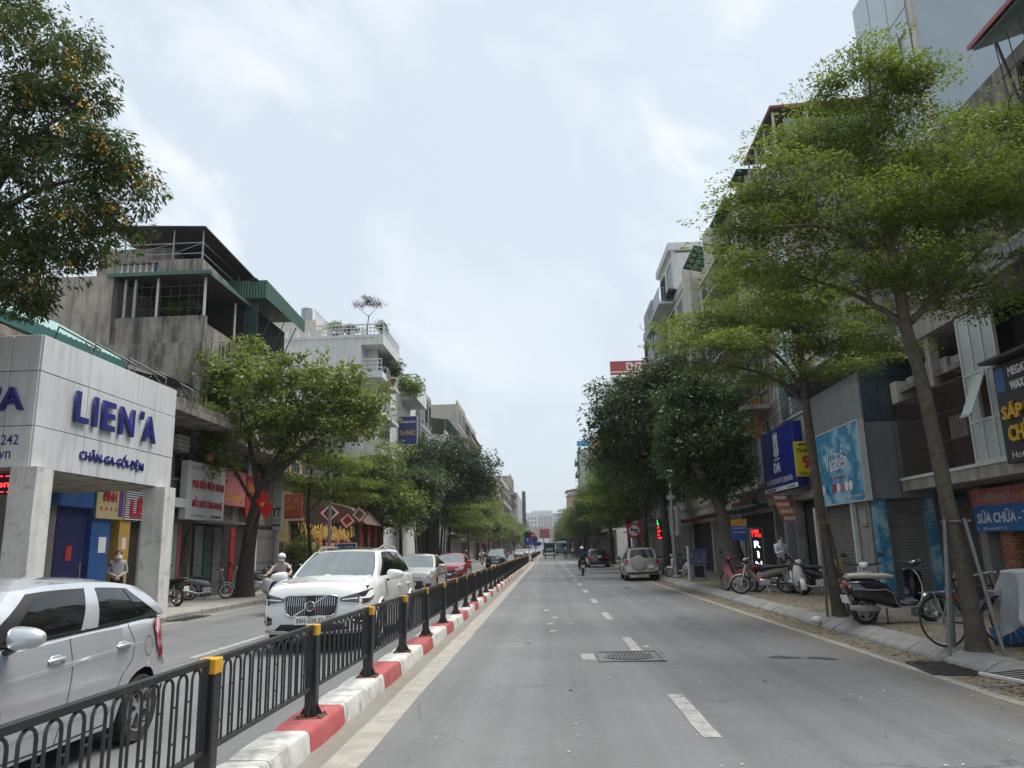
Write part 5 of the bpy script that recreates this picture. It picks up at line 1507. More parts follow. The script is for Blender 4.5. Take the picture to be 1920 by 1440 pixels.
 tl=MB().ball((-.915,0,.68),.03,.075,.055,10,6).build('tail_light',M_TAIL,T,60)
 for sg in(1,-1):MB().ball((-.89,sg*.11,.63),.03,.03,.03,8,6).build('indicator',M_ORANGE,T,60)
 pl=MB().rbox(-.004,-.095,-.07,.004,.095,.07,.003).build('license_plate',M_PLATE,T,None,(-.94,0,.43));pl.rotation_euler=(0,R(-14),0)
 MB().bar((-.80,0,.52),(-.93,0,.46),.05,.01).build('plate_bracket',M_PLAST_B,T)
 MB().loft([ring_xz(x,0,z,rx,ry)for x,z,rx,ry in((-.95,.30,.035,.035),(-.80,.28,.055,.055),(-.50,.26,.055,.055),(-.42,.27,.03,.03))]).build('exhaust',M_ALU,T,50).location=(0,-.16,0)
 MB().cyl((-.6,-.05,.235),(-.6,.13,.235),.09,n=12).build('engine',M_ALU,T,40)
 for sg in(1,-1):MB().tube([(-.22,sg*.08,.26),(-.28,sg*.16,.05),(-.30,sg*.19,.0)],.014,6).build('stand_leg',M_PLAST_B,T)
 return T
def wave(label,m1,m2,name='motorbike',grp=None,plate=True,seat=None):
 """small underbone motorbike"""
 T=thing(name,label,'motorbike',group=grp)
 moto_wheel(T,-.60,.28,.085,'spoke');moto_wheel(T,.62,.28,.075,'spoke',steer=.0)
 MB().loft([ring_xz(x,0,z,rx,ry)for x,z,rx,ry in((-.95,.80,.04,.03),(-.84,.75,.10,.07),(-.6,.68,.13,.10),(-.3,.62,.12,.11),(-.05,.55,.09,.10),(.08,.50,.06,.06))]).build('tail_fairing',m1,T,50)
 MB().loft([ring_xz(x,0,z,rx,ry,12,3)for x,z,rx,ry in((-.90,.835,.07,.025),(-.7,.80,.12,.045),(-.4,.765,.13,.05),(-.1,.76,.10,.045),(.05,.74,.06,.03))]).build('seat',seat or M_SEATB,T,50)
 for sg in(1,-1):
  P=[[(x,sg*(y+.012),z),(x+dx,sg*(y+wd),z-.02)]for x,y,z,dx,wd in((.10,.03,.36,.06,.12),(.22,.03,.52,.10,.16),(.34,.03,.70,.10,.17),(.40,.03,.86,.06,.12))]
  b=MB().grid(P if sg>0 else[r[::-1]for r in P]);b.grid([[(p[0]-.02,p[1],p[2])for p in r][::-1]for r in(P if sg>0 else[r[::-1]for r in P])])
  b.build('leg_shield',m1,T,50)
 MB().loft([ring_xz(x,0,z,rx,ry)for x,z,rx,ry in((.28,.60,.05,.10),(.42,.80,.07,.12),(.46,.90,.06,.08))]).build('front_cowl',m2,T,50)
 MB().loft([ring_xz(x,0,z,rx,ry)for x,z,rx,ry in((.30,.98,.06,.03),(.38,1.0,.10,.055),(.46,.99,.08,.05))]).build('headset',m1,T,50)
 MB().ball((.47,0,.985),.03,.065,.045,10,6).build('headlight',M_HEADL,T,60)
 MB().tube([(.30,-.34,1.03),(.36,-.15,1.0),(.36,.15,1.0),(.30,.34,1.03)],.018,6).build('handlebar',M_PLAST_B,T,60)
 for sg in(1,-1):
  MB().tube([(.34,sg*.24,1.02),(.35,sg*.30,1.15),(.33,sg*.33,1.19)],.006,4).build('mirror_stem',M_PLAST_B,T)
  MB().ball((.33,sg*.35,1.21),.012,.06,.042,8,6).build('mirror',M_PLAST_B,T,60)
  MB().tube([(.44,sg*.05,.86),(.62,sg*.06,.28)],.018,6).build('fork',M_ALU,T)
  MB().tube([(-.60,sg*.09,.28),(-.50,sg*.10,.62)],.022,6).build('shock_absorber',M_ALU,T)
 F=[]
 for i in range(7):
  a=R(10+130*i/6);cx,cz=.62+.31*math.cos(a),.28+.31*math.sin(a)
  F.append([(cx-.03*u*u*math.cos(a),u*.06,cz-.04*u*u*math.sin(a))for u in(-1,0,1)])
 MB().grid(F).build('front_fender',m1,T,60)
 MB().rbox(-.18,-.10,.22,.14,.10,.42,.03).cyl((-.06,-.13,.32),(-.06,.13,.32),.08,n=10).build('engine',M_ALU,T,40)
 MB().tube([(.12,-.10,.26),(-.3,-.12,.22),(-.5,-.13,.28),(-.92,-.13,.36)],[.018,.03,.045,.045],8).build('exhaust',M_ALU,T,50)
 MB().bar((-.60,.06,.28),(-.10,.06,.30),.03,.05).build('chain_case',M_PLAST_B,T)
 MB().tube([(-.95,0,.78),(-.98,.0,.60)],.02,5).build('rear_fender',M_PLAST_B,T)
 MB().ball((-.955,0,.755),.02,.06,.03,8,6).build('tail_light',M_TAIL,T,60)
 if plate:MB().rbox(-1.0,-.09,.46,-.985,.09,.60,.003).build('license_plate',M_PLATE,T)
 MB().tube([(-.95,-.08,.84),(-1.02,0,.87),(-.95,.08,.84)],.012,5).build('grab_rail',M_ALU,T)
 MB().tube([(-.05,.10,.22),(-.10,.26,.0)],.012,5).build('side_stand',M_ALU,T)
 return T
M_SKIN=mat('skin',(.42,.25,.17),.55,var=.08,scale=12)
M_HAIR=mat('hair_black',(.008,.007,.007),.5,var=.2,scale=30)
M_MASK=mat('face_mask',(.68,.70,.72),.8,var=.05)
M_EYE=mat('eye_dark',(.01,.008,.008),.3,var=0)
def cloth(name,col):return mat('cloth_'+name,col,.88,var=.14,scale=14,bump=.3,bump_scale=20)
def person(label,joints,looks,loc,rz,hair='short',mask=True,helmet=None,face=True,name='person',grp=None,hands=True,extra=None,long_sleeve=True):
 """joints: dict of points in metres (local, facing +X). One skinned surface; faces take cloth or skin by nearest limb."""
 J={k:Vector(v)for k,v in joints.items()}
 T=thing(name,label,'person',loc,rz,grp)
 chain=[('pelvis','belly',.13),('belly','chest',.15),('chest','neck',.07),('neck','head',.055)]
 V_,E_,RAD=[],[],[]
 idx={}
 def vert(key,p,r):
  if key in idx:return idx[key]
  idx[key]=len(V_);V_.append(tuple(p));RAD.append(r);return idx[key]
 vert('pelvis',J['pelvis'],(.15,.115));vert('belly',J['belly'],(.14,.105));vert('chest',J['chest'],(.165,.115));vert('neck',J['neck'],(.058,.058));vert('head',J['head'],(.088,.10));vert('crown',J['head']+(J['head']-J['neck']).normalized()*.10,(.07,.08))
 for a,b in(('pelvis','belly'),('belly','chest'),('chest','neck'),('neck','head'),('head','crown')):E_.append((idx[a],idx[b]))
 SEG=[('shirt','pelvis','belly'),('shirt','belly','chest'),('shirt','chest','neck'),('skin','neck','head')]
 for s in 'LR':
  vert('sh'+s,J['sh'+s],(.062,.062));vert('el'+s,J['el'+s],(.046,.046));vert('wr'+s,J['wr'+s],(.033,.03));vert('ha'+s,J['wr'+s]+(J['wr'+s]-J['el'+s]).normalized()*.085,(.040,.022))
  vert('hip'+s,J['hip'+s],(.095,.095));vert('kn'+s,J['kn'+s],(.066,.066));vert('an'+s,J['an'+s],(.045,.045));vert('to'+s,J['to'+s],(.042,.032))
  for a,b in(('chest','sh'+s),('sh'+s,'el'+s),('el'+s,'wr'+s),('wr'+s,'ha'+s),('pelvis','hip'+s),('hip'+s,'kn'+s),('kn'+s,'an'+s),('an'+s,'to'+s)):E_.append((idx[a],idx[b]))
  SEG+=[('shirt','chest','sh'+s),('shirt','sh'+s,'el'+s),('shirt' if long_sleeve else 'skin','el'+s,'wr'+s),('skin','wr'+s,'ha'+s),('trousers','pelvis','hip'+s),('trousers','hip'+s,'kn'+s),('trousers','kn'+s,'an'+s),('shoes','an'+s,'to'+s)]
 me=bpy.data.meshes.new('body');me.from_pydata(V_,E_,[])
 o=bpy.data.objects.new('body',me);COL.objects.link(o)
 mod=o.modifiers.new('skin','SKIN');mod.use_smooth_shade=True
 sv=me.skin_vertices[0].data
 for i,r in enumerate(RAD):sv[i].radius=r
 sv[0].use_root=True
 o.modifiers.new('sub','SUBSURF').levels=2
 dg=bpy.context.evaluated_depsgraph_get()
 bm=bpy.data.meshes.new_from_object(o.evaluated_get(dg))
 bpy.data.objects.remove(o)
 P=[tuple(v.co)for v in bm.vertices];F=[tuple(p.vertices)for p in bm.polygons]
 bpy.data.meshes.remove(bm)
 order=['skin','shirt','trousers','shoes']
 def seg_of(c):
  best,bd='shirt',1e9
  for lab,a,b in SEG:
   A,B=Vector(V_[idx[a]]),Vector(V_[idx[b]]);d=B-A
   t=max(0,min(1,(c-A).dot(d)/max(1e-9,d.length_squared)))
   q=(c-(A+d*t)).length-RAD[idx[a]][0]*.5
   if q<bd:best,bd=lab,q
  return best
 MI=[]
 for f in F:
  c=sum((Vector(P[i])for i in f),Vector())/len(f);MI.append(order.index(seg_of(c)))
 mb=MB();mb.add(P,F)
 if hands:
  for s in 'LR':
   w=J['wr'+s];d=(w-J['el'+s]).normalized();side=d.cross(Vector((0,0,1)))
   if side.length<.2:side=d.cross(Vector((1,0,0)))
   side.normalize();dn=side.cross(d).normalized()
   if dn.z>0:dn=-dn
   k0=len(mb.f)
   for i,(off,ln)in enumerate(((-.030,.062),(-.010,.075),(.010,.078),(.030,.068))):
    a=w+d*.085+side*off
    mb.tube([a,a+d*ln*.45+dn*.012,a+d*ln*.75+dn*.038,a+d*ln*.7+dn*.062],[.0095,.009,.0085,.007],6)
   a=w+d*.035+side*(.036 if s=='L' else-.036)
   mb.tube([a,a+side*(.025 if s=='L' else-.025)+d*.03+dn*.01,a+side*(.02 if s=='L' else-.02)+d*.055+dn*.03],[.011,.010,.008],6)
   MI+=[0]*(len(mb.f)-k0)
 h=J['head'];fwd=Vector((1,0,0));
 if face:
  k0=len(mb.f)
  mb.ball(tuple(h+Vector((.092,0,-.01))),.020,.014,.026,8,6)
  for s in(1,-1):mb.ball(tuple(h+Vector((.0,s*.094,-.005))),.020,.012,.032,8,6)
  MI+=[0]*(len(mb.f)-k0)
 me=mb.mesh('body',None,None)
 for k in order:me.materials.append(looks[k])
 me.polygons.foreach_set('material_index',MI);me.polygons.foreach_set('use_smooth',[True]*len(MI));me.update()
 link('body',me,T)
 if face:
  for s in(1,-1):MB().ball(tuple(h+Vector((.083,s*.033,.018))),.010,.014,.008,8,6).build('eye',M_EYE,T,60)
  if not mask:MB().ball(tuple(h+Vector((.084,0,-.055))),.008,.024,.006,8,6).build('mouth',mat('lips',(.30,.12,.10),.5,var=0),T,60)
 if mask:
  P_=[[(h.x+.102-.085*(abs(u)**2.2)+(.012 if j==1 else 0),h.y+u*.090,h.z+z)for u in[-1+i/4 for i in range(9)]]for j,z in enumerate((.008,-.035,-.085))]
  MB().grid(P_[::-1]).build('face_mask',M_MASK,T,60)
 if helmet:
  prof=[]
  b=MB();n=18
  rings=[]
  for i in range(7):
   t=R(-12)+(PI/2-R(-12))*i/6
   rings.append([(h.x-.008+.135*math.cos(t)*math.cos(2*PI*j/n),h.y+.120*math.cos(t)*math.sin(2*PI*j/n),h.z+.035+.118*math.sin(t))for j in range(n)])
  b.loft(rings);hm=b.build('helmet',helmet,T,60)
  MB().grid([[(h.x+.10+.07*k-.05*u*u,h.y+u*.10,h.z+.04-.01*k)for u in(-1,-.5,0,.5,1)]for k in(0,1)]).build('visor',M_PLAST_B,hm,60)
  for s in(1,-1):MB().tube([(h.x+.01,h.y+s*.105,h.z+.03),(h.x+.03,h.y+s*.085,h.z-.07),(h.x+.05,h.y,h.z-.115)],.006,4).build('strap',M_PLAST_B,hm)
 else:
  b=MB();b.ball((h.x-.014,h.y,h.z+.032),.105,.098,.098,14,10)
  b.v=[(x if x<h.x+.05 else h.x+.05+(x-h.x-.05)*.3,y,z if z>h.z-.02 or x<h.x-.01 else h.z-.02+(z-h.z+.02)*.1)for x,y,z in b.v]
  if hair=='long':
   b.loft([[(h.x-.06+.045*math.cos(a),h.y+w*math.sin(a),z)for a in[2*PI*i/10 for i in range(10)]]for z,w in((h.z+.03,.09),(h.z-.08,.085),(h.z-.20,.07),(h.z-.27,.04))])
  b.build('hair',M_HAIR,T,60)
 return T
STAND=dict(pelvis=(0,0,.93),belly=(.01,0,1.08),chest=(0,0,1.28),neck=(.01,0,1.44),head=(.03,0,1.56),shL=(0,.17,1.37),shR=(0,-.17,1.37),elL=(-.02,.22,1.09),elR=(-.02,-.22,1.09),wrL=(.08,.20,.86),wrR=(.08,-.20,.86),hipL=(0,.09,.88),hipR=(0,-.09,.88),knL=(.02,.10,.49),knR=(.02,-.10,.49),anL=(-.02,.11,.09),anR=(-.02,-.11,.09),toL=(.13,.13,.035),toR=(.13,-.13,.035))
RIDE=dict(pelvis=(-.28,0,.88),belly=(-.26,0,1.03),chest=(-.20,0,1.22),neck=(-.16,0,1.38),head=(-.12,0,1.50),shL=(-.19,.18,1.30),shR=(-.19,-.18,1.30),elL=(.02,.30,1.10),elR=(.02,-.30,1.10),wrL=(.26,.31,1.07),wrR=(.26,-.31,1.07),hipL=(-.25,.10,.86),hipR=(-.25,-.10,.86),knL=(.14,.20,.74),knR=(.14,-.20,.74),anL=(.14,.17,.38),anR=(.14,-.17,.38),toL=(.28,.18,.33),toR=(.28,-.18,.33))
GREY=cloth('grey',(.33,.32,.34));DARK=cloth('dark',(.016,.016,.02));BEIGE=cloth('pink_beige',(.46,.38,.36));JEAN=cloth('denim',(.04,.06,.11));WHITE=cloth('white',(.62,.65,.70));BLACK=cloth('black',(.012,.012,.013));NAVY=cloth('navy',(.015,.02,.045));SHOE=cloth('shoe',(.03,.028,.026));RED_C=cloth('red',(.30,.02,.02));GRY2=cloth('slate',(.10,.11,.13))
H_WHITE=mat('helmet_white',(.70,.71,.72),.25,var=.05,coat=.8);H_DARK=mat('helmet_dark',(.02,.02,.025),.25,var=.05,coat=.8);H_BLUE=mat('helmet_blue',(.05,.12,.30),.25,var=.05,coat=.8);H_RED=mat('helmet_red',(.35,.03,.03),.25,var=.05,coat=.8)
# woman standing under the arcade, hands together
wj=dict(STAND);wj.update(wrL=(.20,.05,1.00),wrR=(.20,-.03,1.00),elL=(-.01,.23,1.10),elR=(-.01,-.23,1.10))
person('person in a grey top and white mask standing under the arcade between the pillars',wj,dict(skin=M_SKIN,shirt=GREY,trousers=DARK,shoes=SHOE),(-11.9,21.0,PAV_L),R(-62),hair='long')
# rider coming up on the left
LB=vespa('dark blue scooter ridden towards the camera on the left carriageway',M_PLAST_BL,M_SEATB,M_PLAST_W,name='scooter')
LB.location=(-7.55,21.6,road_z(-7.5));LB.rotation_euler=(0,0,R(-84))
person('rider in a white helmet, mask and pale pink top on the dark blue scooter',RIDE,dict(skin=M_SKIN,shirt=BEIGE,trousers=JEAN,shoes=SHOE),(-7.55,21.6,road_z(-7.5)),R(-84),helmet=H_WHITE,long_sleeve=False)
# rider going away on the right
RB=wave('black motorbike ridden away up the right carriageway',M_PLAST_B,M_PLAST_B)
RB.location=(1.95,45.5,road_z(2));RB.rotation_euler=(0,0,R(90))
person('rider in dark clothes and pale helmet riding away up the right carriageway',RIDE,dict(skin=M_SKIN,shirt=NAVY,trousers=BLACK,shoes=SHOE),(1.95,45.5,road_z(2)),R(90),helmet=H_WHITE,face=False,mask=False)
# shopkeeper in white beside the light sign
pj=dict(STAND);pj.update(wrR=(.30,-.16,1.16),elR=(.06,-.22,1.12))
PW=person('person in a long white top standing by the lit vertical sign on the right',pj,dict(skin=M_SKIN,shirt=WHITE,trousers=GRY2,shoes=SHOE),(7.62,25.8,PAV_R),R(-75),mask=False)
person('person in black standing by the tree behind the parked SUV',STAND,dict(skin=M_SKIN,shirt=BLACK,trousers=DARK,shoes=SHOE),(5.75,47.0,PAV_R),R(-100),mask=False,face=False)
# parked scooters and motorbikes ----------
V1=vespa('dark blue scooter with cream seat and silver trim parked by the second right-hand tree',M_VESPA,M_SEATT,M_ALU,mirrors=False)
V1.location=(6.2,14.5,PAV_R);V1.scale=(1.05,1.05,1.05);V1.rotation_euler=(0,0,R(14))
V2=vespa('white scooter parked just behind the dark blue one',M_PLAST_W,M_SEATB,M_PLAST_G)
V2.location=(6.0,15.3,PAV_R);V2.rotation_euler=(0,0,R(62))
W1=wave('black motorbike with a silver stripe nearest the white arcade pillar',M_PLAST_B,M_PLAST_G);W1.location=(-12.0,24.0,PAV_L);W1.rotation_euler=(0,0,R(152))
W2=wave('old silver motorbike with bare frame beside the black one on the left pavement',M_PLAST_G,M_ALU);W2.location=(-12.0,27.0,PAV_L);W2.rotation_euler=(0,0,R(20))
V3=vespa('cream scooter with its front wheel turned in, left of the thick dark trunk',mat('scooter_cream',(.55,.50,.42),.3,var=.05,coat=.8),M_SEATB,M_ALU);V3.location=(-12.3,30.6,PAV_L);V3.rotation_euler=(0,0,R(-80))
GLM='motorbikes parked in a row on the left pavement behind the thick trunk'
for i,(x,y,a,src,lab)in enumerate(((-11.9,31.6,20,W1,'first black motorbike of the row behind the white bag'),(-11.8,32.5,25,W2,'silver motorbike in the row behind the thick trunk'),(-11.7,33.4,18,W1,'black motorbike in the middle of the row behind the thick trunk'),(-11.6,34.4,22,W1,'last black motorbike of the row before the flower pots'),(-11.9,35.4,24,W2,'far silver motorbike of the row by the flower pots'))):
 copy_thing(src,lab,(x,y,PAV_L),R(a),GLM)
crumple('plastic_bag','large white plastic bag standing at the foot of the thick dark trunk',(-10.75,29.6,PAV_L),.34,M_BAG,sz=1.5)
W3=wave('red motorbike parked nose in by the leaning trunk on the right',M_PLAST_R,M_PLAST_B);W3.location=(5.95,24.9,PAV_R);W3.rotation_euler=(0,0,R(115))
# old sidecar-like cart bike with pale leg shields
W4=wave('pale old motorbike parked side-on in front of the lit vertical sign',mat('plastic_tan',(.24,.19,.15),.45,var=.1),M_PLAST_B,seat=M_SEATB);W4.location=(6.35,23.5,PAV_R);W4.rotation_euler=(0,0,R(176));W4.scale=(1.1,1,1)
W5=copy_thing(W1,'black motorbike behind the pale old one on the right pavement',(7.0,24.4,PAV_R),R(-10))
V4=vespa('white scooter facing the camera in front of the dark doorway on the right',M_PLAST_W,M_SEATB,M_PLAST_B);V4.location=(7.15,23.0,PAV_R);V4.rotation_euler=(0,0,R(-95));V4.scale=(.93,.93,.93)
W6=wave('black motorbike with a yellow basket and white-rimmed wheel on the right pavement',M_PLAST_B,M_PLAST_G);W6.location=(7.65,22.3,PAV_R);W6.rotation_euler=(0,0,R(-42))
MB().lathe([(.12,0),(.16,.2),(.165,.2),(.13,.0)],n=14).build('basket',mat('basket_yellow',(.42,.33,.10),.6,var=.15),W6,40,(.52,0,.78))
copy_thing(V2,'white scooter parked by the lotus lamp post on the right pavement',(6.25,36.6,PAV_R),R(150))
copy_thing(W1,'dark motorbike parked past the lotus lamp post on the right pavement',(6.7,38.6,PAV_R),R(120))
copy_thing(V2,'white scooter parked beside the person in black behind the parked SUV',(6.3,47.6,PAV_R),R(200))
# distant riders: one machine and one figure each, copied
RG,BG='distant riders up the street','distant motorbikes up the street'
rider0=person('distant rider in dark top and white helmet up the street',RIDE,dict(skin=M_SKIN,shirt=GRY2,trousers=BLACK,shoes=SHOE),(0,0,0),0,helmet=H_WHITE,face=False,mask=False,hands=False,grp=RG)
rider1=person('distant rider in a white top up the street',RIDE,dict(skin=M_SKIN,shirt=WHITE,trousers=JEAN,shoes=SHOE),(0,0,0),0,helmet=H_RED,face=False,mask=False,hands=False,grp=RG)
spots=[(-7.2,84,-90,1,'rider in red helmet beside the dark blue SUV on the left carriageway',W3),(-8.5,80,-90,0,'dark rider hugging the left kerb near the ficus',W1),(2.6,118,90,0,'rider between the small truck and the bus',W1),(3.9,128,90,1,'rider in white nearest the kerb behind the bus',W2),(4.5,134,90,0,'dark rider near the kerb at the far right',W1),(3.2,142,90,1,'rider in white ahead of the pair near the kerb',W1),(-.9,150,90,0,'rider on the left of the small truck far up the street',W2),(4.8,146,90,1,'farthest rider in white hugging the right kerb',W3),(-6.4,150,-90,0,'rider coming between the cars far up the left carriageway',W1),(1.6,150,90,0,'rider just behind the bus far up the street',W1),(-7.5,120,-90,1,'rider in white coming past the junction on the left',W2)]
for i,(x,y,a,k,lab,bike)in enumerate(spots):
 src=(rider0,rider1)[k]
 if i==0:r_=rider1;r_.location=(x,y,road_z(x));r_.rotation_euler=(0,0,R(a));r_['label']=lab
 elif i==1:r_=rider0;r_.location=(x,y,road_z(x));r_.rotation_euler=(0,0,R(a));r_['label']=lab
 else:copy_thing(src,lab,(x,y,road_z(x)),R(a),RG)
 copy_thing(bike,'motorbike under the '+lab,(x,y,road_z(x)),R(a),BG)
M_TRUCK=mat('truck_grey',(.36,.37,.35),.5,var=.1);M_TARP=mat('tarp_dark',(.03,.036,.038),.8,var=.2)
tk=thing('small_truck','small grey truck with a dark box driving away by the far fence','truck',(.2,120,road_z(0)))
MB().rbox(-.82,-1.6,.95,.82,1.5,2.35,.04).build('cargo_box',M_TARP,tk);MB().rbox(-.82,-1.62,.55,.82,-1.55,.95,.02).build('tailgate',M_TRUCK,tk)
MB().rbox(-.80,-1.6,.42,.80,3.0,.56,.03).build('chassis',M_UNDER,tk);MB().rbox(-.78,1.6,.5,.78,3.0,1.95,.12).build('cab',M_TRUCK,tk)
MB().rbox(-.60,-1.63,.58,.60,-1.60,.90,.01).build('tail_panel',M_PLATE,tk)
for sx in(-.68,.68):
 MB().box(sx-.08,-1.64,.62,sx+.08,-1.62,.78).build('tail_light',M_TAIL,tk)
 for yw in(-.9,2.3):MB().lathe([(.2,-.09),(.33,-.09),(.33,.09),(.2,.09)],n=16,axis='x').build('wheel',M_TYRE,tk,40,(sx,yw,.33))
MB().quad((-.5,-1.612,1.2),(.5,-1.612,1.2),(.5,-1.612,1.6),(-.5,-1.612,1.6)).build('tarp_patch',M_TRUCK,tk)
M_BUS=mat('bus_blue',(.04,.22,.38),.35,var=.06,coat=.5)
bs=thing('bus','light blue bus driving away beyond the small truck','bus',(2.85,172,road_z(2.8)))
MB().rbox(-1.2,-4.5,.45,1.2,4.5,3.0,.18).build('body',M_BUS,bs,40)
MB().rbox(-1.0,-4.53,1.75,1.0,-4.48,2.6,.02).build('rear_window',M_GLASS_D,bs)
MB().rbox(-1.15,-4.52,2.65,1.15,-4.47,2.92,.02).build('roof_band',mat('bus_pale',(.42,.50,.55),.4,var=.05),bs)
MB().rbox(-1.15,-4.54,.5,1.15,-4.48,.75,.02).build('bumper',M_TRIM,bs)
for sx in(-1,1):
 for k in range(6):MB().rbox(sx*1.195,-3.9+k*1.35,1.7,sx*1.215,-2.7+k*1.35,2.5,.005).build('side_window',M_GLASS_D,bs)
 MB().box(sx*1.0-.1,-4.54,1.1,sx*1.0+.1,-4.50,1.4).build('tail_light',M_TAIL,bs)
 for yw in(-2.6,2.8):MB().lathe([(.25,-.13),(.48,-.13),(.48,.13),(.25,.13)],n=16,axis='x').build('wheel',M_TYRE,bs,40,(sx*1.05,yw,.48))
M_OLD=mat('old_render',(0.27,0.245,0.21),0.92,var=0.25,scale=1.8,streak=.95,dirt=(0.045,0.042,0.038),dirt_amt=0.9,dirt_scale=1.3,dirt_lo=.45,dirt_hi=.64,run=.4,bump=.4,bump_scale=18)
M_OLD_L=mat('old_render_pale',(0.36,0.325,0.28),0.9,var=0.18,scale=1.4,streak=.75,dirt=(0.13,0.12,0.10),dirt_amt=0.75,dirt_scale=1.2,dirt_lo=.46,dirt_hi=.66,run=.35,bump=.3,bump_scale=18)
M_CREAM=mat('cream_render',(0.50,0.47,0.41),0.85,var=.08,scale=1.2,streak=.35,dirt=(.30,.28,.24),dirt_amt=.4,dirt_scale=.7)
M_WHITE_R=mat('white_render',(0.60,0.61,0.60),0.85,var=.06,scale=.8,streak=.28,dirt=(.42,.43,.43),dirt_amt=.4,dirt_scale=.5)
M_BEIGE_R=mat('beige_render',(0.43,0.395,0.34),0.85,var=.08,scale=1,streak=.35,dirt=(.25,.23,.2),dirt_amt=.4,dirt_scale=.6)
M_GREY_R=mat('grey_render',(0.30,0.31,0.32),0.85,var=.1,scale=1,streak=.35)
M_YEL_R=mat('ochre_render',(0.45,0.34,0.17),0.85,var=.1,scale=1,streak=.4)
M_BLUEW=mat('pale_blue_wall',(0.30,0.38,0.44),0.6,var=.08,scale=.35,dirt=(.36,.43,.49),dirt_amt=.6,dirt_scale=.3)
M_PINK_R=mat('brick_pink',(0.36,0.20,0.15),0.85,var=.15,scale=3)
M_GLASSB=mat('window_glass',(0.05,0.062,0.068),0.08,var=.35,scale=.9,spec=.8,coat=.4)
M_GLASSG=mat('glass_green',(0.14,0.21,0.19),0.06,var=.4,scale=1.1,spec=.9,coat=.5)
M_DARKIN=mat('dark_interior',(0.022,0.020,0.018),0.9,var=.4,scale=2)  # near-black colour, mostly standing for the shade inside rooms and openings
M_FRAME_W=mat('frame_white',(0.52,0.55,0.54),0.5,var=.1,scale=5,dirt=(.3,.3,.28),dirt_amt=.4,dirt_scale=4)
M_FRAME_D=mat('frame_dark',(0.05,0.042,0.036),0.6,var=.2,scale=5)
M_SHUT=mat('shutter_grey',(0.235,0.23,0.215),0.55,.3,var=.12,scale=1.6,dirt=(.13,.12,.10),dirt_amt=.5,dirt_scale=1.5)
M_SHUT_Y=mat('shutter_sand',(0.40,0.36,0.26),0.55,.1,var=.1,scale=1.6,dirt=(.25,.22,.16),dirt_amt=.4,dirt_scale=1.5)
M_GREEN_S=mat('green_sheet',(0.045,0.12,0.085),0.5,var=.12,scale=2,dirt=(.10,.13,.11),dirt_amt=.4,dirt_scale=1.4)
M_TEAL_S=mat('teal_sheet',(0.19,0.33,0.31),0.5,var=.12,scale=1.2,dirt=(.30,.38,.36),dirt_amt=.5,dirt_scale=.9)
M_TEAL_D=mat('teal_dark',(0.03,0.13,0.115),0.5,var=.12,scale=1.2)
M_RED_S=mat('red_roof_sheet',(0.30,0.06,0.055),0.5,var=.12,scale=1.5,dirt=(.20,.10,.09),dirt_amt=.4,dirt_scale=1.2)
M_DARK_S=mat('dark_sheet',(0.060,0.058,0.056),0.7,.2,var=.2,scale=1.5)
M_BLUE_AWN=mat('awning_blue_glass',(0.05,0.16,0.20),0.15,var=.15,scale=1,spec=.7)
M_NAVY_F=mat('frame_navy',(0.02,0.035,0.07),0.5,var=.1)
M_RAIL_W=mat('rail_white',(0.55,0.56,0.56),0.5,var=.08,scale=5)
M_RAIL_D=mat('rail_rust',(0.075,0.042,0.030),0.75,var=.25,scale=8)
M_STEEL=mat('steel_grey',(0.30,0.31,0.32),0.45,.6,var=.15,scale=6)
M_TERRA=mat('terracotta',(0.28,0.11,0.06),0.85,var=.15)
M_AC=mat('ac_cream',(0.46,0.45,0.40),0.5,var=.08,scale=5,dirt=(.28,.26,.22),dirt_amt=.4,dirt_scale=5)
def FP(face,base,u,d,z):
 return(base+d,u,z)if face=='+x' else(base-d,u,z)if face=='-x' else(u,base-d,z)
def fbox(b,face,base,u0,u1,d0,d1,z0,z1):
 p,q=FP(face,base,u0,d0,z0),FP(face,base,u1,d1,z1)
 return b.box(p[0],p[1],p[2],q[0],q[1],q[2])
def fb(name,face,base,u0,u1,d0,d1,z0,z1,m,parent):
 return fbox(MB(),face,base,u0,u1,d0,d1,z0,z1).build(name,m,parent)
def fbar(b,face,base,pu0,pd0,pz0,pu1,pd1,pz1,w):
 return b.bar(FP(face,base,pu0,pd0,pz0),FP(face,base,pu1,pd1,pz1),w)
def window(parent,face,base,u0,u1,z0,z1,nu=2,nz=1,frame=None,glass=None,sill=True,depth=.06,grille=False):
 fm=frame or M_FRAME_W;t=.05
 b=MB()
 fbox(b,face,base,u0,u0+t,0,depth,z0,z1);fbox(b,face,base,u1-t,u1,0,depth,z0,z1)
 fbox(b,face,base,u0+t,u1-t,0,depth,z1-t,z1);fbox(b,face,base,u0+t,u1-t,0,depth,z0,z0+t)
 for i in range(1,nu):
  u=lerp(u0,u1,i/nu);fbox(b,face,base,u-.022,u+.022,.0,depth*.9,z0+t,z1-t)
 for i in range(1,nz):
  z=lerp(z0,z1,i/nz);fbox(b,face,base,u0+t,u1-t,.0,depth*.8,z-.02,z+.02)
 w=b.build('window',fm,parent)
 fb('pane',face,base,u0+.03,u1-.03,-.02,.018,z0+.03,z1-.03,glass or M_GLASSB,w)
 if sill:fb('sill',face,base,u0-.06,u1+.06,.004,.13,z0-.09,z0-.004,M_CONC,w)
 if grille:
  g=MB();n=max(3,int((u1-u0)/.14))
  for i in range(n+1):u=lerp(u0,u1,i/n);fbox(g,face,base,u-.008,u+.008,depth+.01,depth+.026,z0,z1)
  for i in range(4):z=lerp(z0,z1,i/3);fbox(g,face,base,u0,u1,depth+.026,depth+.036,z-.008,z+.008)
  g.build('grille',M_FRAME_D,w)
 return w
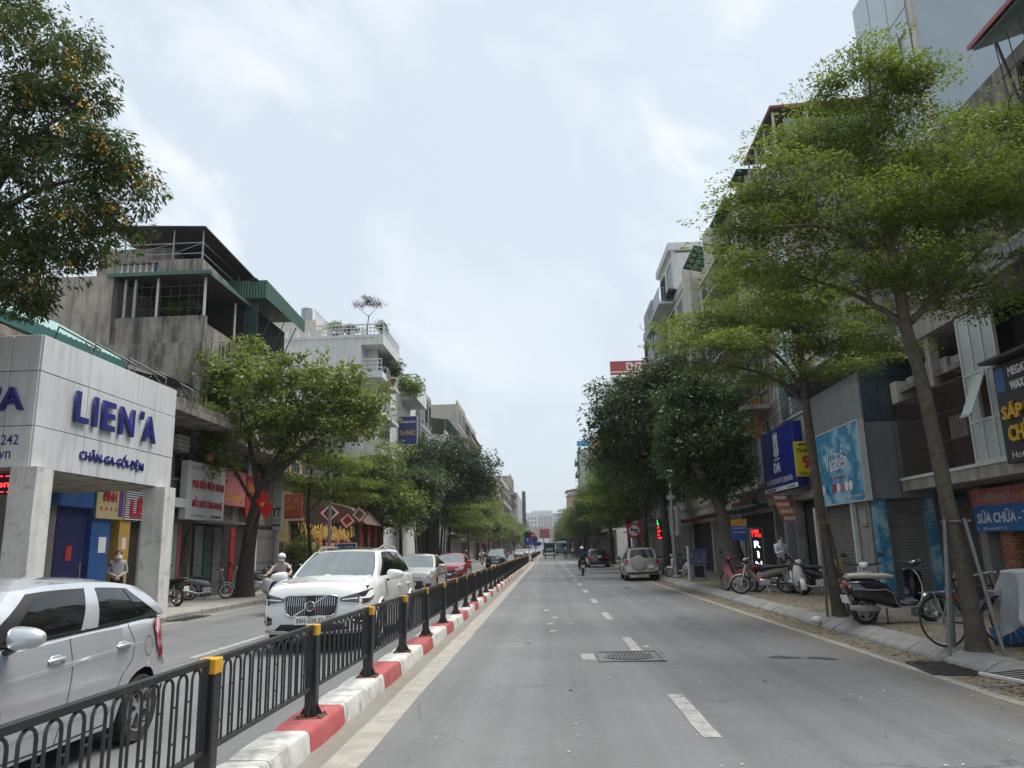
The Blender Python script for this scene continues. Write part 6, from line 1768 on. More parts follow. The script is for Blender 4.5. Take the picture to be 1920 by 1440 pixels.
def railing(parent,face,base,u0,u1,d,z0,h,m,pitch=.14,posts=True,ends=None,bar=.018,rails=2,name='railing'):
 """railing along u at distance d out of the face, with returns back to the wall if ends"""
 b=MB()
 def run(a0,b0,a1,b1):
  L_=math.hypot(a1-a0,b1-b0);n=max(2,int(L_/pitch))
  for i in range(n+1):
   t=i/n;u,dd=lerp(a0,a1,t),lerp(b0,b1,t)
   fbar(b,face,base,u,dd,z0,u,dd,z0+h,bar)
  for k in range(rails):
   z=z0+h if k==0 else z0+h*(.12 if rails==2 else(1-k/rails))
   fbar(b,face,base,a0,b0,z,a1,b1,z,bar*2.0 if k==0 else bar*1.4)
 run(u0,d,u1,d)
 if ends:run(u0,ends,u0,d);run(u1,ends,u1,d)
 return b.build(name,m,parent)
def balcony(parent,face,base,u0,u1,out,z,m_slab,m_rail,h=.95,thick=.16,pitch=.14,solid=0.0):
 s=fb('balcony_slab',face,base,u0,u1,0,out,z-thick,z,m_slab,parent)
 if solid:fb('balcony_wall',face,base,u0,u1,out-.1,out-.002,z,z+solid,m_slab,s);
 railing(s,face,base,u0+.03,u1-.03,out-.05,z+solid,h-solid,m_rail,pitch,ends=.05,name='balcony_railing')
 return s
def shutter(parent,face,base,u0,u1,z0,z1,m,d=.03,pitch=.09,name='roller_shutter'):
 n=max(4,int((z1-z0)/pitch));P=[]
 for i in range(n):
  za=lerp(z0,z1,i/n);zb=lerp(z0,z1,(i+1)/n)
  for z,dd in((za,d-.012),(lerp(za,zb,.25),d+.012),(lerp(za,zb,.8),d+.012),(zb-.004,d-.012)):
   P.append([FP(face,base,u0,dd,z),FP(face,base,u1,dd,z)])
 b=MB().grid(P)
 o=b.build(name,m,parent)
 fb('shutter_guide',face,base,u0-.05,u0,0,d+.04,z0,z1,M_STEEL,o);fb('shutter_guide',face,base,u1,u1+.05,0,d+.04,z0,z1,M_STEEL,o)
 return o
def folding_gate(parent,face,base,u0,u1,z0,z1,m,pitch=.11):
 """steel concertina gate: vertical channel sections, each set at an angle to its neighbour"""
 g=None;n=max(4,int((u1-u0)/pitch));P=[]
 for i in range(n+1):
  P.append([FP(face,base,lerp(u0,u1,i/n),.03+.05*(i%2),z)for z in(z0,z1)])
 b=MB().grid(P)
 o=b.build('folding_gate',m,parent)
 r=MB()
 for z in(z0+.5,z0+1.2,z1-.3):fbox(r,face,base,u0,u1,.085,.097,z-.012,z+.012)
 r.build('gate_rails',m,o)
 return o
def ac_unit(label,face,base,u,z,d=.02,grp='air conditioner units on the facades'):
 T=thing('air_conditioner',label,'air conditioner',FP(face,base,u,d,z),{'+x':R(90),'-x':R(-90),'-y':0}[face],grp)
 MB().rbox(-.40,-.34,0,.40,-.04,.56,.015).build('casing',M_AC,T)
 MB().lathe([(.21,-.355),(.225,-.35),(.225,-.335)],c=(-.10,0,.28),n=20,axis='y').build('fan_ring',M_AC,T,40)
 MB().cyl((-.10,-.3405,.28),(-.10,-.345,.28),.20,n=20).build('fan_recess',M_DARKIN,T)
 b=MB()
 for k in range(6):
  a=PI*k/6;b.bar((-.10-.2*math.cos(a),-.352,.28-.2*math.sin(a)),(-.10+.2*math.cos(a),-.352,.28+.2*math.sin(a)),.006)
 b.build('fan_guard',M_STEEL,T)
 b=MB()
 for sx in(-.3,.3):b.bar((sx,0,-.02),(sx,-.36,-.02),.03);b.bar((sx,0,-.26),(sx,-.32,-.03),.02)
 b.build('bracket',M_STEEL,T)
 return T
def plant(label,loc,r,h,n,leaf,m,seed,pot=True,name='potted_plant',stem=True,flat=.6,droop=.2,grp=None,cat='plant'):
 T=thing(name,label,cat,loc,0,grp)
 z0=0
 if pot:
  MB().lathe([(r*.22,0),(r*.34,r*.42),(r*.38,r*.42),(r*.38,r*.48),(r*.30,r*.48)],n=12).build('pot',M_TERRA,T,40);z0=r*.45
 bl=[(0,0,z0+h*.6,r,r,h*.42),(r*.3,r*.1,z0+h*.45,r*.6,r*.6,h*.3),(-r*.3,-.1*r,z0+h*.75,r*.55,r*.55,h*.25)]
 C,Rr=clumps(bl,n,seed,r*.24,flat)
 if stem:grow([([(0,0,z0-.02),(0,0,z0+h*.35)],.03*max(.4,r),.014)],C,.004,.012,4,seed).build('stems',M_BARK_D,T)
 link('foliage',leaves_mesh('foliage',C,Rr,26,leaf,leaf*.42,flat,droop,m,seed,.55),T,kind='stuff')
 return T
def signboard(label,face,base,u0,u1,d0,d1,z0,z1,panel_m,frame_m=None,cat='sign',name='signboard',grp=None,rail=.05):
 uc,zc=(u0+u1)/2,(z0+z1)/2
 T=thing(name,label,cat,FP(face,base,uc,d0,z0),0,grp)
 o=Vector(FP(face,base,uc,d0,z0))
 def loc(u,d,z):return tuple(Vector(FP(face,base,u,d,z))-o)
 b=MB();p,q=loc(u0,d0,z0),loc(u1,d1,z1);b.rbox(p[0],p[1],p[2],q[0],q[1],q[2],.01);b.build('panel',panel_m,T)
 if frame_m:
  f=MB()
  for(a0,a1,b0,b1)in((u0-rail,u0,z0-rail,z1+rail),(u1,u1+rail,z0-rail,z1+rail),(u0,u1,z0-rail,z0),(u0,u1,z1,z1+rail)):
   p,q=loc(a0,d0,b0),loc(a1,d1+.015,b1);f.box(p[0],p[1],p[2],q[0],q[1],q[2])
  f.build('frame',frame_m,T)
 T_loc[T.name]=loc
 return T
T_loc={}
def sign_text(T,face,body,m,u,z,d,width,height,depth=0.012,bold=0.0,name='lettering'):
 p=T_loc[T.name](u,d,z)
 return text(body,m,T,p,width,height,face,depth,bold,name)
def sign_quad(T,face,u0,u1,z0,z1,d,m,name='print'):
 L_=T_loc[T.name];p,q=L_(u0,d-.006,z0),L_(u1,d,z1)
 return MB().box(p[0],p[1],p[2],q[0],q[1],q[2]).build(name,m,T)
def generic_house(label,face,base,y0,y1,h,wall_m,seed,depth=9.0,floors=None,roof=None,balc=True,ground='shop',cat='building',extra_out=0.0,side_windows=True,grp=None,lite=False):
 g=random.Random(seed)
 T=thing('townhouse',label,cat,FP(face,base,(y0+y1)/2,0,0),0,grp)
 KIDS.setdefault(T.name,[])
 off=Vector(T.location)
 W=Wrap(T,off)
 fb('wall',face,base,y0,y1,-depth,0,0,h,wall_m,W)
 fb('parapet',face,base,y0-.0,y1+.0,-.2,.06,h+.003,h+.55,wall_m,W)
 nf=floors or max(2,round((h-3.6)/3.3));fh=(h-3.7)/nf
 n_w=max(1,int((y1-y0)/2.0))
 for f in range(nf):
  zf=3.7+f*fh
  fb('floor_band',face,base,y0,y1,0,.08,zf-.10,zf+.06,M_CONC if not lite else wall_m,W)
  if lite and f%2:pass
  for k in range(n_w):
   a,b_=lerp(y0,y1,(k+.18)/n_w),lerp(y0,y1,(k+.82)/n_w)
   window(W,face,base,a,b_,zf+.75,zf+fh-.45,2 if b_-a<1.6 else 3,1,g.choice([M_FRAME_W,M_FRAME_D,M_STEEL]),None,True,.06,grille=(not lite and g.random()<.4))
  if balc and g.random()<.7:
   balcony(W,face,base,y0+.15,y1-.15,g.uniform(.7,1.1),zf+.08,wall_m,g.choice([M_RAIL_W,M_RAIL_D,M_STEEL,M_RAIL_D]),pitch=.22 if lite else .16)
 if ground=='shop':
  n_s=max(1,int((y1-y0)/3.4))
  for k in range(n_s):
   a,b_=lerp(y0,y1,(k+.06)/n_s),lerp(y0,y1,(k+.94)/n_s)
   if g.random()<.65:shutter(W,face,base,a,b_,.1,2.75,g.choice([M_SHUT,M_SHUT_Y,M_SHUT]),pitch=.12 if not lite else .25)
   else:
    s_=fb('shop_shade_sheet',face,base,a,b_,.004,.02,.1,2.75,M_DARKIN,W)  # flat dark sheet on the wall paints the shade inside the shop
  fb('canopy',face,base,y0+.1,y1-.1,.05,1.0,2.95,3.03,g.choice([M_DARK_S,M_GREEN_S,M_STEEL,M_RED_S]),W)
 if roof=='sheet':
  a=W
  b=MB();p0,p1=FP(face,base,y0-.2,.5,h+1.9),FP(face,base,y1+.2,-4.0,h+2.4)
  q=[FP(face,base,y0-.2,.5,h+1.9),FP(face,base,y1+.2,.5,h+1.9),FP(face,base,y1+.2,-4.0,h+2.5),FP(face,base,y0-.2,-4.0,h+2.5)]
  b.add(q+[(x,y,z+.06)for x,y,z in q],[(0,1,2,3),(7,6,5,4),(0,4,5,1),(1,5,6,2),(2,6,7,3),(3,7,4,0)])
  b.build('roof_sheet',g.choice([M_RED_S,M_GREEN_S,M_DARK_S]),W)
  b=MB()
  for u in(y0+.1,(y0+y1)/2,y1-.1):
   for d,zz in((.0,h+1.95),(-3.5,h+2.42)):fbar(b,face,base,u,d,h,u,d,zz,.06)
  b.build('roof_posts',M_STEEL,W)
 return T
def sign_marks(T,face,m,u0,u1,z0,z1,d,n=8,seed=0,name='worn_lettering'):
 """lettering too small or worn to read: a row of uneven strokes"""
 g=random.Random(seed*77+n);b=MB();L_=T_loc[T.name]
 w=(u1-u0)/n;h=z1-z0
 for i in range(n):
  if g.random()<.14:continue
  a=u0+i*w;st=w*.2
  for k in range(g.choice([1,2,2])):
   uu=a+w*(.12+.5*k);p,q=L_(uu,d-.003,z0+h*g.choice([0,0,.1])),L_(uu+st,d,z1-h*g.choice([0,0,.25]));b.box(p[0],p[1],p[2],q[0],q[1],q[2])
  zz=z0+h*g.choice([0,.42,.8]);p,q=L_(a+w*.12,d-.003,zz),L_(a+w*.82,d,zz+h*.2);b.box(p[0],p[1],p[2],q[0],q[1],q[2])
 return b.build(name,m,T)
def W_thing(name,label,cat,loc,grp=None):
 T=thing(name,label,cat,loc,0,grp);KIDS.setdefault(T.name,[])
 return T,Wrap(T,Vector(loc))
M_ACP=mat('panel_silver',(0.66,0.68,0.69),0.38,.15,var=.05,scale=.9,streak=.22,dirt=(.34,.335,.32),dirt_amt=.7,dirt_scale=1.3,dirt_lo=.54,dirt_hi=.76,run=.25,obj_var=.03)
M_NAVYL=mat('letter_navy',(0.022,0.022,0.17),0.4,var=.12,scale=4,dirt=(.015,.016,.10),dirt_amt=.5,dirt_scale=6)
M_COL=mat('pillar_weathered',(0.60,0.595,0.57),0.85,var=.12,scale=2.5,streak=.35,dirt=(.16,.15,.13),dirt_amt=.8,dirt_scale=2.2,dirt_lo=.54,dirt_hi=.72,bump=.3)
M_COL_D=mat('pillar_grey',(0.27,0.26,0.245),0.85,var=.12,scale=2.5,streak=.3,dirt=(.13,.12,.11),dirt_amt=.6,dirt_scale=1.4)
M_BLUE_W=mat('shop_blue',(0.018,0.075,0.24),0.6,var=.1,scale=2,dirt=(.05,.12,.25),dirt_amt=.4,dirt_scale=2)
M_BLUE_D=mat('door_navy',(0.008,0.012,0.075),0.6,var=.15,scale=2)
M_YEL_W=mat('shop_yellow',(0.42,0.255,0.04),0.75,var=.12,scale=2,dirt=(.5,.42,.25),dirt_amt=.5,dirt_scale=3)
M_LED_R=mat('led_red',(1.0,0.03,0.03),0.5,var=0,emit=2.2)
M_LED_BG=mat('led_panel',(0.012,0.008,0.010),0.5,var=.1)
M_SIGN_W=mat('sign_white',(0.50,0.51,0.50),0.5,var=.05,scale=1.5,streak=.2,dirt=(.36,.36,.35),dirt_amt=.4,dirt_scale=1.5)
M_SIGN_RED=mat('sign_red',(0.36,0.03,0.035),0.5,var=.1,scale=2)
M_LET_RED=mat('letter_red',(0.40,0.02,0.05),0.5,var=.12,scale=5)
M_LET_BLK=mat('letter_black',(0.02,0.02,0.02),0.5,var=0)
M_LET_WHT=mat('letter_white',(0.66,0.67,0.67),0.5,var=.05)
M_LET_YEL=mat('letter_yellow',(0.60,0.36,0.03),0.5,var=.1,scale=5)
M_TAN_S=mat('sign_tan',(0.42,0.36,0.20),0.6,var=.1,scale=2)
M_PURPLE=mat('ribbon_purple',(0.10,0.04,0.22),0.7,var=.1)
# ---- corner shop with the big silver sign box over its arcade
SX,SY0,SY1,SZ0,SZ1=-10.0,14.28,19.86,3.35,6.03
shop,sw=W_thing('arcade_shop','shop with a big silver LIEN A sign box on pillars over the left pavement','shop',(-12.0,17.0,PAV_L))
fbox(MB(),'+x',SX,SY0+.012,SY1,-3.0,-.03,SZ0+.01,SZ1-.02).build('sign_core',M_COL_D,sw)
rows=[SZ0,4.17,5.28,SZ1];cols=[SY0,15.90,18.10,SY1]
for i in range(3):
 for j in range(3):
  g_=.008
  MB().rbox(SX-.035,cols[j]+g_,rows[i]+g_,SX+rnd.uniform(-.003,.003),cols[j+1]-g_,rows[i+1]-g_,.006).build('panel',M_ACP,sw)
scol=[-10.0,-10.62,-11.85,-13.0]
for i in range(3):
 for j in range(3):
  g_=.008
  MB().rbox(scol[j+1]+g_,SY0-.022,rows[i]+g_,scol[j]-(.036 if j==0 else g_),SY0+.012+rnd.uniform(-.003,.003),rows[i+1]-g_,.006).build('panel',M_ACP,sw)
fbox(MB(),'+x',SX,SY0+.05,SY1-.05,-3.0,-.05,SZ0-.03,SZ0+.009).build('soffit',M_OLD_L,sw)
for ch,yc,wd,zc in(('L',15.64,.48,4.77),('I',16.13,.15,4.76),('E',16.65,.50,4.755),('N',17.42,.62,4.75),("'",18.08,.13,5.02),('A',18.46,.64,4.73)):
 text(ch,M_NAVYL,sw,(SX+.06,yc,zc),wd,.66 if ch!="'" else .2,'+x',.055,bold=.025)
text("CHĂN-GA-GỐI-ĐỆM",M_NAVYL,sw,(SX+.016,17.08,3.80),2.62,.36,'+x',.03,bold=.012)
text("LIEN 'A",M_NAVYL,sw,(-11.32,SY0-.06,4.72),2.15,.48,'-y',.10,bold=.015)
text("1242",M_NAVYL,sw,(-10.50,SY0-.028,3.90),.44,.20,'-y',.0,bold=.01)
text("n.vn",M_NAVYL,sw,(-10.62,SY0-.028,3.60),.42,.15,'-y',.0,bold=.01)
for(x,y,w,m)in((-10.03,14.40,.52,M_COL),(-10.03,19.38,.56,M_COL)):
 b=MB();n=6
 b.loft([[(x+sx*w/2+rnd.uniform(-.006,.006),y+sy*w/2+rnd.uniform(-.006,.006),lerp(PAV_L-.02,SZ0-.005,i/n))for sx,sy in((-1,-1),(1,-1),(1,1),(-1,1))]for i in range(n+1)])
 b.build('pillar',m,sw,30)
led=signboard('red LED ticker box under the silver sign at the left edge','-y',14.75,-11.6,-10.34,0,.14,2.88,3.27,M_LED_BG,M_DARK_S,rail=.015)
sign_text(led,'-y','en,C',M_LED_R,-10.62,3.06,.148,.46,.15,0,.02)
for k in range(9):sign_quad(led,'-y',-11.55+k*.14,-11.47+k*.14,3.215,3.235,.15,M_LED_R,'led_bar');sign_quad(led,'-y',-11.5+k*.14,-11.42+k*.14,2.905,2.92,.15,M_LED_R,'led_bar')
# the building behind the arcade: blue shop, yellow pillar, shutters
FXL=-13.0
bl,bw=W_thing('shop_row','low weathered two storey building with blue and yellow shop fronts behind the arcade','building',(-15.0,20.5,0))
fbox(MB(),'+x',FXL,9,27.35,-8.0,-.25,0,6.6).build('wall',M_OLD,bw)
fbox(MB(),'+x',FXL,9,19.15,-.25,0,0,3.6).build('wall',M_COL_D,bw)
fb('blue_fascia','+x',FXL,19.2,22.28,-.25,.05,3.0,3.62,M_BLUE_W,bw)
fb('folding_door','+x',FXL,19.25,19.95,-.25,-.1,.1,3.0,M_SHUT,bw)
fb('navy_door','+x',FXL,19.95,21.35,-.25,-.08,.1,3.0,M_BLUE_D,bw)
fb('red_notice','+x',FXL,20.45,20.7,-.08,-.07,1.55,1.95,M_SIGN_RED,bw)
fb('blue_pier','+x',FXL,21.35,22.28,-.25,.04,.1,3.0,M_BLUE_W,bw)
fb('white_notice','+x',FXL,21.75,22.12,.04,.047,1.75,2.2,M_LET_WHT,bw)
b=folding_gate(bw,'+x',FXL-.25,22.30,22.75,.1,2.7,M_SHUT)
fb('yellow_pier','+x',FXL,22.75,23.35,-.25,.06,.1,2.72,M_YEL_W,bw)
fb('torn_poster','+x',FXL,22.95,23.15,.06,.067,1.85,2.2,M_LET_WHT,bw)
fb('red_notice','+x',FXL,22.85,23.0,.06,.067,1.5,1.75,M_SIGN_RED,bw)
fb('dark_door','+x',FXL,23.4,24.15,-.25,-.1,.1,2.7,M_DARKIN,bw)
fb('lintel','+x',FXL,22.28,24.2,-.25,.03,2.7,3.7,M_OLD,bw)
folding_gate(bw,'+x',FXL-.25,24.25,27.2,.1,2.75,M_SHUT)
fb('lintel','+x',FXL,24.2,27.35,-.25,.0,2.75,3.7,M_OLD,bw)
fb('pier','+x',FXL,26.15,26.45,-.25,.05,.1,2.75,mat('pier_green',(.22,.33,.26),.7,var=.15,scale=3),bw)
fb('pier','+x',FXL,26.5,26.75,-.25,.05,.1,2.75,mat('pier_pink',(.42,.10,.12),.7,var=.15,scale=3),bw)
fb('upper_wall','+x',FXL,9,27.35,-.25,0,3.703,6.6,M_OLD,bw)
for k,(a,c)in enumerate(((20.4,21.6),(22.4,23.6),(24.6,25.6),(26.0,26.9))):
 window(bw,'+x',FXL,a,c,4.3,5.9,2,1,M_FRAME_D,M_DARKIN,True,.05,grille=k%2==0)
fb('awning_bar','+x',FXL,24.3,26.0,.06,.5,3.25,3.55,M_FRAME_W,bw)
# terrace slab with worn parapet and bent pergola brackets
fb('terrace_slab','+x',FXL,9,27.3,-.26,1.6,6.08,6.3,M_OLD,bw)
b=MB();ys_=[14.8+.45*i for i in range(28)]
b.grid([[(FXL+1.5,y,6.3),(FXL+1.52,y,6.52+.12*mnoise.noise((y*1.7,3,0))),(FXL+1.36,y,6.52+.12*mnoise.noise((y*1.7,3.5,0))),(FXL+1.36,y,6.3)]for y in ys_])
b.build('parapet',M_OLD,bw)
for y in(18.7,20.4,22.2,24.0):
 b=MB();b.tube([(FXL+1.45,y,6.4),(FXL+1.45,y,6.95),(FXL+.2,y+.1,7.65),(FXL-.1,y+.35,7.2)],.028,6).tube([(FXL+1.45,y,6.6),(FXL+1.0,y+.05,7.15)],.02,5)
 b.build('pergola_bracket',mat('bracket_steel',(.15,.15,.15),.6,.3,var=.25,scale=8),bw)
fb('terrace_wall','+x',FXL,17.5,27.3,-2.6,-2.4,6.6,8.4,M_OLD,bw)
# sagging dark tarpaulin on the terrace
P=[[(FXL+lerp(1.0,-2.4,u),y,7.25+1.05*math.sin(u*PI*.5)+.22*mnoise.noise((u*3,y,1))-.25*math.sin(u*PI))for u in[i/8 for i in range(9)]]for y in[22.8+.35*j for j in range(9)]]
MB().grid(P).build('tarpaulin',M_DARK_S,bw,60)
# teal sheet roof: corrugated, falling towards the street
nT=60;P=[]
for i in range(nT+1):
 y=lerp(15.6,22.9,i/nT);w=.03*(1 if i%2 else-1)
 P.append([(FXL-.3,y,7.72+w),(FXL-2.6,y,9.05+w)])
MB().grid(P).build('teal_roof',M_TEAL_S,bw)
fb('teal_fascia','+x',FXL,15.6,22.9,-.32,-.26,7.36,7.70,M_TEAL_D,bw)
fb('attic_wall','+x',FXL,15.6,22.9,-2.7,-.6,6.6,7.55,M_OLD,bw)
for k,(x,y,z,r)in enumerate(((FXL+1.2,21.4,6.31,.32),(FXL+1.25,19.4,6.31,.25),(FXL+1.2,23.2,6.31,.3),(FXL+.9,25.5,6.31,.5),(FXL+1.1,26.4,6.31,.4))):
 plant(['dry weed tuft on the terrace edge above the silver sign','thin weeds on the terrace edge left of the pergola','weed tuft between the pergola brackets','green shrub at the far end of the terrace','small shrub at the terrace corner near the olive tree'][k],(x,y,z),r,r*1.8,26,.07,M_LEAF_DARK if k<3 else M_LEAF_MANT2,40+k,pot=False,name='terrace_weed',grp='weeds and shrubs on the terrace')
s1=signboard('tan shop sign with red letters and stars under the arcade','+x',FXL,21.38,22.82,.06,.12,2.72,3.66,M_TAN_S)
sign_text(s1,'+x','ĐÌNH',M_LET_RED,22.0,3.40,.125,.72,.34,.03,.03);
for k in range(4):sign_text(s1,'+x','★',M_LET_RED,21.6+k*.26,3.02,.125,.15,.16,0)
sign_quad(s1,'+x',22.5,22.75,2.8,3.6,.128,M_PURPLE)
s2=signboard('red LE sign of open slats under the arcade','+x',FXL,22.86,24.08,.08,.10,2.72,3.70,M_DARKIN)
for k in range(14):sign_quad(s2,'+x',22.86,24.08,2.74+k*.07,2.775+k*.07,.125,M_LET_WHT,'slat')
sign_text(s2,'+x','LÊ',M_LET_RED,23.52,3.15,.14,.80,.62,.03,.05)
# broom leaning by the blue door
br,brw=W_thing('broom','straw broom leaning beside the navy door under the arcade','broom',(-12.7,20.2,PAV_L))
MB().tube([(-12.8,20.7,1.5),(-12.55,20.35,.5)],.018,6).build('handle',M_WOOD,brw);MB().loft([[(-12.55+w*math.cos(a),20.35-.25*t+w*.5*math.sin(a),lerp(.55,PAV_L,t))for a in[2*PI*i/8 for i in range(8)]]for t,w in((0,.04),(.5,.12),(1,.2))]).build('bristles',M_TAN_S,brw)
# ---- old grey concrete house with rooftop shelters
L1Y0,L1Y1=27.5,36.6
oc,ow=W_thing('old_house','old stained concrete house with rusty rooftop shelters and a green sheet-metal canopy','building',(-17.5,32,0))
MB().box(-22,L1Y0+.003,0,FXL,L1Y1,9.65).build('wall',M_OLD,ow)
MB().box(-22,L1Y0,9.653,-16.7,L1Y1,12.5).build('side_wall',M_OLD_L,ow)
MB().box(-16.7,L1Y0+.1,9.653,FXL,L1Y0+.32,10.75).build('parapet',M_OLD,ow)
MB().box(FXL-.22,L1Y0+.32,9.653,FXL,31.1,10.45).build('parapet',M_OLD,ow)
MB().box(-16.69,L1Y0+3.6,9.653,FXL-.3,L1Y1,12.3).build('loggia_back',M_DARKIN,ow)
b=MB()
for x in(-16.3,-15.9):b.cyl((x,L1Y0+.2,10.75),(x,L1Y0+.2,12.35),.07,n=8)
b.build('down_pipes',M_STEEL,ow)
for x in(-15.0,-13.1):MB().cyl((x,L1Y0+.2,10.75),(x,L1Y0+.2,12.35),.055,n=8).build('shelter_post',M_FRAME_W,ow)
MB().cyl((FXL-.1,30.6,10.45),(FXL-.1,30.6,12.2),.05,n=8).build('shelter_post',M_FRAME_W,ow)
b=MB()
for z in(11.1,11.6,12.0):b.bar((-16.6,L1Y0+.2,z),(-13.1,L1Y0+.2,z),.02)
for k in range(9):b.bar((-16.4+.38*k,L1Y0+.22,10.75),(-16.4+.38*k,L1Y0+.22,12.2),.014)
b.build('balcony_grille',M_FRAME_D,ow)
# loggia roof sheet with a green edge
MB().prism([(-16.9,12.42),(FXL+.25,12.30),(FXL+.25,12.36),(-16.9,12.5)],'y',L1Y0-.15,32.0).build('loggia_roof',M_DARK_S,ow)
MB().box(-16.9,L1Y0-.19,12.36,FXL+.28,L1Y0-.152,12.5).build('roof_edge',M_GREEN_S,ow);MB().box(FXL+.252,L1Y0-.15,12.26,FXL+.29,32.0,12.4).build('roof_edge',M_GREEN_S,ow)
# upper terrace: balusters, solid parapet, cage frame, two tilted sheets
MB().box(-16.7,L1Y0+.15,13.02,-15.0,L1Y0+.35,13.12).build('handrail',M_OLD,ow)
for k in range(7):MB().lathe([(.055,0),(.03,.06),(.07,.16),(.05,.26),(.03,.38),(.055,.5)],n=8).build('baluster',M_FRAME_W,ow,50,(-16.55+.25*k,L1Y0+.25,12.52))
MB().box(-15.0,L1Y0+.1,12.51,-13.25,L1Y0+.32,13.1).build('parapet',M_OLD,ow)
MB().prism([(L1Y0+.325,12.51),(32.5,12.51),(32.5,12.8),(L1Y0+.325,13.1)],'x',-13.45,-13.25).build('parapet',M_OLD,ow)
b=MB()
for x in(-16.6,-14.6,-13.4):
 b.bar((x,L1Y0+.4,13.05),(x,L1Y0+.4,14.5),.05);b.bar((x,31.5,12.6),(x,31.5,14.2),.05)
for z in(13.45,13.9):b.bar((-16.6,L1Y0+.4,z),(-13.4,L1Y0+.4,z),.03);b.bar((-13.4,L1Y0+.4,z),(-13.4,31.5,z-.1),.03)
b.bar((-16.6,L1Y0+.4,13.45),(-14.6,L1Y0+.4,13.9),.02);b.bar((-14.6,L1Y0+.4,13.45),(-13.4,L1Y0+.4,13.9),.02)
b.build('cage_frame',M_STEEL,ow)
MB().box(-18.5,29.2,12.51,-15.2,33,14.3).build('roof_room',M_OLD_L,ow);MB().box(-15.19,29.0,12.51,-14.0,33,13.4).build('water_tank_box',M_DARKIN,ow)
def sheet(name,pts,m,par,th=.05):
 b=MB();b.add(list(pts)+[(x,y,z+th)for x,y,z in pts],[(3,2,1,0),(4,5,6,7),(0,1,5,4),(1,2,6,5),(2,3,7,6),(3,0,4,7)]);return b.build(name,m,par)
sheet('upper_roof',[(-17.2,L1Y0+.1,14.62),(-13.2,L1Y0+.1,14.42),(-12.6,32.4,13.55),(-17.0,32.4,14.3)],M_DARK_S,ow)
sheet('lower_roof',[(-15.2,32.4,13.55),(-12.4,31.0,13.45),(-12.2,35.2,13.15),(-15.0,35.5,13.5)],M_DARK_S,ow)
# green corrugated box canopy
def corr(name,p0,p1,z0a,z1a,z0b,z1b,m,par,n=40,amp=.018):
 P=[];d=Vector((p1[0]-p0[0],p1[1]-p0[1],0)).normalized();nrm=Vector((d.y,-d.x,0))
 for i in range(n+1):
  t=i/n;q=Vector((lerp(p0[0],p1[0],t),lerp(p0[1],p1[1],t),0))+nrm*amp*(1 if i%2 else-1)
  P.append([(q.x,q.y,lerp(z0a,z0b,t)),(q.x,q.y,lerp(z1a,z1b,t))])
 return MB().grid(P).build(name,m,par)
corr('green_skirt',(-14.2,31.2),(-12.0,31.2),12.66,13.45,12.62,13.42,M_GREEN_S,ow,34)
corr('green_skirt',(-12.0,31.2),(-12.0,36.6),12.62,13.42,12.55,13.15,M_GREEN_S,ow,70)
sheet('canopy_top',[(-14.2,31.2,13.44),(-12.0,31.2,13.42),(-12.0,36.6,13.16),(-14.2,36.6,13.2)],M_GREEN_S,ow,.03)
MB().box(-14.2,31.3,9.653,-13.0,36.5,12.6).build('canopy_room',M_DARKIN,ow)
corr('green_panel',(-13.0,31.25),(-12.35,31.25),10.0,12.4,10.0,12.4,mat('green_dark_sheet',(.012,.035,.026),.6,var=.15),ow,14)
b=MB();b.bar((-12.1,32.5,12.5),(-13.0,32.2,9.8),.05);b.bar((-12.1,35.5,12.5),(-13.0,35.0,9.8),.05);b.bar((-12.1,34,12.5),(-13.0,33.6,9.6),.04);b.build('canopy_struts',M_FRAME_D,ow)
balcony(ow,'+x',FXL,28.0,31.0,.9,8.9,M_OLD,M_RAIL_W,.9)
# street face of the old house below the canopy
for k,(z,a,c)in enumerate(((6.6,28.2,29.4),(6.6,30.2,31.6),(6.6,33,34.4),(4.0,28.0,29.2),(4.0,30.4,31.4),(4.1,33.2,34.6))):
 window(ow,'+x',FXL,a,c,z,z+1.6,2,1,M_FRAME_D,M_DARKIN,True,.05,grille=True)
balcony(ow,'+x',FXL,27.7,36.3,1.1,6.0,M_OLD,M_FRAME_D,.9)
fb('recess_shade_sheet','+x',FXL,27.7,36.4,.003,.02,.1,2.9,M_DARKIN,ow)  # wall is not set back here; dark sheet paints the recess shade
for k,(a,c,m)in enumerate(((27.8,28.4,mat('fold_grey',(.20,.21,.21),.6,var=.15)),(28.6,29.3,mat('fold_teal',(.05,.09,.10),.6,var=.15)),(29.4,30.0,mat('fold_grey2',(.17,.17,.165),.6,var=.15)),(31.0,31.4,M_SIGN_RED),(33.4,35.8,M_SHUT))):
 folding_gate(ow,'+x',FXL+.02,a,c,.1,2.7,m)
fb('white_post','+x',FXL,33.2,33.38,.05,.25,.1,3.0,M_FRAME_W,ow);fb('white_post','+x',FXL,36.0,36.2,.05,.25,.1,3.0,M_FRAME_W,ow)
fb('shop_canopy','+x',FXL,27.6,30.4,.03,.9,2.78,2.86,M_STEEL,ow)
plant('hanging green plant in the old house loggia',(-14.6,28.3,10.7),.5,.9,40,.09,M_LEAF_MANT2,51,pot=False)
plant('leafy potted plant beside the loggia post of the old house',(-14.0,28.4,10.7),.5,.8,40,.09,M_LEAF_DARK,52)
plant('leafy plant on the old house corner balcony',(-12.6,29.3,8.9),.5,1.1,46,.09,M_LEAF_DARK,53)
plant('spiky plant in the window beside the white sign',(-12.3,27.2,5.0),.45,1.1,40,.16,M_LEAF_MANT2,54)
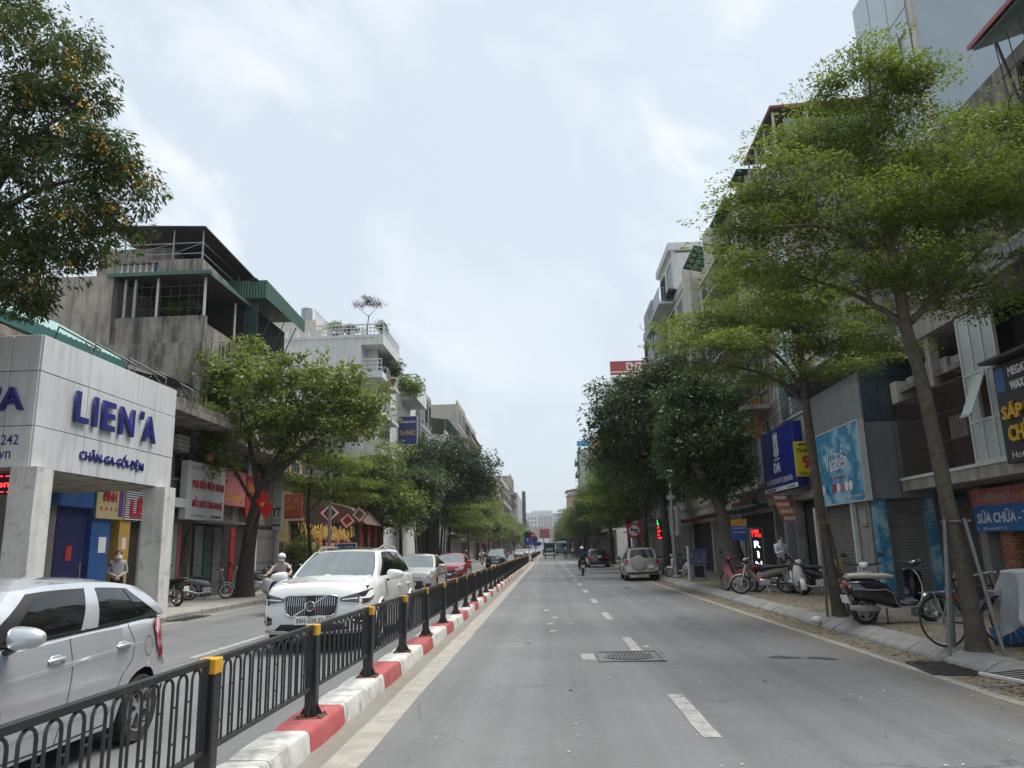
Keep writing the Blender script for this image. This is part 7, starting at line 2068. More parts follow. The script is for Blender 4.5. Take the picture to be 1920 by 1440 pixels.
# protruding sign boxes on the old house
b1=signboard('white box sign with red Vietnamese letters beside the silver sign box','+x',FXL,26.0,29.1,.25,.52,2.86,4.90,M_SIGN_W,None)
sign_text(b1,'+x','Shop Kiên Back',M_LET_BLK,26.75,4.68,.526,.95,.13,0);sign_text(b1,'+x','PHỤ KIỆN ĐIỆN THOẠI',M_LET_RED,27.65,4.12,.54,2.6,.44,.025,.006);sign_text(b1,'+x','ĐỒ CHƠI CÔNG NGHỆ',M_LET_RED,27.65,3.46,.54,2.5,.44,.025,.006)
sign_text(b1,'+x','134 TÔN ĐỨC THẮNG',M_LET_BLK,26.85,3.02,.526,1.0,.10,0);sign_marks(b1,'+x',M_LET_BLK,27.95,28.9,2.97,3.06,.528,14,1)
b2=signboard('faded pink sign with yellow letters left of the thick dark trunk','+x',FXL,29.3,31.6,.2,.35,3.55,4.98,mat('sign_pink',(.42,.13,.14),.6,var=.1,scale=2))
sign_marks(b2,'+x',M_LET_YEL,29.5,31.3,3.7,4.08,.358,7,2)
b3=signboard('red vertical sign behind the thick dark trunk','+x',FXL,31.7,33.2,.2,.35,3.2,5.15,mat('sign_deep_red',(.30,.02,.02),.6,var=.1,scale=2))
sign_marks(b3,'+x',M_LET_YEL,31.85,33.05,4.2,4.6,.358,6,3)
# white sign with a black square, facing the camera
b4=signboard('tall white and black sign standing out from the facade right of the thick trunk','-y',36.0,-13.55,-12.55,0,.2,2.72,5.6,M_SIGN_W)
sign_quad(b4,'-y',-13.54,-13.0,3.9,5.4,.206,M_LET_BLK);sign_text(b4,'-y','DIYYT',M_LET_BLK,-13.05,3.55,.206,.9,.42,0,.03);sign_marks(b4,'-y',M_LET_BLK,-13.02,-12.66,3.06,3.22,.206,5,4);sign_quad(b4,'-y',-13.52,-12.6,2.90,2.98,.206,M_LET_BLK)
b5=signboard('red and orange hanging sign beyond the white and black sign','-y',40.0,-13.85,-12.92,0,.12,3.42,4.72,mat('sign_orange',(.40,.08,.04),.6,var=.2,scale=2))
sign_marks(b5,'-y',M_LET_YEL,-13.75,-13.02,3.85,4.1,.126,7,5);sign_marks(b5,'-y',M_SIGN_W,-13.75,-13.02,4.3,4.5,.126,8,6);sign_quad(b5,'-y',-13.84,-12.93,3.43,3.52,.127,M_PURPLE)
# flag on the trunk
fg,fw=W_thing('national_flag','red flag with a yellow star hanging from a pole on the thick dark trunk','flag',(-10.75,27.7,2.2))
MB().cyl((-11.0,27.78,2.1),(-10.35,27.6,4.0),.016,n=6).build('flag_pole',M_WOOD,fw)
P=[[(-10.40+.42*u-.28*v+.04*math.sin(6*u),27.58+.06*math.sin(7*u+2*v),3.9-.62*u-.42*v+.04*math.sin(5*u))for v in[i/6 for i in range(7)]]for u in[i/8 for i in range(9)]]
MB().grid(P).build('cloth',mat('flag_red',(.50,.012,.012),.8,var=.1,scale=5),fw,60)
sp=[(-10.37+.11*(1 if k%2==0 else .42)*math.sin(k*PI/5),27.50,3.40+.11*(1 if k%2==0 else .42)*math.cos(k*PI/5))for k in range(10)]
MB().add(sp,[tuple(range(10))]).build('star',M_LET_YEL,fw)
# ---- temple front: fence wall, dark gate hall, flags, lanterns, festoons
M_FLAG_R=mat('flag_deep_red',(.26,.015,.02),.85,var=.15,scale=6);M_FLAG_Y=mat('flag_yellow',(.55,.40,.08),.85,var=.15,scale=6);M_FLAG_G=mat('flag_green',(.02,.16,.07),.85,var=.15,scale=6);M_FLAG_W=mat('flag_pale',(.60,.57,.50),.85,var=.1,scale=6);M_FLAG_B=mat('flag_black',(.02,.02,.025),.85,var=.1)
tp,tw=W_thing('temple_gate','low dark temple gate hall under the trees on the left','temple',(-12.5,52,0))
MB().box(-22,47.5,0,-12.0,56,3.4).build('hall',mat('temple_dark',(.035,.028,.025),.9,var=.3,scale=1.5),tw)
MB().prism([(-11.2,3.3),(-12.2,4.3),(-16,5.4),(-22,5.4),(-22,3.4),(-12,3.4)],'y',47.2,56.2).build('tiled_roof',mat('temple_tiles',(.085,.055,.042),.85,var=.25,scale=4),tw)
for y in(47.8,49.8,51.8,53.8):MB().cyl((-11.7,y,.1),(-11.7,y,3.4),.14,n=10).build('column',mat('temple_red',(.20,.03,.025),.7,var=.2,scale=4),tw,40)
fb('name_board','+x',-11.95,49.6,51.6,.01,.08,2.7,3.2,mat('board_red',(.25,.02,.02),.6,var=.1),tw)
tf,tfw=W_thing('temple_wall','low ochre temple wall hung with festoons on the left','wall',(-12.6,42,0))
MB().box(-13.2,37.2,0,-12.9,47.4,2.2).build('wall',M_YEL_R,tfw)
b=MB()
for k in range(420):
 y=rnd.uniform(38.5,47.0);x=-12.3+rnd.uniform(-.35,.5);z=2.9-.5*math.sin((y-38.5)/8.5*PI*3)**2+rnd.uniform(-.1,.35)
 l=rnd.uniform(.12,.32);w=rnd.uniform(.03,.06)
 b.quad((x,y-w,z),(x,y+w,z),(x+.02,y+w,z-l),(x+.02,y-w,z-l))
b.build('festoons',mat('festoon_gold',(.50,.31,.07),.7,var=.5,scale=6),tfw,kind='stuff')
for k in range(14):
 y=38.8+.6*k;MB().ball((-12.05+.2*(k%2),y,2.25-.2*(k%3)),.12,.12,.15,10,7).build('lantern',M_FLAG_R,tfw,60)
def sq_flag(label,x,y,z,s,tilt,c):
 T,w=W_thing('festival_flag',label,'flag',(x,y,z),'square festival flags in front of the temple')
 for k,m in enumerate(c):
  q=s*(1-.22*k)
  def pt(u,v):
   a,b_=(u-.5)*q,(v-.5)*q;ca,sa=math.cos(tilt),math.sin(tilt)
   return(x+a*ca-b_*sa,y-.02*k+.04*math.sin(5*a+3*b_+x),z+a*sa+b_*ca)
  MB().grid([[pt(i/6,j/6)for j in range(7)]for i in range(7)]).build('cloth',m,w,60)
 MB().cyl((x-.75*s,y+.05,z-.75*s),(x+.85*s,y+.05,z+1.0*s),.02,n=6).build('pole',M_WOOD,w)
sq_flag('large square red festival flag left of the grey lamp pole',-12.45,43.5,3.85,.95,R(45),(M_FLAG_R,M_FLAG_W,M_FLAG_B,M_FLAG_R))
sq_flag('red and white festival flag right of the grey lamp pole',-11.5,43.8,3.4,.75,R(40),(M_FLAG_R,M_FLAG_W,M_FLAG_R))
sq_flag('rightmost red festival flag with green border',-10.9,44.2,3.75,.75,R(50),(M_FLAG_R,M_FLAG_W,M_FLAG_G,M_FLAG_R))
sq_flag('red and yellow festival flag high on the lamp pole',-11.9,44.0,4.8,.7,R(30),(M_FLAG_R,M_FLAG_Y,M_FLAG_G))
plant('tall leafy garden shrub right of the motorbike rider by the temple wall',(-12.3,38.6,PAV_L),1.0,2.6,110,.13,M_LEAF_MANT2,61,pot=False,name='shrub')
plant('dark leafy shrub by the white post right of the parked motorbikes',(-12.2,36.9,PAV_L),.8,2.1,90,.12,M_LEAF_DARK,62,pot=False,name='shrub')
plant('orange flowering shrub in front of the temple wall',(-12.0,40.6,PAV_L),.8,1.7,80,.12,leaf_mat('leaf_orange',(.10,.11,.02),(.36,.16,.03),.3),63,pot=False,name='shrub')
ds=signboard('small blue notice board on posts in front of the temple','-y',42.0,-11.55,-10.52,0,.05,1.52,2.06,mat('sign_blue',(.02,.07,.24),.5,var=.08),M_SIGN_W,rail=.06)
sign_marks(ds,'-y',M_LET_WHT,-11.4,-10.66,1.9,1.96,.056,16,7);sign_text(ds,'-y','ĐỀN SONG SƠN',M_LET_WHT,-11.03,1.72,.056,.88,.17,0,.02)
L_=T_loc[ds.name];b=MB()
for u in(-11.5,-10.57):p=L_(u,.0,PAV_L);q=L_(u,.0,1.55);b.bar((p[0],p[1]+.02,p[2]),(q[0],q[1]+.02,q[2]),.05)
b.build('legs',M_STEEL,ds)
# grey lamp pole on the left
def lamp_pole(label,x,y,h,arm,side):
 T,w=W_thing('street_lamp',label,'street lamp',(x,y,PAV_L))
 MB().tube([(x,y,PAV_L),(x,y,1.2),(x,y,h)],[.11,.10,.065],10).build('pole',M_STEEL,w,50)
 MB().rbox(x-.16,y-.16,PAV_L,x+.16,y+.16,.5,.03).build('base',M_STEEL,w)
 MB().tube([(x,y,h-.1),(x+side*arm*.4,y,h+.6),(x+side*arm,y,h+.8)],[.05,.045,.035],8).build('arm',M_STEEL,w,50)
 MB().rbox(x+side*arm-.1,y-.12,h+.72,x+side*(arm+.6),y+.12,h+.86,.03).build('lamp_head',M_STEEL,w)
 return T
lamp_pole('grey street lamp pole among the festival flags on the left',-11.5,40.2,7.2,1.2,1)
lamp_pole('grey street lamp pole on the left near the junction',-10.6,79,7.2,1.2,1)
# ---- houses behind the temple garden
generic_house('pale low house with a teal sheet roof behind the temple wall','+x',-16.5,37.5,46.5,6.8,M_WHITE_R,71,roof='sheet',ground='none',balc=False)
generic_house('narrow orange house behind the temple garden','+x',-16.0,46.8,50.8,8.2,M_YEL_R,72,ground='none')
generic_house('grey house with dark metal rooftop box in front of the white building','+x',-15.0,51,55.8,10.5,M_OLD,73,ground='none')
# ---- white building with stacked balconies and roof garden
wb,ww=W_thing('white_building','white building with stepped balconies and a roof garden with a bare little tree','building',(-16,60,0))
MB().box(-21,56,0,-13.9,66,18.1).build('wall',M_WHITE_R,ww);MB().box(-13.899,57.5,0,-13.0,66,18.1).build('wall',M_WHITE_R,ww)
for z in(6.2,9.2,12.2,15.2):
 MB().box(-13.899,56.02,z-.5,-12.25,57.499,z).build('corner_balcony',M_WHITE_R,ww);railing(ww,'-y',56.1,-13.85,-12.3,0,z,.95,M_RAIL_W,.3,bar=.04,rails=3)
MB().box(-21.1,55.95,17.85,-12.95,66.05,18.102).build('roof_edge',M_WHITE_R,ww)
MB().box(-13.899,56.02,17.3,-12.2,62.9,18.1).build('roof_bay',M_WHITE_R,ww)
railing(ww,'+x',-12.3,56.1,62.9,.0,18.1,.85,M_RAIL_W,.3,bar=.045,rails=3);railing(ww,'-y',56.1,-20.9,-12.3,.0,18.1,.85,M_RAIL_W,.3,bar=.045,rails=3)
for z in(14.9,12.0,9.1,6.0):
 balcony(ww,'+x',-13.0,57.6,62.8,.75,z,M_WHITE_R,M_RAIL_W,.95,pitch=.2)
 window(ww,'+x',-13.0,57.8,62.4,z+.05,z+2.3,5,2,M_STEEL,None,False)
MB().box(-24,64,18,-20,69,22.0).build('stair_tower',M_CREAM,ww)
railing(ww,'+x',-20.1,64,69,.0,22.0,.9,M_RAIL_W,.35,bar=.05)
MB().cyl((-21,64.5,22),(-21,64.5,23.2),.5,n=14).build('water_tank',M_STEEL,ww,40)
b=MB()
for k in range(8):b.cyl((-20.2+.9*k,56.8,18.1),(-20.2+.9*k,56.8,18.75),.22,n=8)
b.build('planters',M_FRAME_W,ww)
T_,C_=make_tree('roof_tree','small sparse dark tree on the roof garden of the white building',[(-13.9,58,18.1),(-13.9,58,19.4),(-13.8,58,20.3)],(.06,.035),[([(-13.85,58,20.2),(-14.6,58,20.9),(-15.0,58,21.2)],.025,.008),([(-13.8,58,20.2),(-13.2,58,20.9),(-12.9,58,21.1)],.025,.008)],[(-13.9,58,21.4,1.25,1.0,.36),(-14.7,58,21.2,.6,.5,.25),(-13.1,58,21.2,.6,.5,.25)],60,.2,.5,24,(.12,.06),leaf_mat('leaf_purple',(.035,.022,.025),(.075,.045,.05),.2),M_BARK_D,81,flare=1.1,n_trunk=7)
for k,(x,y,r,h,m)in enumerate(((-16.2,57.2,.9,1.0,M_LEAF_PLANE),(-15.0,57.0,.6,.8,M_LEAF_DARK),(-12.7,57.6,.5,1.4,M_LEAF_DARK))):
 plant(['bushy green plant on the roof garden left of the bare little tree','low dark plant on the roof garden under the bare little tree','narrow plant at the roof garden corner'][k],(x,y,18.1),r,h,50,.16,m,82+k)
plant('large leafy plant spilling from the white building balcony',(-12.1,66.5,14.9),1.3,2.4,80,.24,M_LEAF_MANT2,86,pot=False,name='balcony_plant')
plant('dark plant on the second balcony of the white building',(-12.3,60,14.9),1.0,1.6,60,.22,M_LEAF_DARK,87)
wc,wcw=W_thing('white_building','second white block with a jutting balcony and a blue clinic sign','building',(-15,71,0))
MB().box(-21,67,0,-13.1,76,14.2).build('wall',M_WHITE_R,wcw)
MB().box(-13.099,67.5,15.2,-11.5,73,16.6).build('jutting_balcony',M_WHITE_R,wcw);railing(wcw,'+x',-11.6,67.6,72.9,0,16.6,.95,M_RAIL_W,.35,bar=.05,rails=3);railing(wcw,'-y',67.6,-15,-11.6,0,16.6,.95,M_RAIL_W,.35,bar=.05,rails=3)
MB().box(-20,68.5,14.203,-13.1,76,17).build('upper_wall',M_WHITE_R,wcw)
MB().box(-13.099,69,10.2,-12.4,75.5,10.5).build('balcony_slab',M_WHITE_R,wcw);railing(wcw,'+x',-12.45,69,75.5,0,10.5,.95,M_RAIL_W,.2)
for z in(4.2,7.2,11):window(wcw,'+x',-13.1,69,75,z,z+1.9,4,1,M_STEEL)
cs=signboard('blue clinic sign with white letters on the second white block','-y',66.6,-12.95,-11.35,0,.15,10.9,13.4,mat('sign_navy',(.015,.035,.16),.5,var=.06),M_SIGN_W,rail=.04)
sign_text(cs,'-y','PHÒNG KHÁM',M_LET_WHT,-12.15,12.95,.156,1.35,.28,0,.02);sign_text(cs,'-y','Dr PHÚC',M_LET_YEL,-12.15,12.0,.156,1.35,.55,0,.03)
plant('trailing plant on the lower balcony of the second white block',(-12.2,70,10.6),1.2,1.8,60,.25,M_LEAF_DARK,88,pot=False,name='balcony_plant')
generic_house('slim grey building with a tall glass front beside the second white block','+x',-12.6,76.3,83,17.6,M_GREY_R,90,balc=False)
# beyond the junction
gl=[('beige block with a sloping top and a glass bay on the left',112,123,23.2,M_BEIGE_R),('pale block with stacked glass balconies on the left',123.2,142,22.8,M_CREAM),('beige shop house beyond the left junction',98,111.8,16.5,M_BEIGE_R),('grey shop house on the far left',142.2,162,17,M_GREY_R),('white shop house on the far left',162.2,186,15,M_WHITE_R),('old shop house on the far left',186.2,215,16,M_OLD_L),('cream block rising above the far left trees',215.2,262,21.5,M_CREAM)]
for k,(lab,a,c,h,m)in enumerate(gl):generic_house(lab,'+x',-13.0,a,c,h,m,100+k,lite=k>2,roof='sheet' if k==2 else None)
generic_house('tall cream house with stacked windows above the far left trees','+x',-12.3,263,290,26.5,M_OLD_L,110,lite=True)
far,fw_=W_thing('grey_block','long grey block with square side windows and a dark pylon at the far left','building',(-15,350,0))
MB().box(-30,330,0,-12.6,395,25.5).build('wall',M_GREY_R,fw_);MB().box(-12.599,392,0,-10.8,396,30.5).build('pylon',M_DARK_S,fw_)
for x in(-17.5,-21.5):
 for z in(17,22):fb('window','-y',330,x-1.0,x+1.0,0,.1,z,z+1.8,M_GLASSB,fw_)
generic_house('pale terrace at the far end of the left side','+x',-12.2,397,470,19,M_WHITE_R,112,lite=True)
generic_house('grey terrace at the far end of the left side','+x',-12.0,471,600,17,M_GREY_R,113,lite=True)
cb,cbw=W_thing('cable_bundle','dark cables sagging along the left facades above the shop signs','cable',(-12.5,28,5.5))
for k in range(5):
 pts=[(FXL+.35+.1*k,lerp(20.2,46,i/24),5.35+.12*k-.35*math.sin(PI*((i/24*3)%1))+.03*(k%2))for i in range(25)]
 MB().tube(pts,.012,4).build('cable',M_FRAME_D,cbw)
for k,(y,z,lab)in enumerate(((29.8,7.3,'air conditioner high on the old stained house above the pink sign'),(32.2,4.9,'air conditioner behind the thick dark trunk on the old house'),(25.9,5.2,'air conditioner beside the white box sign above the arcade end'))):
 ac_unit(lab,'+x',FXL,y,z)
b=MB()
for(x,y,z0,z1)in((-12.9,27.9,3,9.5),(-12.93,31.1,3,9.6),(-12.9,24.22,3.7,6.3)):b.cyl((x,y,z0),(x,y,z1),.045,n=8)
b.build('drain_pipes',M_STEEL,ow)
for k,(x,y,z,w,d,h,m)in enumerate(((-14.4,29.0,9.66,.7,.6,1.0,M_STEEL),(-15.6,28.3,12.51,.6,.6,.7,M_BLUE_W),(-12.3,30.2,6.0,.5,.4,.7,M_OLD_L))):
 MB().rbox(x,y,z,x+w,y+d,z+h,.04).build('stored_box',m,ow)
M_BRICK=mat('brick',(0.33,0.12,0.065),0.9,var=.2,scale=12,obj_var=.28,dirt=(.20,.13,.10),dirt_amt=.5,dirt_scale=9)
M_GATE=mat('gate_ochre',(0.27,0.205,0.085),0.6,.2,var=.15,scale=3,dirt=(.12,.09,.05),dirt_amt=.6,dirt_scale=3)
M_SIGN_BLK=mat('sign_charcoal',(0.018,0.018,0.02),0.5,var=.1)
M_SIGN_BLUE=mat('sign_royal_blue',(0.008,0.022,0.20),0.4,var=.06,scale=1.5)
M_SIGN_SKY=mat('sign_blue_flat',(0.02,0.13,0.36),0.5,var=.08)
M_SIGN_ROSE=mat('sign_rose',(0.42,0.12,0.13),0.5,var=.1)
M_SIGN_YEL=mat('sign_yellow',(0.55,0.44,0.02),0.5,var=.06)
M_PANEL_G=mat('panel_grey',(0.19,0.20,0.21),0.45,.1,var=.06,scale=.8,streak=.2)
M_PANEL_D=mat('panel_slate',(0.055,0.075,0.095),0.3,.1,var=.12,scale=.8)
M_WAVE=mat('wave_print',(0.03,0.19,0.32),0.45,var=.1,scale=1.5,dirt=(.30,.48,.55),dirt_amt=.95,dirt_scale=1.7,dirt_lo=.47,dirt_hi=.60)
M_NEON_W=mat('neon_white',(0.75,0.85,1.0),0.5,var=0,emit=2.0)
M_NEON_G=mat('neon_green',(0.05,1.0,0.25),0.5,var=0,emit=1.6)
# ---- near house with ochre gate, brick pier, enclosed balcony
FXR=10.2;OV=9.0
rh,rw=W_thing('near_house','dark narrow house at the right edge with an ochre folding gate and enclosed white-framed balcony','building',(12,14,0))
MB().box(FXR+.35,6,0,18,19.75,2.7).build('wall',M_OLD,rw)
MB().box(FXR,18.45,.05,FXR+.35,18.75,2.7).build('pier',M_COL_D,rw)
MB().box(FXR,6,2.2,FXR+.35,17.9,2.7).build('lintel',M_OLD,rw)
g0=folding_gate(rw,'-x',FXR+.25,9.0,17.45,.1,2.2,M_GATE)
for z,u in((1.4,16.9),(.9,16.9),(1.4,16.2)):MB().rbox(FXR+.12,u-.08,z-.05,FXR+.16,u+.08,z+.05,.01).build('lock_box',M_STEEL,rw)
bp,bpw=W_thing('brick_pier','bare red brick pier at the left of the ochre gate','pier',(10.3,17.7,PAV_R))
MB().box(FXR+.01,17.47,PAV_R,FXR+.34,17.93,2.45).build('mortar_core',M_CONC,bpw)
br_me=MB().rbox(-.055,-.108,-.03,.055,.108,.03,.004).mesh('brick',M_BRICK);br_h=MB().rbox(-.055,-.05,-.03,.055,.05,.03,.004).mesh('brick',M_BRICK);br_s=MB().rbox(-.108,-.055,-.03,.108,.055,.03,.004).mesh('brick',M_BRICK)
for c in range(32):
 z=PAV_R+.035+.073*c
 o_=.0 if c%2 else .115
 us=[17.58,17.81]if c%2 else[17.52,17.70,17.88]
 for k,u in enumerate(us):
  me=br_me if(c%2 or k==1)else br_h
  link('brick',me,bpw,(FXR+.045+rnd.uniform(-.006,.006),u+rnd.uniform(-.004,.004),z))
 for k,x in enumerate((FXR+.12,FXR+.27)if c%2 else(FXR+.20,)):
  link('brick',br_s,bpw,(x,17.50-.02+rnd.uniform(-.004,.004),z))
MB().box(OV,6,2.72,18,19.7,2.98).build('slab',M_OLD_L,rw)
MB().box(OV-.04,6,2.98,OV+.06,19.7,3.05).build('slab_edge',M_FRAME_W,rw)
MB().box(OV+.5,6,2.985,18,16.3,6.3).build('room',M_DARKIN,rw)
MB().box(OV+1.4,16.3,2.985,18,19.75,6.2).build('room',mat('wall_brown',(.10,.06,.045),.9,var=.25,scale=2),rw)
MB().box(OV-.02,6,6.2,18,19.7,6.6).build('upper_slab',M_OLD_L,rw)
gz=MB();fr=.055
U=[15.0,15.42,15.84,16.26];Z=[3.06,3.9,4.9,6.15]
for u in U:gz.box(OV,u-fr/2,Z[0],OV+.07,u+fr/2,Z[-1])
for z in Z:gz.box(OV+.002,U[0],z-fr/2,OV+.068,U[-1],z+fr/2)
gzo=gz.build('glazing_frame',M_FRAME_W,rw)
M_FROST=mat('frosted_glass',(.40,.45,.44),.35,var=.08,scale=2)
for i in range(3):
 for j in range(3):
  if i==1 and j==1:continue
  MB().box(OV+.025,U[i]+.03,Z[j]+.03,OV+.035,U[i+1]-.03,Z[j+1]-.03).build('pane',M_FROST,gzo)
sh_=MB();z0,z1,dx=3.9,4.88,.42
for(ua,ub)in((15.44,15.49),(15.77,15.82)):sh_.add([(OV-dx,ua,z0+.05),(OV-dx,ub,z0+.05),(OV-.01,ub,z1),(OV-.01,ua,z1),(OV-dx+.03,ua,z0+.05),(OV-dx+.03,ub,z0+.05),(OV+.02,ub,z1),(OV+.02,ua,z1)],[(0,1,2,3),(7,6,5,4),(0,4,5,1),(1,5,6,2),(2,6,7,3),(3,7,4,0)])
sh_.bar((OV-dx+.01,15.44,z0+.07),(OV-dx+.01,15.82,z0+.07),.05);sh_.bar((OV,15.44,z1),(OV,15.82,z1),.05)
so=sh_.build('open_sash',M_FRAME_W,gzo)
MB().quad((OV-dx+.012,15.49,z0+.08),(OV-dx+.012,15.77,z0+.08),(OV+.005,15.77,z1),(OV+.005,15.49,z1)).build('pane',M_FROST,gzo)
ms=signboard('black sign with yellow and white letters at the right edge','-x',OV,10.6,14.96,.03,.14,2.90,4.80,M_SIGN_BLK,None)
mark_b=sign_quad(ms,'-x',14.62,14.90,4.28,4.72,.146,mat('logo_blue',(.03,.10,.28),.5,var=.15,scale=12),'logo')
sign_text(ms,'-x','MEGATRON',M_LET_WHT,13.95,4.60,.155,1.0,.17,.02,.02);sign_text(ms,'-x','WAX STORE',M_LET_WHT,13.95,4.33,.155,1.0,.17,.02,.02)
sign_text(ms,'-x','SÁP VUỐT TÓC',M_LET_YEL,13.45,3.92,.17,2.7,.40,.05,.03);sign_text(ms,'-x','CHÍNH HÃNG',M_LET_YEL,13.6,3.48,.17,2.2,.38,.05,.03);sign_text(ms,'-x','Hotline: 09',M_LET_WHT,14.2,3.05,.145,1.1,.13,0)
MB().box(OV-.35,9,4.86,OV+.1,15.05,4.92).build('sign_hood',M_FRAME_D,rw)
railing(rw,'-x',OV,16.35,19.6,-.06,3.05,1.9,M_RAIL_D,.07,bar=.014,rails=3)
MB().box(OV+.1,16.4,5.2,OV+1.4,19.5,5.32).build('shelf',M_OLD,rw);MB().box(OV+.05,17.6,5.0,OV+.28,17.8,6.2).build('post',M_OLD_L,rw)
for k,y in enumerate((16.7,17.3,18.2,18.9)):MB().rbox(OV+.25,y,5.33,OV+.7,y+.42,5.55+.08*(k%3),.02).build('stored_box',M_CONC,rw)
# upper floors
MB().box(OV+.6,6,6.603,18,19.75,11.0).build('upper_wall',M_OLD,rw)
for y in(8.5,11,13.4,16.6):
 for z in(7.4,):window(rw,'-x',OV+.6,y,y+1.5,z,z+1.8,2,2,M_FRAME_D,M_DARKIN,True,.05,grille=True)
for y in(9.4,12.2):window(rw,'-x',OV+.6,y,y+1.5,9.4,10.6,2,1,M_FRAME_D,M_DARKIN,True,.05,grille=True)
sheet('dark_awning',[(8.25,6,6.30),(8.25,14.85,6.30),(9.55,14.85,7.35),(9.55,6,7.35)],M_DARK_S,rw,.04)
b=MB()
for y in(8,10.3,12.6,14.7):b.bar((8.4,y,6.33),(9.6,y,6.62),.04);b.bar((8.4,y,6.36),(9.6,y,7.3),.04)
b.build('awning_frame',M_FRAME_D,rw)
sheet('red_roof',[(8.9,5,11.05),(8.9,14.1,11.25),(13,14.1,12.6),(13,5,12.4)],M_RED_S,rw,.10)
sheet('roof_underside',[(8.95,5.1,10.98),(8.95,14.0,11.17),(13,14.0,12.5),(13,5.1,12.3)],M_GREEN_S,rw,.03)
b=MB();
for y in(9,10.5,12,13.5):b.bar((9.5,y,8.9),(9.1,y,11.0),.04)
for k in range(14):b.bar((9.35,8.5+.4*k,9.0),(9.2,8.5+.4*k,11.1),.015)
for z in(9.4,9.9,10.4):b.bar((9.3,8.5,z),(9.3,14,z),.02)
b.build('roof_cage',M_FRAME_D,rw)
sc=signboard('pink and blue repair shop sign above the ochre gate','-x',FXR-.15,13.6,18.42,0,.10,1.66,2.62,M_SIGN_SKY)
sign_quad(sc,'-x',13.6,18.42,2.25,2.62,.106,M_SIGN_ROSE);sign_marks(sc,'-x',M_SIGN_W,16.9,18.2,2.34,2.52,.112,9,11);sign_marks(sc,'-x',M_LET_YEL,15.2,16.7,2.34,2.54,.112,9,12)
sign_text(sc,'-x','SỬA CHỮA - THAY',M_LET_WHT,17.0,2.0,.112,2.5,.30,.012,.02);sign_marks(sc,'-x',M_LET_WHT,17.2,18.3,1.70,1.76,.108,16,13)
ac_unit('cream air conditioner on the slate side of the shop with the wave sign','-y',19.78,9.42,4.95)
ac_unit('second air conditioner deeper in the rusty balcony of the near house','-x',OV+1.35,18.6,3.9,grp=None)
# ---- shop with the wave-blue sign: low front block, tall glass tower behind
VX=8.3;VY0,VY1=19.85,24.1
vb,vw=W_thing('wave_shop','grey clad shop with a blue wave sign and a tall pale blue tower behind','building',(10,22,0))
MB().box(VX+.02,VY0+.02,2.55,12,VY1,6.9).build('core',M_PANEL_D,vw)
MB().box(VX+.35,VY0+.35,0,12,VY1,2.55).build('core',M_COL_D,vw)
# side cladding towards the camera
for(x0,x1,z0,z1,m)in((VX,9.05,2.56,4.55,M_PANEL_G),(9.06,9.85,2.56,4.55,M_PANEL_G),(VX,8.75,4.57,5.7,M_PANEL_D),(8.76,9.85,4.57,5.7,M_PANEL_D),(VX,9.85,5.72,6.9,M_PANEL_D)):
 MB().rbox(x0+.006,VY0-.01,z0,x1-.006,VY0+.04,z1,.006).build('cladding_panel',m,vw)
for(y0,y1,m)in((VY0+.05,21.2,M_PANEL_G),(21.21,22.6,M_PANEL_G),(22.61,VY1,M_PANEL_G)):
 MB().rbox(VX-.01,y0,4.60,VX+.04,y1-.012,5.9,.006).build('cladding_panel',m,vw)
MB().prism([(VX+.02,5.9),(VX-.5,6.1),(VX-.6,6.35),(VX+.02,6.5)],'y',VY0+.1,VY1).build('curved_awning',mat('awning_black',(.012,.014,.018),.5,var=.1),vw)
sg=signboard('white strip sign above the black awning on the grey clad shop','-x',VX,20.5,24.0,.1,.2,6.55,7.2,M_SIGN_W);sign_marks(sg,'-x',M_LET_BLK,20.8,23.7,6.75,6.95,.206,20,14)
wv=signboard('wave-blue sign with white script letters on the grey clad shop','-x',VX,19.75,23.0,.06,.22,2.56,4.58,M_WAVE,M_FRAME_W,rail=.03)
so_=sign_text(wv,'-x','VuaBiển',M_LET_WHT,21.45,3.78,.232,1.6,.66,.008,.0)
sign_marks(wv,'-x',M_LET_RED,20.9,22.0,3.22,3.28,.228,12,15);sign_marks(wv,'-x',M_LET_WHT,19.9,21.2,2.66,2.72,.228,20,16)
M_COLS=[M_LET_WHT,M_SIGN_SKY,mat('logo_teal',(.05,.30,.30),.5,var=.1),M_LET_RED,M_LET_WHT,mat('logo_rose',(.42,.10,.16),.5,var=.1),M_LET_WHT,M_LET_WHT]
for k in range(8):
 p=T_loc[wv.name](22.62-.29*k,.226,2.98);MB().cyl((p[0]+.004,p[1],p[2]),(p[0]-.008,p[1],p[2]),.125,n=14).build('round_emblem',M_COLS[k],wv)
shutter(vw,'-y',VY0+.33,8.70,9.62,.1,2.5,M_SHUT,pitch=.075)
for x0,x1 in((8.36,8.62),(9.66,9.82)):MB().box(x0,VY0+.05,.06,x1,VY0+.34,2.55).build('wave_pillar',M_WAVE,vw)
MB().box(8.32,VY0+.40,.06,8.62,21.0,2.55).build('pier',M_COL_D,vw)
shutter(vw,'-x',VX+.34,21.15,23.9,.1,2.5,M_SHUT,pitch=.075)
MB().box(VX-.12,21.0,.06,VX-.02,21.12,2.56).build('white_post',M_FRAME_W,vw);MB().box(VX-.1,23.95,.06,VX+.3,24.1,2.56).build('pier',M_FRAME_W,vw)
MB().bar((VX-.07,21.06,2.5),(VX+.3,21.06,2.2),.05).build('brace',M_FRAME_W,vw)
MB().rbox(8.25,20.35,1.9,8.33,20.7,2.3,.01).build('meter_box',M_CONC,vw)
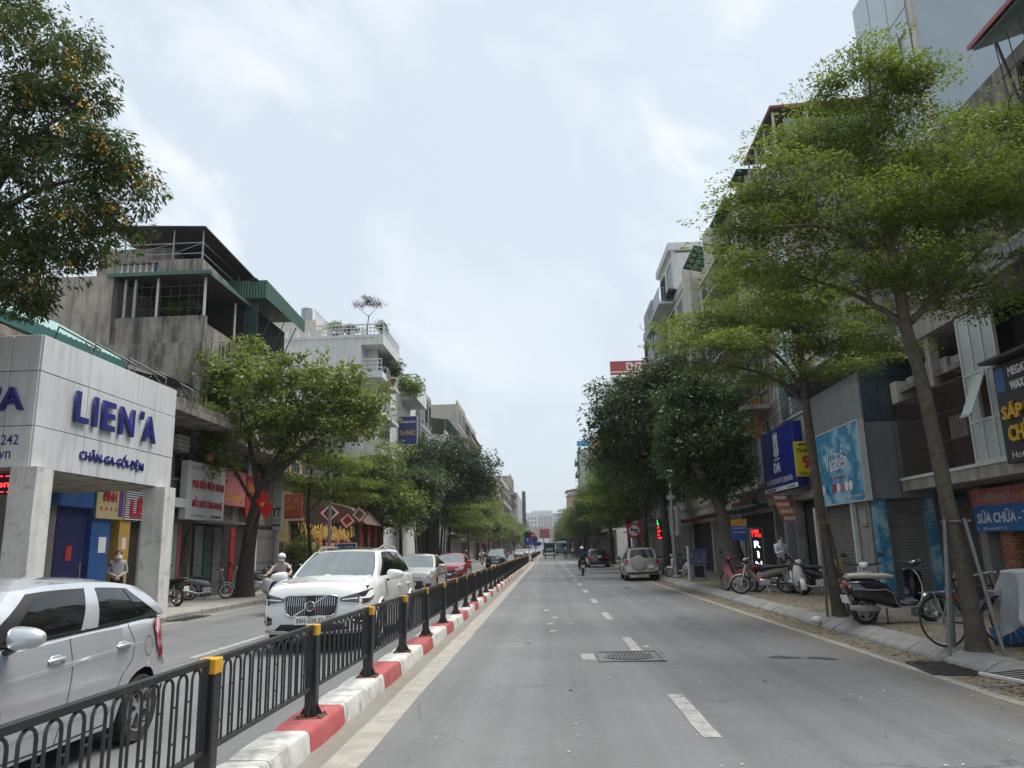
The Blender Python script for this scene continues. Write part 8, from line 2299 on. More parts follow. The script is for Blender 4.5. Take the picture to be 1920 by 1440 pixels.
# tower
MB().box(11.1,VY0+.1,6.9,17.5,23.3,19.3).build('tower',M_BLUEW,vw)
for i in range(3):
 for j in range(5):
  y0,y1=lerp(VY0+.15,23.25,i/3),lerp(VY0+.15,23.25,(i+1)/3);z0=7.3+2.4*j
  MB().box(11.07,y0+.02,z0+.02,11.098,y1-.02,z0+2.38).build('glass_panel',mat('tower_glass',(.32,.40,.45),.12,var=.2,scale=.5,spec=.8,coat=.4),vw)
for(y0,y1,z0,z1)in((20.0,21.2,12.6,16.2),):
 b=MB();f=.07
 for u in(y0,(y0+y1)/2,y1):b.box(11.0,u-f/2,z0,11.065,u+f/2,z1)
 for z in(z0,(z0+z1)/2,z1):b.box(11.002,y0,z-f/2,11.063,y1,z+f/2)
 b.build('casement',M_FRAME_W,vw)
MB().box(11.098,VY0+.07,6.9,11.3,VY0+.099,19.3).build('corner_trim',M_CREAM,vw)
# ---- house with the blue DA sign, red roof terrace
dh,dw=W_thing('red_roof_house','tall house with a red roof terrace behind the blue flower sign','building',(10.5,27,0))
MB().box(9.0,24.25,0,15,29.6,14.6).build('wall',M_OLD_L,dw)
MB().box(9.3,26.0,14.603,15,29.6,16.2).build('terrace_room',M_OLD_L,dw)
sheet('red_roof',[(8.8,25.8,17.35),(8.8,29.8,17.2),(15,29.8,17.5),(15,25.8,17.65)],M_RED_S,dw,.1);sheet('roof_dark_underside',[(8.83,25.83,17.29),(8.83,29.77,17.14),(15,29.77,17.44),(15,25.83,17.59)],M_DARK_S,dw,.05)  # separate dark sheet added so the roof's underside looks dark
b=MB()
for x in(8.95,10.2,11.5):b.bar((x,26.0,14.6),(x,26.0,17.4),.08)
for y in(27.2,28.4,29.5):b.bar((8.95,y,14.6),(8.95,y,17.25),.07)
for z in(15.2,15.7,16.2,16.6):b.bar((8.95,26,z),(12,26,z),.03);b.bar((8.95,26,z),(8.95,29.5,z),.03)
b.build('terrace_frame',M_FRAME_W,dw)
for i in range(6):MB().box(9.3+.55*i,25.99,16.2,9.3+.55*i+.5,25.995,17.0).build('glass_panel',M_GLASSG,dw)
b=MB()
for z in(6.0,8.1,10.2):
 for(y0,y1)in((26.2,27.4),(27.5,28.7)):
  MB().box(8.96,y0,z,8.998,y1,z+2.0).build('glass_panel',M_GLASSG,dw)
for y in(26.15,27.45,28.75):b.box(8.93,y-.03,5.9,8.99,y+.03,12.3)
for z in(5.95,8.05,10.15,12.25):b.box(8.935,26.15,z-.03,8.985,28.75,z+.03)
b.build('curtain_frame',M_FRAME_W,dw)
window(dw,'-x',9.0,24.6,25.8,6.2,8.0,2,1,M_FRAME_W);window(dw,'-x',9.0,24.6,25.8,9.4,11.2,2,1,M_FRAME_W)
MB().box(8.4,24.35,2.9,9.0,29.5,3.15).build('slab',M_OLD,dw)
fb('shop_shade_sheet','-x',9.0,24.5,29.4,.003,.02,.1,2.9,M_DARKIN,dw)  # solid wall behind; the open front's shade is only this dark sheet
folding_gate(dw,'-x',8.96,24.6,26.8,.1,2.8,mat('gate_dark',(.035,.030,.028),.7,var=.2));fb('open_leaf','-x',9.0,27.2,27.5,.02,.7,.1,2.7,M_STEEL,dw)
for y in(24.4,27.0,29.4):MB().box(8.55,y-.1,.06,8.85,y+.1,2.9).build('post',M_COL_D,dw)
ds2=signboard('royal blue sign with a white flower emblem on the right','-x',8.35,24.75,28.5,.0,.3,3.28,5.42,M_SIGN_BLUE,None)
L_=T_loc[ds2.name]
b=MB()
def petal(u,z,w,h,tilt):
 pts=[]
 for k in range(9):
  t=k/8;wd=w*math.sin(PI*t)**.8
  pts.append((t,wd))
 outl=[(u+wd*math.cos(tilt)+t*h*math.sin(tilt),z+t*h*math.cos(tilt)-wd*math.sin(tilt))for t,wd in pts]+[(u-wd*math.cos(tilt)+t*h*math.sin(tilt),z+t*h*math.cos(tilt)+wd*math.sin(tilt))for t,wd in pts[::-1][1:-1]]
 b.add([L_(a,.308,c)for a,c in outl],[tuple(range(len(outl)))])
for(u,z,w,h,t)in((26.7,4.72,.13,.62,0),(26.7,4.60,.12,.50,.55),(26.7,4.60,.12,.50,-.55),(26.7,4.45,.10,.42,.9),(26.7,4.45,.10,.42,-.9),(26.55,5.0,.07,.3,-.3),(26.85,5.0,.07,.3,.3)):petal(u,z,w,h,t)
b.build('flower_emblem',M_LET_WHT,ds2)
MB().tube([L_(26.7-.3+.6*i/8,.31,4.36+.03*math.sin(i*1.6))for i in range(9)],.02,5).build('wave_stroke',M_LET_WHT,ds2)
sign_text(ds2,'-x','DA',M_LET_WHT,26.7,4.08,.32,.72,.34,.02,.03);sign_marks(ds2,'-x',M_LET_WHT,25.2,28.2,3.54,3.72,.306,18,17);sign_quad(ds2,'-x',24.75,28.5,3.28,3.42,.306,M_LET_WHT);sign_marks(ds2,'-x',M_LET_BLK,25.0,25.8,3.31,3.38,.312,7,18);sign_marks(ds2,'-x',M_LET_BLK,27.0,28.3,3.31,3.38,.312,12,19)
ys2=signboard('yellow sign with a red 9 between the blue and the wave signs','-y',24.6,7.97,8.72,0,.08,3.57,4.69,M_SIGN_YEL)
sign_text(ys2,'-y','MÃ',M_LET_BLK,8.25,4.60,.088,.26,.12,0,.02);sign_text(ys2,'-y','THÁN',M_LET_BLK,8.28,4.41,.088,.5,.17,0,.03);sign_text(ys2,'-y','9',M_SIGN_RED,8.32,4.02,.088,.30,.46,0,.05);sign_text(ys2,'-y','TÔN ĐỨ',M_LET_BLK,8.30,3.67,.088,.5,.12,0,.03)
MB().bar(T_loc[ys2.name](8.3,-.02,4.72),T_loc[ys2.name](9.0,-.02,4.9),.03).build('bracket',M_STEEL,ys2)
# tilted red fabric sign hanging under the slab
ts,tsw=W_thing('fabric_banner','slanting red and orange banner under the blue flower sign','banner',(7.6,24.0,2.6))
for k,m in enumerate((mat('banner_red',(.30,.06,.045),.8,var=.12),mat('banner_orange',(.42,.12,.04),.8,var=.12),mat('banner_ochre',(.38,.17,.05),.8,var=.12),mat('banner_rust',(.33,.07,.035),.8,var=.12))):
 t0,t1=k/4,(k+1)/4
 q=lambda s_,t:(lerp(6.95,7.30,t)+.50*s_,24.1+.05*s_+.1*t,lerp(3.0,2.16,t))
 MB().quad(q(0,t0),q(0,t1),q(1,t1),q(1,t0)).build('panel',m,tsw)
 bb=MB()
 for i in range(6):
  a=q(.12+.13*i,lerp(t0,t1,.7));bb.box(a[0],a[1]-.012,a[2],a[0]+.04,a[1]-.004,a[2]+.10)
 bb.build('worn_lettering',M_SIGN_W,tsw)
MB().bar((7.30,24.19,2.16),(7.80,24.24,2.16),.05).build('bottom_bar',M_STEEL,tsw);MB().bar((6.95,24.1,3.0),(8.4,24.3,3.05),.03).build('top_rod',M_STEEL,tsw)
# lit vertical sign RING and LED header
rg=signboard('black vertical light sign with glowing white letters on the right pavement','-y',26.4,6.80,7.16,0,.16,.42,2.02,M_SIGN_BLK,M_STEEL,rail=.02)
sign_quad(rg,'-y',6.81,7.15,1.72,2.0,.164,mat('led_dim',(.10,.006,.006),.5,var=.2));sign_marks(rg,'-y',M_LED_R,6.83,7.13,1.88,1.98,.17,5,20);sign_marks(rg,'-y',M_LED_R,6.83,7.13,1.74,1.84,.17,6,21)
for k,ch in enumerate('RÌN'):sign_text(rg,'-y',ch,M_NEON_W,6.98,1.50-.33*k,.17,.20 if ch!='Ì' else .09,.22,0,.01)
sign_text(rg,'-y','G',M_LED_R,6.98,.52,.17,.17,.2,0,.01)
b=MB();L_=T_loc[rg.name]
for u in(6.84,7.12):b.bar(L_(u,-.02,PAV_R-.0),L_(u,-.02,.5),.04)
b.build('legs',M_STEEL,rg)
nb=signboard('blue and orange notice board on a post beside the leaning trunk','-y',27.1,6.36,6.88,0,.04,1.64,2.36,mat('sign_azure',(.02,.07,.26),.5,var=.08),None)
sign_quad(nb,'-y',6.36,6.88,2.14,2.36,.046,mat('sign_amber',(.50,.25,.03),.5,var=.1));sign_marks(nb,'-y',M_SIGN_RED,6.42,6.82,2.2,2.3,.05,7,22)
for k in range(2):sign_marks(nb,'-y',M_LET_WHT,6.40,6.84,2.04-.14*k,2.09-.14*k,.046,14,23+k)
b=MB();p=T_loc[nb.name](6.9,0,PAV_R);q=T_loc[nb.name](6.9,0,2.4);b.bar((p[0],p[1]+.03,p[2]),(q[0],q[1]+.03,q[2]),.05);b.build('post',M_STEEL,nb)
# ---- brown house beyond (with an orange-lit room painted as colour), then the tall pale row
bh=generic_house('brown balconied house beyond the blue flower sign','-x',9.0,29.8,36.2,16.2,M_OLD_L,130,depth=6)
bhw=Wrap(bh,Vector(bh.location))
MB().box(8.1,29.9,8.1,8.99,36,8.4).build('overhang_slab',M_OLD_L,bhw);MB().box(8.93,31.0,5.9,8.99,35,7.6).build('lit_room_panel',mat('room_light_orange',(.36,.16,.03),.8,var=.35,scale=1.2),bhw)  # flat panel; the room's orange light is put into its colour
ms2=signboard('dark sign with red letters over the shop beyond the leaning trunk','-x',8.8,32.8,36.4,.05,.15,2.86,3.36,mat('sign_maroon',(.10,.03,.03),.6,var=.1));sign_marks(ms2,'-x',M_LET_RED,33.0,36.2,2.95,3.25,.158,10,30)
def awning(T,base,y0,y1,out,z_out,z_in,m,n=5):
 """glazed lean-to awning on a dark frame"""
 w=T
 sheet('awning_glass',[(base-out,y0,z_out),(base-out,y1,z_out),(base+.3,y1,z_in),(base+.3,y0,z_in)],m,w,.03)
 b=MB()
 for i in range(n+1):y=lerp(y0,y1,i/n);b.bar((base-out,y,z_out-.03),(base+.3,y,z_in-.03),.07)
 for t in(0,.33,.66,1):b.bar((lerp(base-out,base+.3,t),y0,lerp(z_out,z_in,t)-.05),(lerp(base-out,base+.3,t),y1,lerp(z_out,z_in,t)-.05),.08)
 b.build('awning_frame',M_NAVY_F,w)
c1=generic_house('cream house with a blue glazed roof awning above the tiered trees','-x',9.0,36.4,42.4,15.6,M_CREAM,131)
c1w=Wrap(c1,Vector(c1.location));awning(c1w,9.4,38.9,42.2,.95,17.35,17.05,mat('awning_teal_glass',(.02,.24,.22),.2,var=.15,spec=.7),4);MB().box(8.62,36.45,11.5,9.0,37.6,17.3).build('fin_wall',M_CREAM,c1w);MB().box(8.55,41.2,10.5,9.0,42.35,16.3).build('fin_wall',M_CREAM,c1w)
awning(Wrap(bh,Vector(bh.location)),9.5,29.9,31.4,.95,17.05,17.0,M_BLUE_AWN,3)
MB().box(8.5,29.85,9.0,9.0,31.2,16.2).build('fin_wall',M_CREAM,bhw);MB().box(8.55,35.2,9.0,9.0,36.15,16.7).build('fin_wall',M_CREAM,bhw)
awning(bhw,9.4,32.0,35.0,.95,16.75,16.6,mat('awning_dark_glass',(.05,.06,.07),.2,var=.15,spec=.7),3)
c2=generic_house('cream house with a teal glazed awning near the top','-x',9.0,42.6,48.3,17.2,M_CREAM,132,balc=False)
c2w=Wrap(c2,Vector(c2.location));MB().box(8.6,42.65,11,9.0,43.6,17.6).build('fin_wall',M_CREAM,c2w)
c3=generic_house('tall white house with a heavy cornice on the right','-x',9.0,48.5,54.0,20.8,M_WHITE_R,133)
c3w=Wrap(c3,Vector(c3.location));MB().box(8.75,48.3,20.95,15,54.2,21.45).build('cornice',M_WHITE_R,c3w);awning(c3w,9.4,47.4,51.6,.95,17.9,17.75,mat('awning_navy_glass',(.02,.04,.09),.2,var=.15,spec=.7))
window(c3w,'-y',48.5,10.0,10.9,15.6,17.0,1,1,M_FRAME_D,M_DARKIN)
c4=generic_house('narrow house with stacked window signs beyond the tall white house','-x',8.6,54.2,61.5,18.2,M_CREAM,134)
vs=signboard('round-topped purple billboard on the roof edge of the narrow house','-x',8.5,54.4,58.5,.05,.2,17.6,19.4,mat('sign_violet',(.20,.12,.26),.5,var=.15),M_RAIL_W)
c5=generic_house('grey house hidden behind the dark tree on the right','-x',9.0,61.7,70,14,M_GREY_R,135)
c6=generic_house('ochre house hidden behind the light green trees on the right','-x',9.0,70.2,83,15,M_YEL_R,136)
c7=generic_house('white corner house with a red rooftop billboard beyond the right junction','-x',8.7,98,118,21.4,M_WHITE_R,137)
es=signboard('red rooftop billboard with white letters beyond the right junction','-y',97.8,9.0,13.5,0,.2,23.6,25.4,mat('sign_brick_red',(.36,.05,.04),.5,var=.08),M_RAIL_W)
sign_text(es,'-y','ENZ',M_LET_WHT,12.2,24.7,.21,2.2,1.0,0,.03);sign_quad(es,'-y',9.0,13.5,23.9,24.05,.21,M_LET_WHT)
es2=signboard('white board with red letters under the red rooftop billboard','-y',97.8,9.0,13.5,0,.15,21.5,23.4,M_SIGN_W);sign_text(es2,'-y','CHUẨN',M_LET_RED,12.0,22.6,.158,2.4,.7,0,.02);sign_quad(es2,'-y',11.2,13.4,21.55,22.1,.16,M_PURPLE)
gr_=[('ochre house with round balconies on the far right',140,152,21.5,M_YEL_R),('grey shop house on the far right',118.2,139.8,15.5,M_GREY_R),('tall narrow grey house with a blue roof sign on the far right',188,200,25.5,M_GREY_R),('cream shop house on the far right',152.2,187.8,15,M_CREAM),('old shop house on the far right',200.2,250,16,M_OLD_L),('white terrace on the far right',250.2,318,15,M_WHITE_R),('pink tower house with a red roof at the far right end',320,335,22.5,M_PINK_R),('cream terrace at the far right end',336,470,14,M_CREAM),('grey terrace at the far right end',471,600,14,M_GREY_R)]
for k,(lab,a,c,h,m)in enumerate(gr_):
 T=generic_house(lab,'-x',8.7 if k!=2 else 8.45,a,c,h,m,150+k,lite=k>1)
 w=Wrap(T,Vector(T.location))
 if k==6:sheet('red_roof',[(8.0,319,24.6),(8.0,336,24.6),(14,336,25.6),(14,319,25.6)],M_RED_S,w,.3);MB().box(9,321,22.9,13,334,24.6).build('roof_room',M_WHITE_R,w)
 if k==0:
  for z in(8,11.2,14.4,17.6):MB().lathe([(1.1,0),(1.1,.9),(1.0,.9),(1.0,.0)],n=16).build('round_balcony',M_YEL_R,w,40,(8.7,142.5,z));
 if k==2:MB().box(8.0,187.6,26.1,12.5,187.9,27.4).build('roof_sign',mat('sign_cyan',(.03,.26,.45),.5,var=.08),w)
cb2,cb2w=W_thing('cable_bundle','dark cables sagging along the right facades above the shutters','cable',(8.6,35,5.6))
for k in range(5):
 MB().tube([(8.15-.08*k,lerp(24.3,61,i/30),5.75+.14*k-.4*math.sin(PI*((i/30*4)%1))+.04*(k%2))for i in range(31)],.013,4).build('cable',M_FRAME_D,cb2w)
for k,(y,z,lab)in enumerate(((31.6,9.2,'air conditioner on the brown balconied house'),(35.4,12.1,'upper air conditioner on the brown balconied house'),(40.4,9.6,'air conditioner on the cream house with the teal awning'),(25.2,8.3,'air conditioner beside the green glass front over the blue sign'))):ac_unit(lab,'-x',9.0,y,z)
# ======= SIGNS, LAMPS AND STALLS ON THE RIGHT PAVEMENT
M_TS_RED=mat('traffic_red',(.42,.015,.02),.4,var=.05);M_TS_BLUE=mat('traffic_blue',(.015,.05,.28),.4,var=.05);M_TS_WHITE=mat('traffic_white',(.62,.62,.62),.4,var=.05)
def disc(T,x,y,z,r,m,name,d=0.0,face=-1):
 return MB().cyl((x,y+face*(.0+d),z),(x,y+face*(.012+d),z),r,n=24).build(name,m,T)
nl,nlw=W_thing('traffic_sign','no left turn sign on a red square board on the right pavement','traffic sign',(5.45,49,PAV_R))
MB().cyl((5.45,49,PAV_R),(5.45,49,2.7),.045,n=10).build('post',M_POLE,nlw,40);MB().rbox(5.0,48.93,2.05,5.9,48.96,2.95,.01).build('board',M_TS_RED,nlw)
disc(nlw,5.45,48.93,2.5,.41,M_TS_RED,'ring');disc(nlw,5.45,48.915,2.5,.34,M_TS_WHITE,'face');b=MB();b.bar((5.62,48.895,2.32),(5.62,48.895,2.55),.07);b.bar((5.655,48.895,2.56),(5.32,48.895,2.56),.07);b.prism([(5.34,2.68),(5.34,2.44),(5.18,2.56)],'y',48.89,48.90);b.build('arrow',M_LET_BLK,nlw);MB().bar((5.16,48.88,2.76),(5.74,48.88,2.24),.05).build('slash',M_TS_RED,nlw)
mt,mtw=W_thing('traffic_sign','round keep right and no entry signs on a post at the near fence end','traffic sign',(-2.1,85.5,0))
MB().cyl((-2.1,85.5,0),(-2.1,85.5,3.4),.05,n=10).build('post',M_POLE,mtw,40)
disc(mtw,-2.25,85.42,3.05,.42,mat('sign_back_dark',(.02,.025,.05),.5,var=.1),'sign_disc');disc(mtw,-1.75,85.46,2.98,.36,M_TS_RED,'sign_disc');MB().box(-2.0,85.43,2.93,-1.5,85.445,3.03).build('white_bar',M_TS_WHITE,mtw)
disc(mtw,-2.25,85.42,2.35,.42,M_TS_BLUE,'sign_disc');MB().box(-2.29,85.39,2.38,-2.19,85.405,2.7).build('white_bar',M_TS_WHITE,mtw);disc(mtw,-1.8,85.46,2.3,.34,M_TS_BLUE,'sign_disc');MB().bar((-1.72,85.44,2.12),(-1.9,85.44,2.34),.05).build('arrow',M_TS_WHITE,mtw)
MB().box(-2.2,85.2,0,-2.0,85.4,1.2).build('marker_post',M_TS_WHITE,mtw)
m2,m2w=W_thing('traffic_sign','round blue and dark signs on the far fence beyond the junction','traffic sign',(-2.1,128,0));MB().cyl((-2.1,128,0),(-2.1,128,3.4),.05,n=8).build('post',M_POLE,m2w);disc(m2w,-2.1,127.9,3.1,.42,M_SIGN_BLK,'sign_disc');disc(m2w,-2.1,127.9,2.3,.42,M_TS_BLUE,'sign_disc');disc(m2w,-1.5,127.95,2.3,.36,M_TS_BLUE,'sign_disc')
bt,btw=W_thing('billboard','small red and white street billboard far up the median','billboard',(-1.2,210,0));MB().cyl((-1.2,210,0),(-1.2,210,6),.1,n=8).build('post',M_POLE,btw);MB().rbox(-2.2,209.8,4.2,.6,210,6.8,.05).build('panel',mat('panel_rose',(.45,.12,.15),.5,var=.1),btw);MB().rbox(.5,209.7,2.0,.9,210,7.0,.05).build('side_post',M_TS_WHITE,btw)
# lotus lamp post
lp,lpw=W_thing('street_lamp','grey lamp post with a lotus shaped ornament on the right pavement','street lamp',(5.85,36.3,PAV_R))
MB().tube([(5.85,36.3,PAV_R),(5.85,36.3,.8),(5.85,36.3,4.6)],[.12,.09,.06],10).build('pole',M_STEEL,lpw,50);MB().lathe([(.26,0),(.26,.06),(.14,.12),(.12,.5)],n=12).build('base',M_STEEL,lpw,40,(5.85,36.3,PAV_R))
lo=MB()
for ring,(rr,tilt,n)in enumerate(((.20,.5,8),(.30,.95,8))):
 for k in range(n):
  a=2*PI*k/n+ring*.39
  p0=Vector((5.85,36.3,3.55));out=Vector((math.cos(a),math.sin(a),0));tip=p0+out*rr+Vector((0,0,.34-.12*ring));sd=Vector((-math.sin(a),math.cos(a),0))*.06;mid=p0+out*rr*.6+Vector((0,0,.14))
  lo.add([p0,mid+sd,tip,mid-sd],[(0,1,2,3)])
lo.build('lotus_ornament',M_FRAME_W,lpw)
MB().lathe([(.05,0),(.2,.08),(.24,.28),(.12,.42),(.02,.46)],n=12).build('lamp_globe',M_FRAME_W,lpw,40,(5.85,36.3,4.58))
# snack cabinet
fd,fdw=W_thing('snack_cabinet','small street food cabinet with a printed top panel on the right pavement','cabinet',(6.25,33,PAV_R))
MB().rbox(5.9,32.8,.75,6.62,33.4,1.32,.02).build('print_panel',mat('food_print',(.10,.09,.18),.5,var=.4,scale=5,dirt=(.45,.40,.30),dirt_amt=.9,dirt_scale=5,dirt_lo=.56,dirt_hi=.62),fdw);MB().rbox(5.95,32.85,.16,6.55,33.35,.749,.02).build('cabinet',M_STEEL,fdw);MB().box(6.05,32.835,.22,6.45,32.849,.68).build('cabinet_glass',M_DARKIN,fdw);MB().box(5.9,32.78,1.32,6.62,33.4,1.36).build('top',M_SIGN_SKY,fdw)
for x in(5.97,6.53):MB().cyl((x,32.9,PAV_R),(x,32.9,.18),.03,n=8).build('foot',M_STEEL,fdw)
MB().cyl((5.84,32.85,PAV_R),(5.84,32.85,1.5),.05,n=8).build('post',M_TS_WHITE,fdw)
gled=signboard('green and red LED sign hanging by the dark trees on the right','-y',44,6.15,6.45,0,.12,1.85,3.0,M_LED_BG);sign_quad(gled,'-y',6.18,6.42,2.68,2.97,.124,mat('led_green_dim',(.01,.12,.03),.5,var=0));sign_marks(gled,'-y',M_NEON_G,6.19,6.41,2.70,2.95,.13,2,40);
for k in range(4):sign_marks(gled,'-y',M_LED_R,6.19,6.41,1.9+.19*k,2.04+.19*k,.13,2,41+k)
MB().bar(T_loc[gled.name](6.3,-.03,PAV_R),T_loc[gled.name](6.3,-.03,3.0),.05).build('post',M_STEEL,gled)
cv=signboard('tall pale curved banner sign beside the dark trees on the right','-x',7.9,46,49.4,.0,.2,2.1,3.85,M_SIGN_W);sign_marks(cv,'-x',M_LET_BLK,46.4,47.4,2.3,3.6,.206,3,50)
vsn=signboard('vertical white sign board near the blue curved banner on the right','-x',8.0,38.5,40.5,0,.15,4.2,6.0,M_SIGN_W)
# ======= BICYCLE, COVERED STALL AND CRATES AT THE RIGHT EDGE
def bicycle(label,loc,rz,m):
 T=thing('bicycle',label,'bicycle',loc,rz)
 for x in(-.52,.52):
  o=MB();ring=[(.33*math.cos(a),0,.33*math.sin(a))for a in[2*PI*i/28 for i in range(29)]]
  w=o.tube(ring,.017,6,cap=False).build('wheel',M_TYRE,T,50,(x,0,.345))
  s_=MB();[s_.bar((0,0,0),(.32*math.cos(a),0,.32*math.sin(a)),.004)for a in[2*PI*i/16 for i in range(16)]];s_.cyl((0,-.04,0),(0,.04,0),.025,n=8);s_.build('spokes',M_SPOKE,w)
 b=MB();A=(-.52,0,.345);B=(-.12,0,.30);S=(-.22,0,.78);H_=(.34,0,.80);H2=(.36,0,.66)
 for p,q,r in((A,B,.012),(A,S,.011),(B,S,.016),(S,H_,.016),(B,H2,.018),(H_,H2,.018),(H2,(.52,0,.345),.014),(S,(-.24,0,.88),.014),(H_,(.31,0,.96),.014)):b.cyl(p,q,r,n=8)
 b.build('frame',m,T,40)
 MB().loft([ring_xz(x,0,z,rx,ry)for x,z,rx,ry in((-.36,.90,.09,.03),(-.25,.905,.08,.03),(-.08,.90,.025,.02))]).build('saddle',M_SEATB,T,50)
 MB().tube([(.22,-.28,.96),(.31,-.12,.98),(.31,.12,.98),(.22,.28,.96)],.012,6).build('handlebar',M_SPOKE,T,50)
 MB().cyl((-.12,-.03,.30),(-.12,.03,.30),.09,n=16).build('chain_ring',M_IRON_D,T);b=MB();b.bar((-.12,.05,.30),(-.12,.05,.14),.015);b.bar((-.12,-.05,.30),(-.12,-.05,.46),.015);b.bar((-.12,.05,.14),(-.12,.13,.14),.03);b.bar((-.12,-.05,.46),(-.12,-.13,.46),.03);b.build('pedals',M_IRON_D,T)
 b=MB();b.bar((-.75,-.06,.74),(-.28,-.06,.74),.012);b.bar((-.75,.06,.74),(-.28,.06,.74),.012);[b.bar((-.72+.1*k,-.06,.74),(-.72+.1*k,.06,.74),.01)for k in range(5)];b.bar((-.52,-.07,.345),(-.62,-.07,.74),.01);b.bar((-.52,.07,.345),(-.62,.07,.74),.01);b.build('rack',M_SPOKE,T)
 b=MB();F=[]
 for xc in(-.52,.52):
  F=[[(xc+.375*math.cos(a),y,.345+.375*math.sin(a))for y in(-.03,.03)]for a in[R(20)+R(140)*i/8 for i in range(9)]];b.grid(F)
 b.build('mudguards',m,T)
 return T
bk=bicycle('old black bicycle leaning at the nearest staked tree',(5.95,11.25,PAV_R),R(6),mat('bike_black',(.02,.02,.022),.5,var=.2))
bk.rotation_euler=(R(-8),0,R(8))
bk2=bicycle('blue bicycle half hidden under the grey cover at the right edge',(6.75,11.0,PAV_R),R(-12),mat('bike_blue',(.03,.07,.22),.4,var=.15))
# draped grey tarpaulin over the blue bicycle's load
cv_,cvw=W_thing('grey_tarpaulin','grey tarpaulin draped over a load on the blue bicycle at the right edge','tarpaulin',(6.85,10.9,PAV_R))
P=[]
for i in range(61):
 a=2*PI*i/60;row=[]
 for j in range(9):
  t=j/8;c,s_=math.cos(a),math.sin(a)
  sqc=lambda v:math.copysign(abs(v)**.55,v)
  rx,ry=.40,.34
  if t<.35:k=t/.35;p=(6.62+rx*k*sqc(c),10.9+ry*k*sqc(s_),1.12-.02*k)
  else:
   k=(t-.35)/.65;fl=1+.16*k+.20*k*math.sin(a*9+.5);ln=.60+.20*math.sin(a*2+1.2)+.18*math.sin(a*5)
   p=(6.62+rx*fl*sqc(c),10.9+ry*fl*sqc(s_),1.10-ln*k)
  row.append(p)
 P.append(row)
MB().grid(P).build('cloth',mat('tarp_grey',(.36,.37,.38),.7,var=.2,scale=4,bump=.3,bump_scale=12),cvw,60)
cr_,crw=W_thing('crates','low green and grey plastic crates with red tools by the shutter on the right','crate',(7.2,14.6,PAV_R))
for k,(x,y,z,w,d,h,m)in enumerate(((7.35,15.7,0,.5,.38,.30,mat('crate_green',(.06,.12,.11),.6,var=.1)),(7.95,15.6,0,.55,.4,.28,mat('crate_grey',(.20,.21,.20),.6,var=.1)),(7.9,15.6,.285,.45,.3,.12,mat('tray_red',(.38,.04,.03),.5,var=.1)),(7.9,15.6,.41,.40,.26,.14,mat('tray_blue',(.04,.09,.24),.5,var=.1)))):
 b=MB();t=.02;z+=PAV_R
 b.box(x-w/2,y-d/2,z,x+w/2,y+d/2,z+t);b.box(x-w/2,y-d/2,z+t,x-w/2+t,y+d/2,z+h);b.box(x+w/2-t,y-d/2,z+t,x+w/2,y+d/2,z+h);b.box(x-w/2+t,y-d/2,z+t,x+w/2-t,y-d/2+t,z+h);b.box(x-w/2+t,y+d/2-t,z+t,x+w/2-t,y+d/2,z+h)
 tag(b.build('crate',m,None),['green plastic crate on the pavement right of the dark scooter','grey plastic crate on the pavement by the shutter','red tray stacked on the grey crate','blue tray stacked on top of the red tray'][k],'crate','crates by the shutter')
bpy.data.objects.remove(cr_)
bt_=MB().lathe([(.05,0),(.06,.02),(.06,.16),(.03,.2),(.03,.26)],n=10).build('bottle',mat('bottle_orange',(.42,.18,.10),.4,var=.1),None,40,(7.9,15.6,PAV_R+.555));tag(bt_,'orange bottle standing on the stacked trays','bottle')
bg_=MB().lathe([(.16,0),(.2,.05),(.22,.22),(.20,.24)],n=14).build('blue_tub',mat('tub_blue',(.03,.12,.30),.5,var=.1),None,40,(6.35,11.35,PAV_R));tag(bg_,'small blue tub on the pavement by the bicycle','tub')
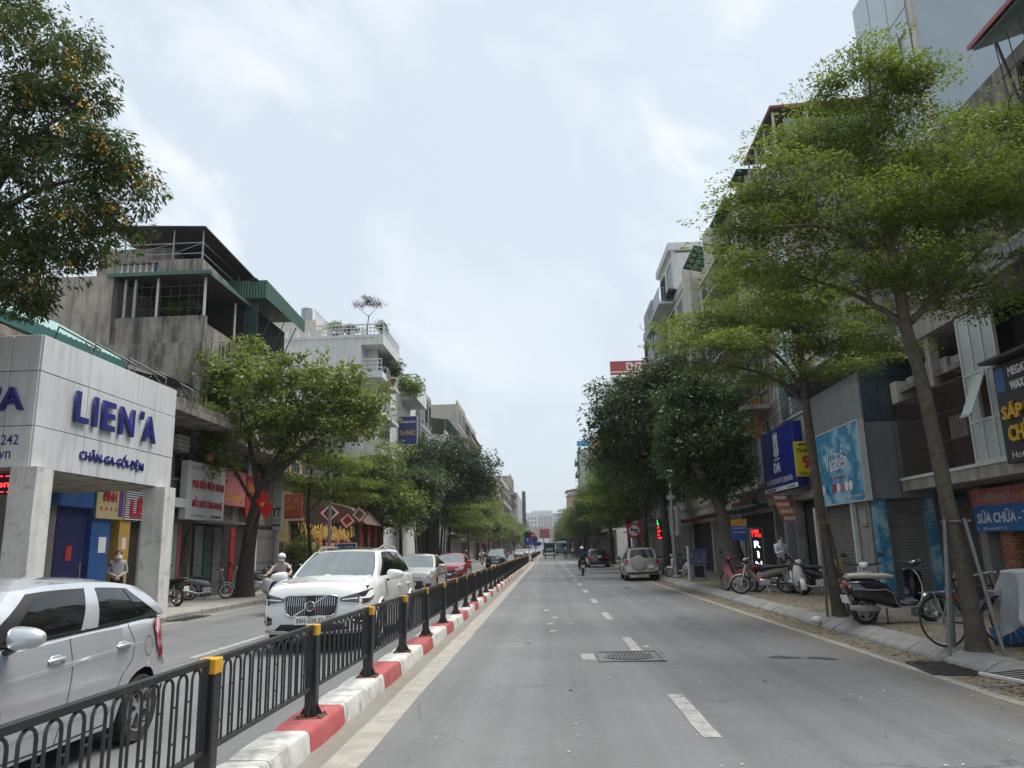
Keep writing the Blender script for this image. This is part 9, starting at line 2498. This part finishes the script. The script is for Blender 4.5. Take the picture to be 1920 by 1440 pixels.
# ======= END OF THE STREET
M_HOTEL=mat('hotel_white',(.52,.54,.56),.8,var=.05);
ht,htw=W_thing('hotel_block','large white block with tall windows closing the far end of the street','building',(-11,1500,0))
K=1.875
def kb(name,x0,y0,z0,x1,y1,z1,m,w,k=K):return MB().box(x0*k,y0,z0*k-(k-1)*1.55,x1*k,y1,z1*k-(k-1)*1.55).build(name,m,w)
kb('wall',-22,1500,1,6,1550,38,M_HOTEL,htw);kb('attic',-16,1499,36,6,1550,40,M_HOTEL,htw)
for i in range(5):kb('tall_window',-9+3*i,1498.6,20,-7.2+3*i,1499.5,34,M_GLASSB,htw)
for i in range(3):
 for j in range(6):kb('window',-20.5+3.4*i,1499,10+4.2*j,-18.3+3.4*i,1499.9,12.4+4.2*j,M_GLASSB,htw)
gt,gtw=W_thing('glass_block','blue glass block beside the white block at the far end of the street','building',(26,1505,0))
kb('wall',6.2,1502,1,26,1550,37,mat('far_glass',(.12,.22,.30),.2,var=.15,scale=.1),gtw)
for j in range(8):kb('floor_band',6.2,1501,4+4*j,26,1501.9,4.6+4*j,M_HOTEL,gtw)
rb_,rbw=W_thing('brown_block','low brownish block below the white block at the far end of the street','building',(-4,1100,0));kb('wall',-12,1100,1,9,1120,18,mat('brown_far',(.30,.20,.18),.85,var=.1),rbw,1.72);kb('roof',-12.2,1099,16,9.2,1121,19,mat('brown_roof',(.26,.15,.14),.85,var=.1),rbw,1.72)
for i in range(6):kb('window',-11+3.3*i,1098.5,6,-9+3.3*i,1099.8,12,M_GLASSB,rbw,1.72)
wt_,wtw=W_thing('white_house','small white house below the brownish block at the far end','building',(-3,800,0));kb('wall',-7,800,1,3,815,9,M_WHITE_R,wtw,1.43);kb('roof',-7.3,799.5,9.003,3.3,815,9.8,M_GREY_R,wtw,1.43)
for i in range(3):kb('window',-6+3*i,799.5,4,-4.2+3*i,799.9,6,M_GLASSB,wtw,1.43)
# ======= HAZE
hz=MB().box(-400,-60,-1.8,400,1700,80).build('haze',None,None,kind='stuff')
hm=bpy.data.materials.new('haze_air');hm.use_nodes=True
hn,hl=hm.node_tree.nodes,hm.node_tree.links;hn.clear()
ho=hn.new('ShaderNodeOutputMaterial');hv=hn.new('ShaderNodeVolumePrincipled')
hv.inputs['Color'].default_value=(.86,.91,.95,1);hv.inputs['Density'].default_value=0.00028;hv.inputs['Anisotropy'].default_value=0.25
hl.new(hv.outputs[0],ho.inputs['Volume']);hz.data.materials.append(hm);tag(hz,'thin pale haze filling the street','haze')
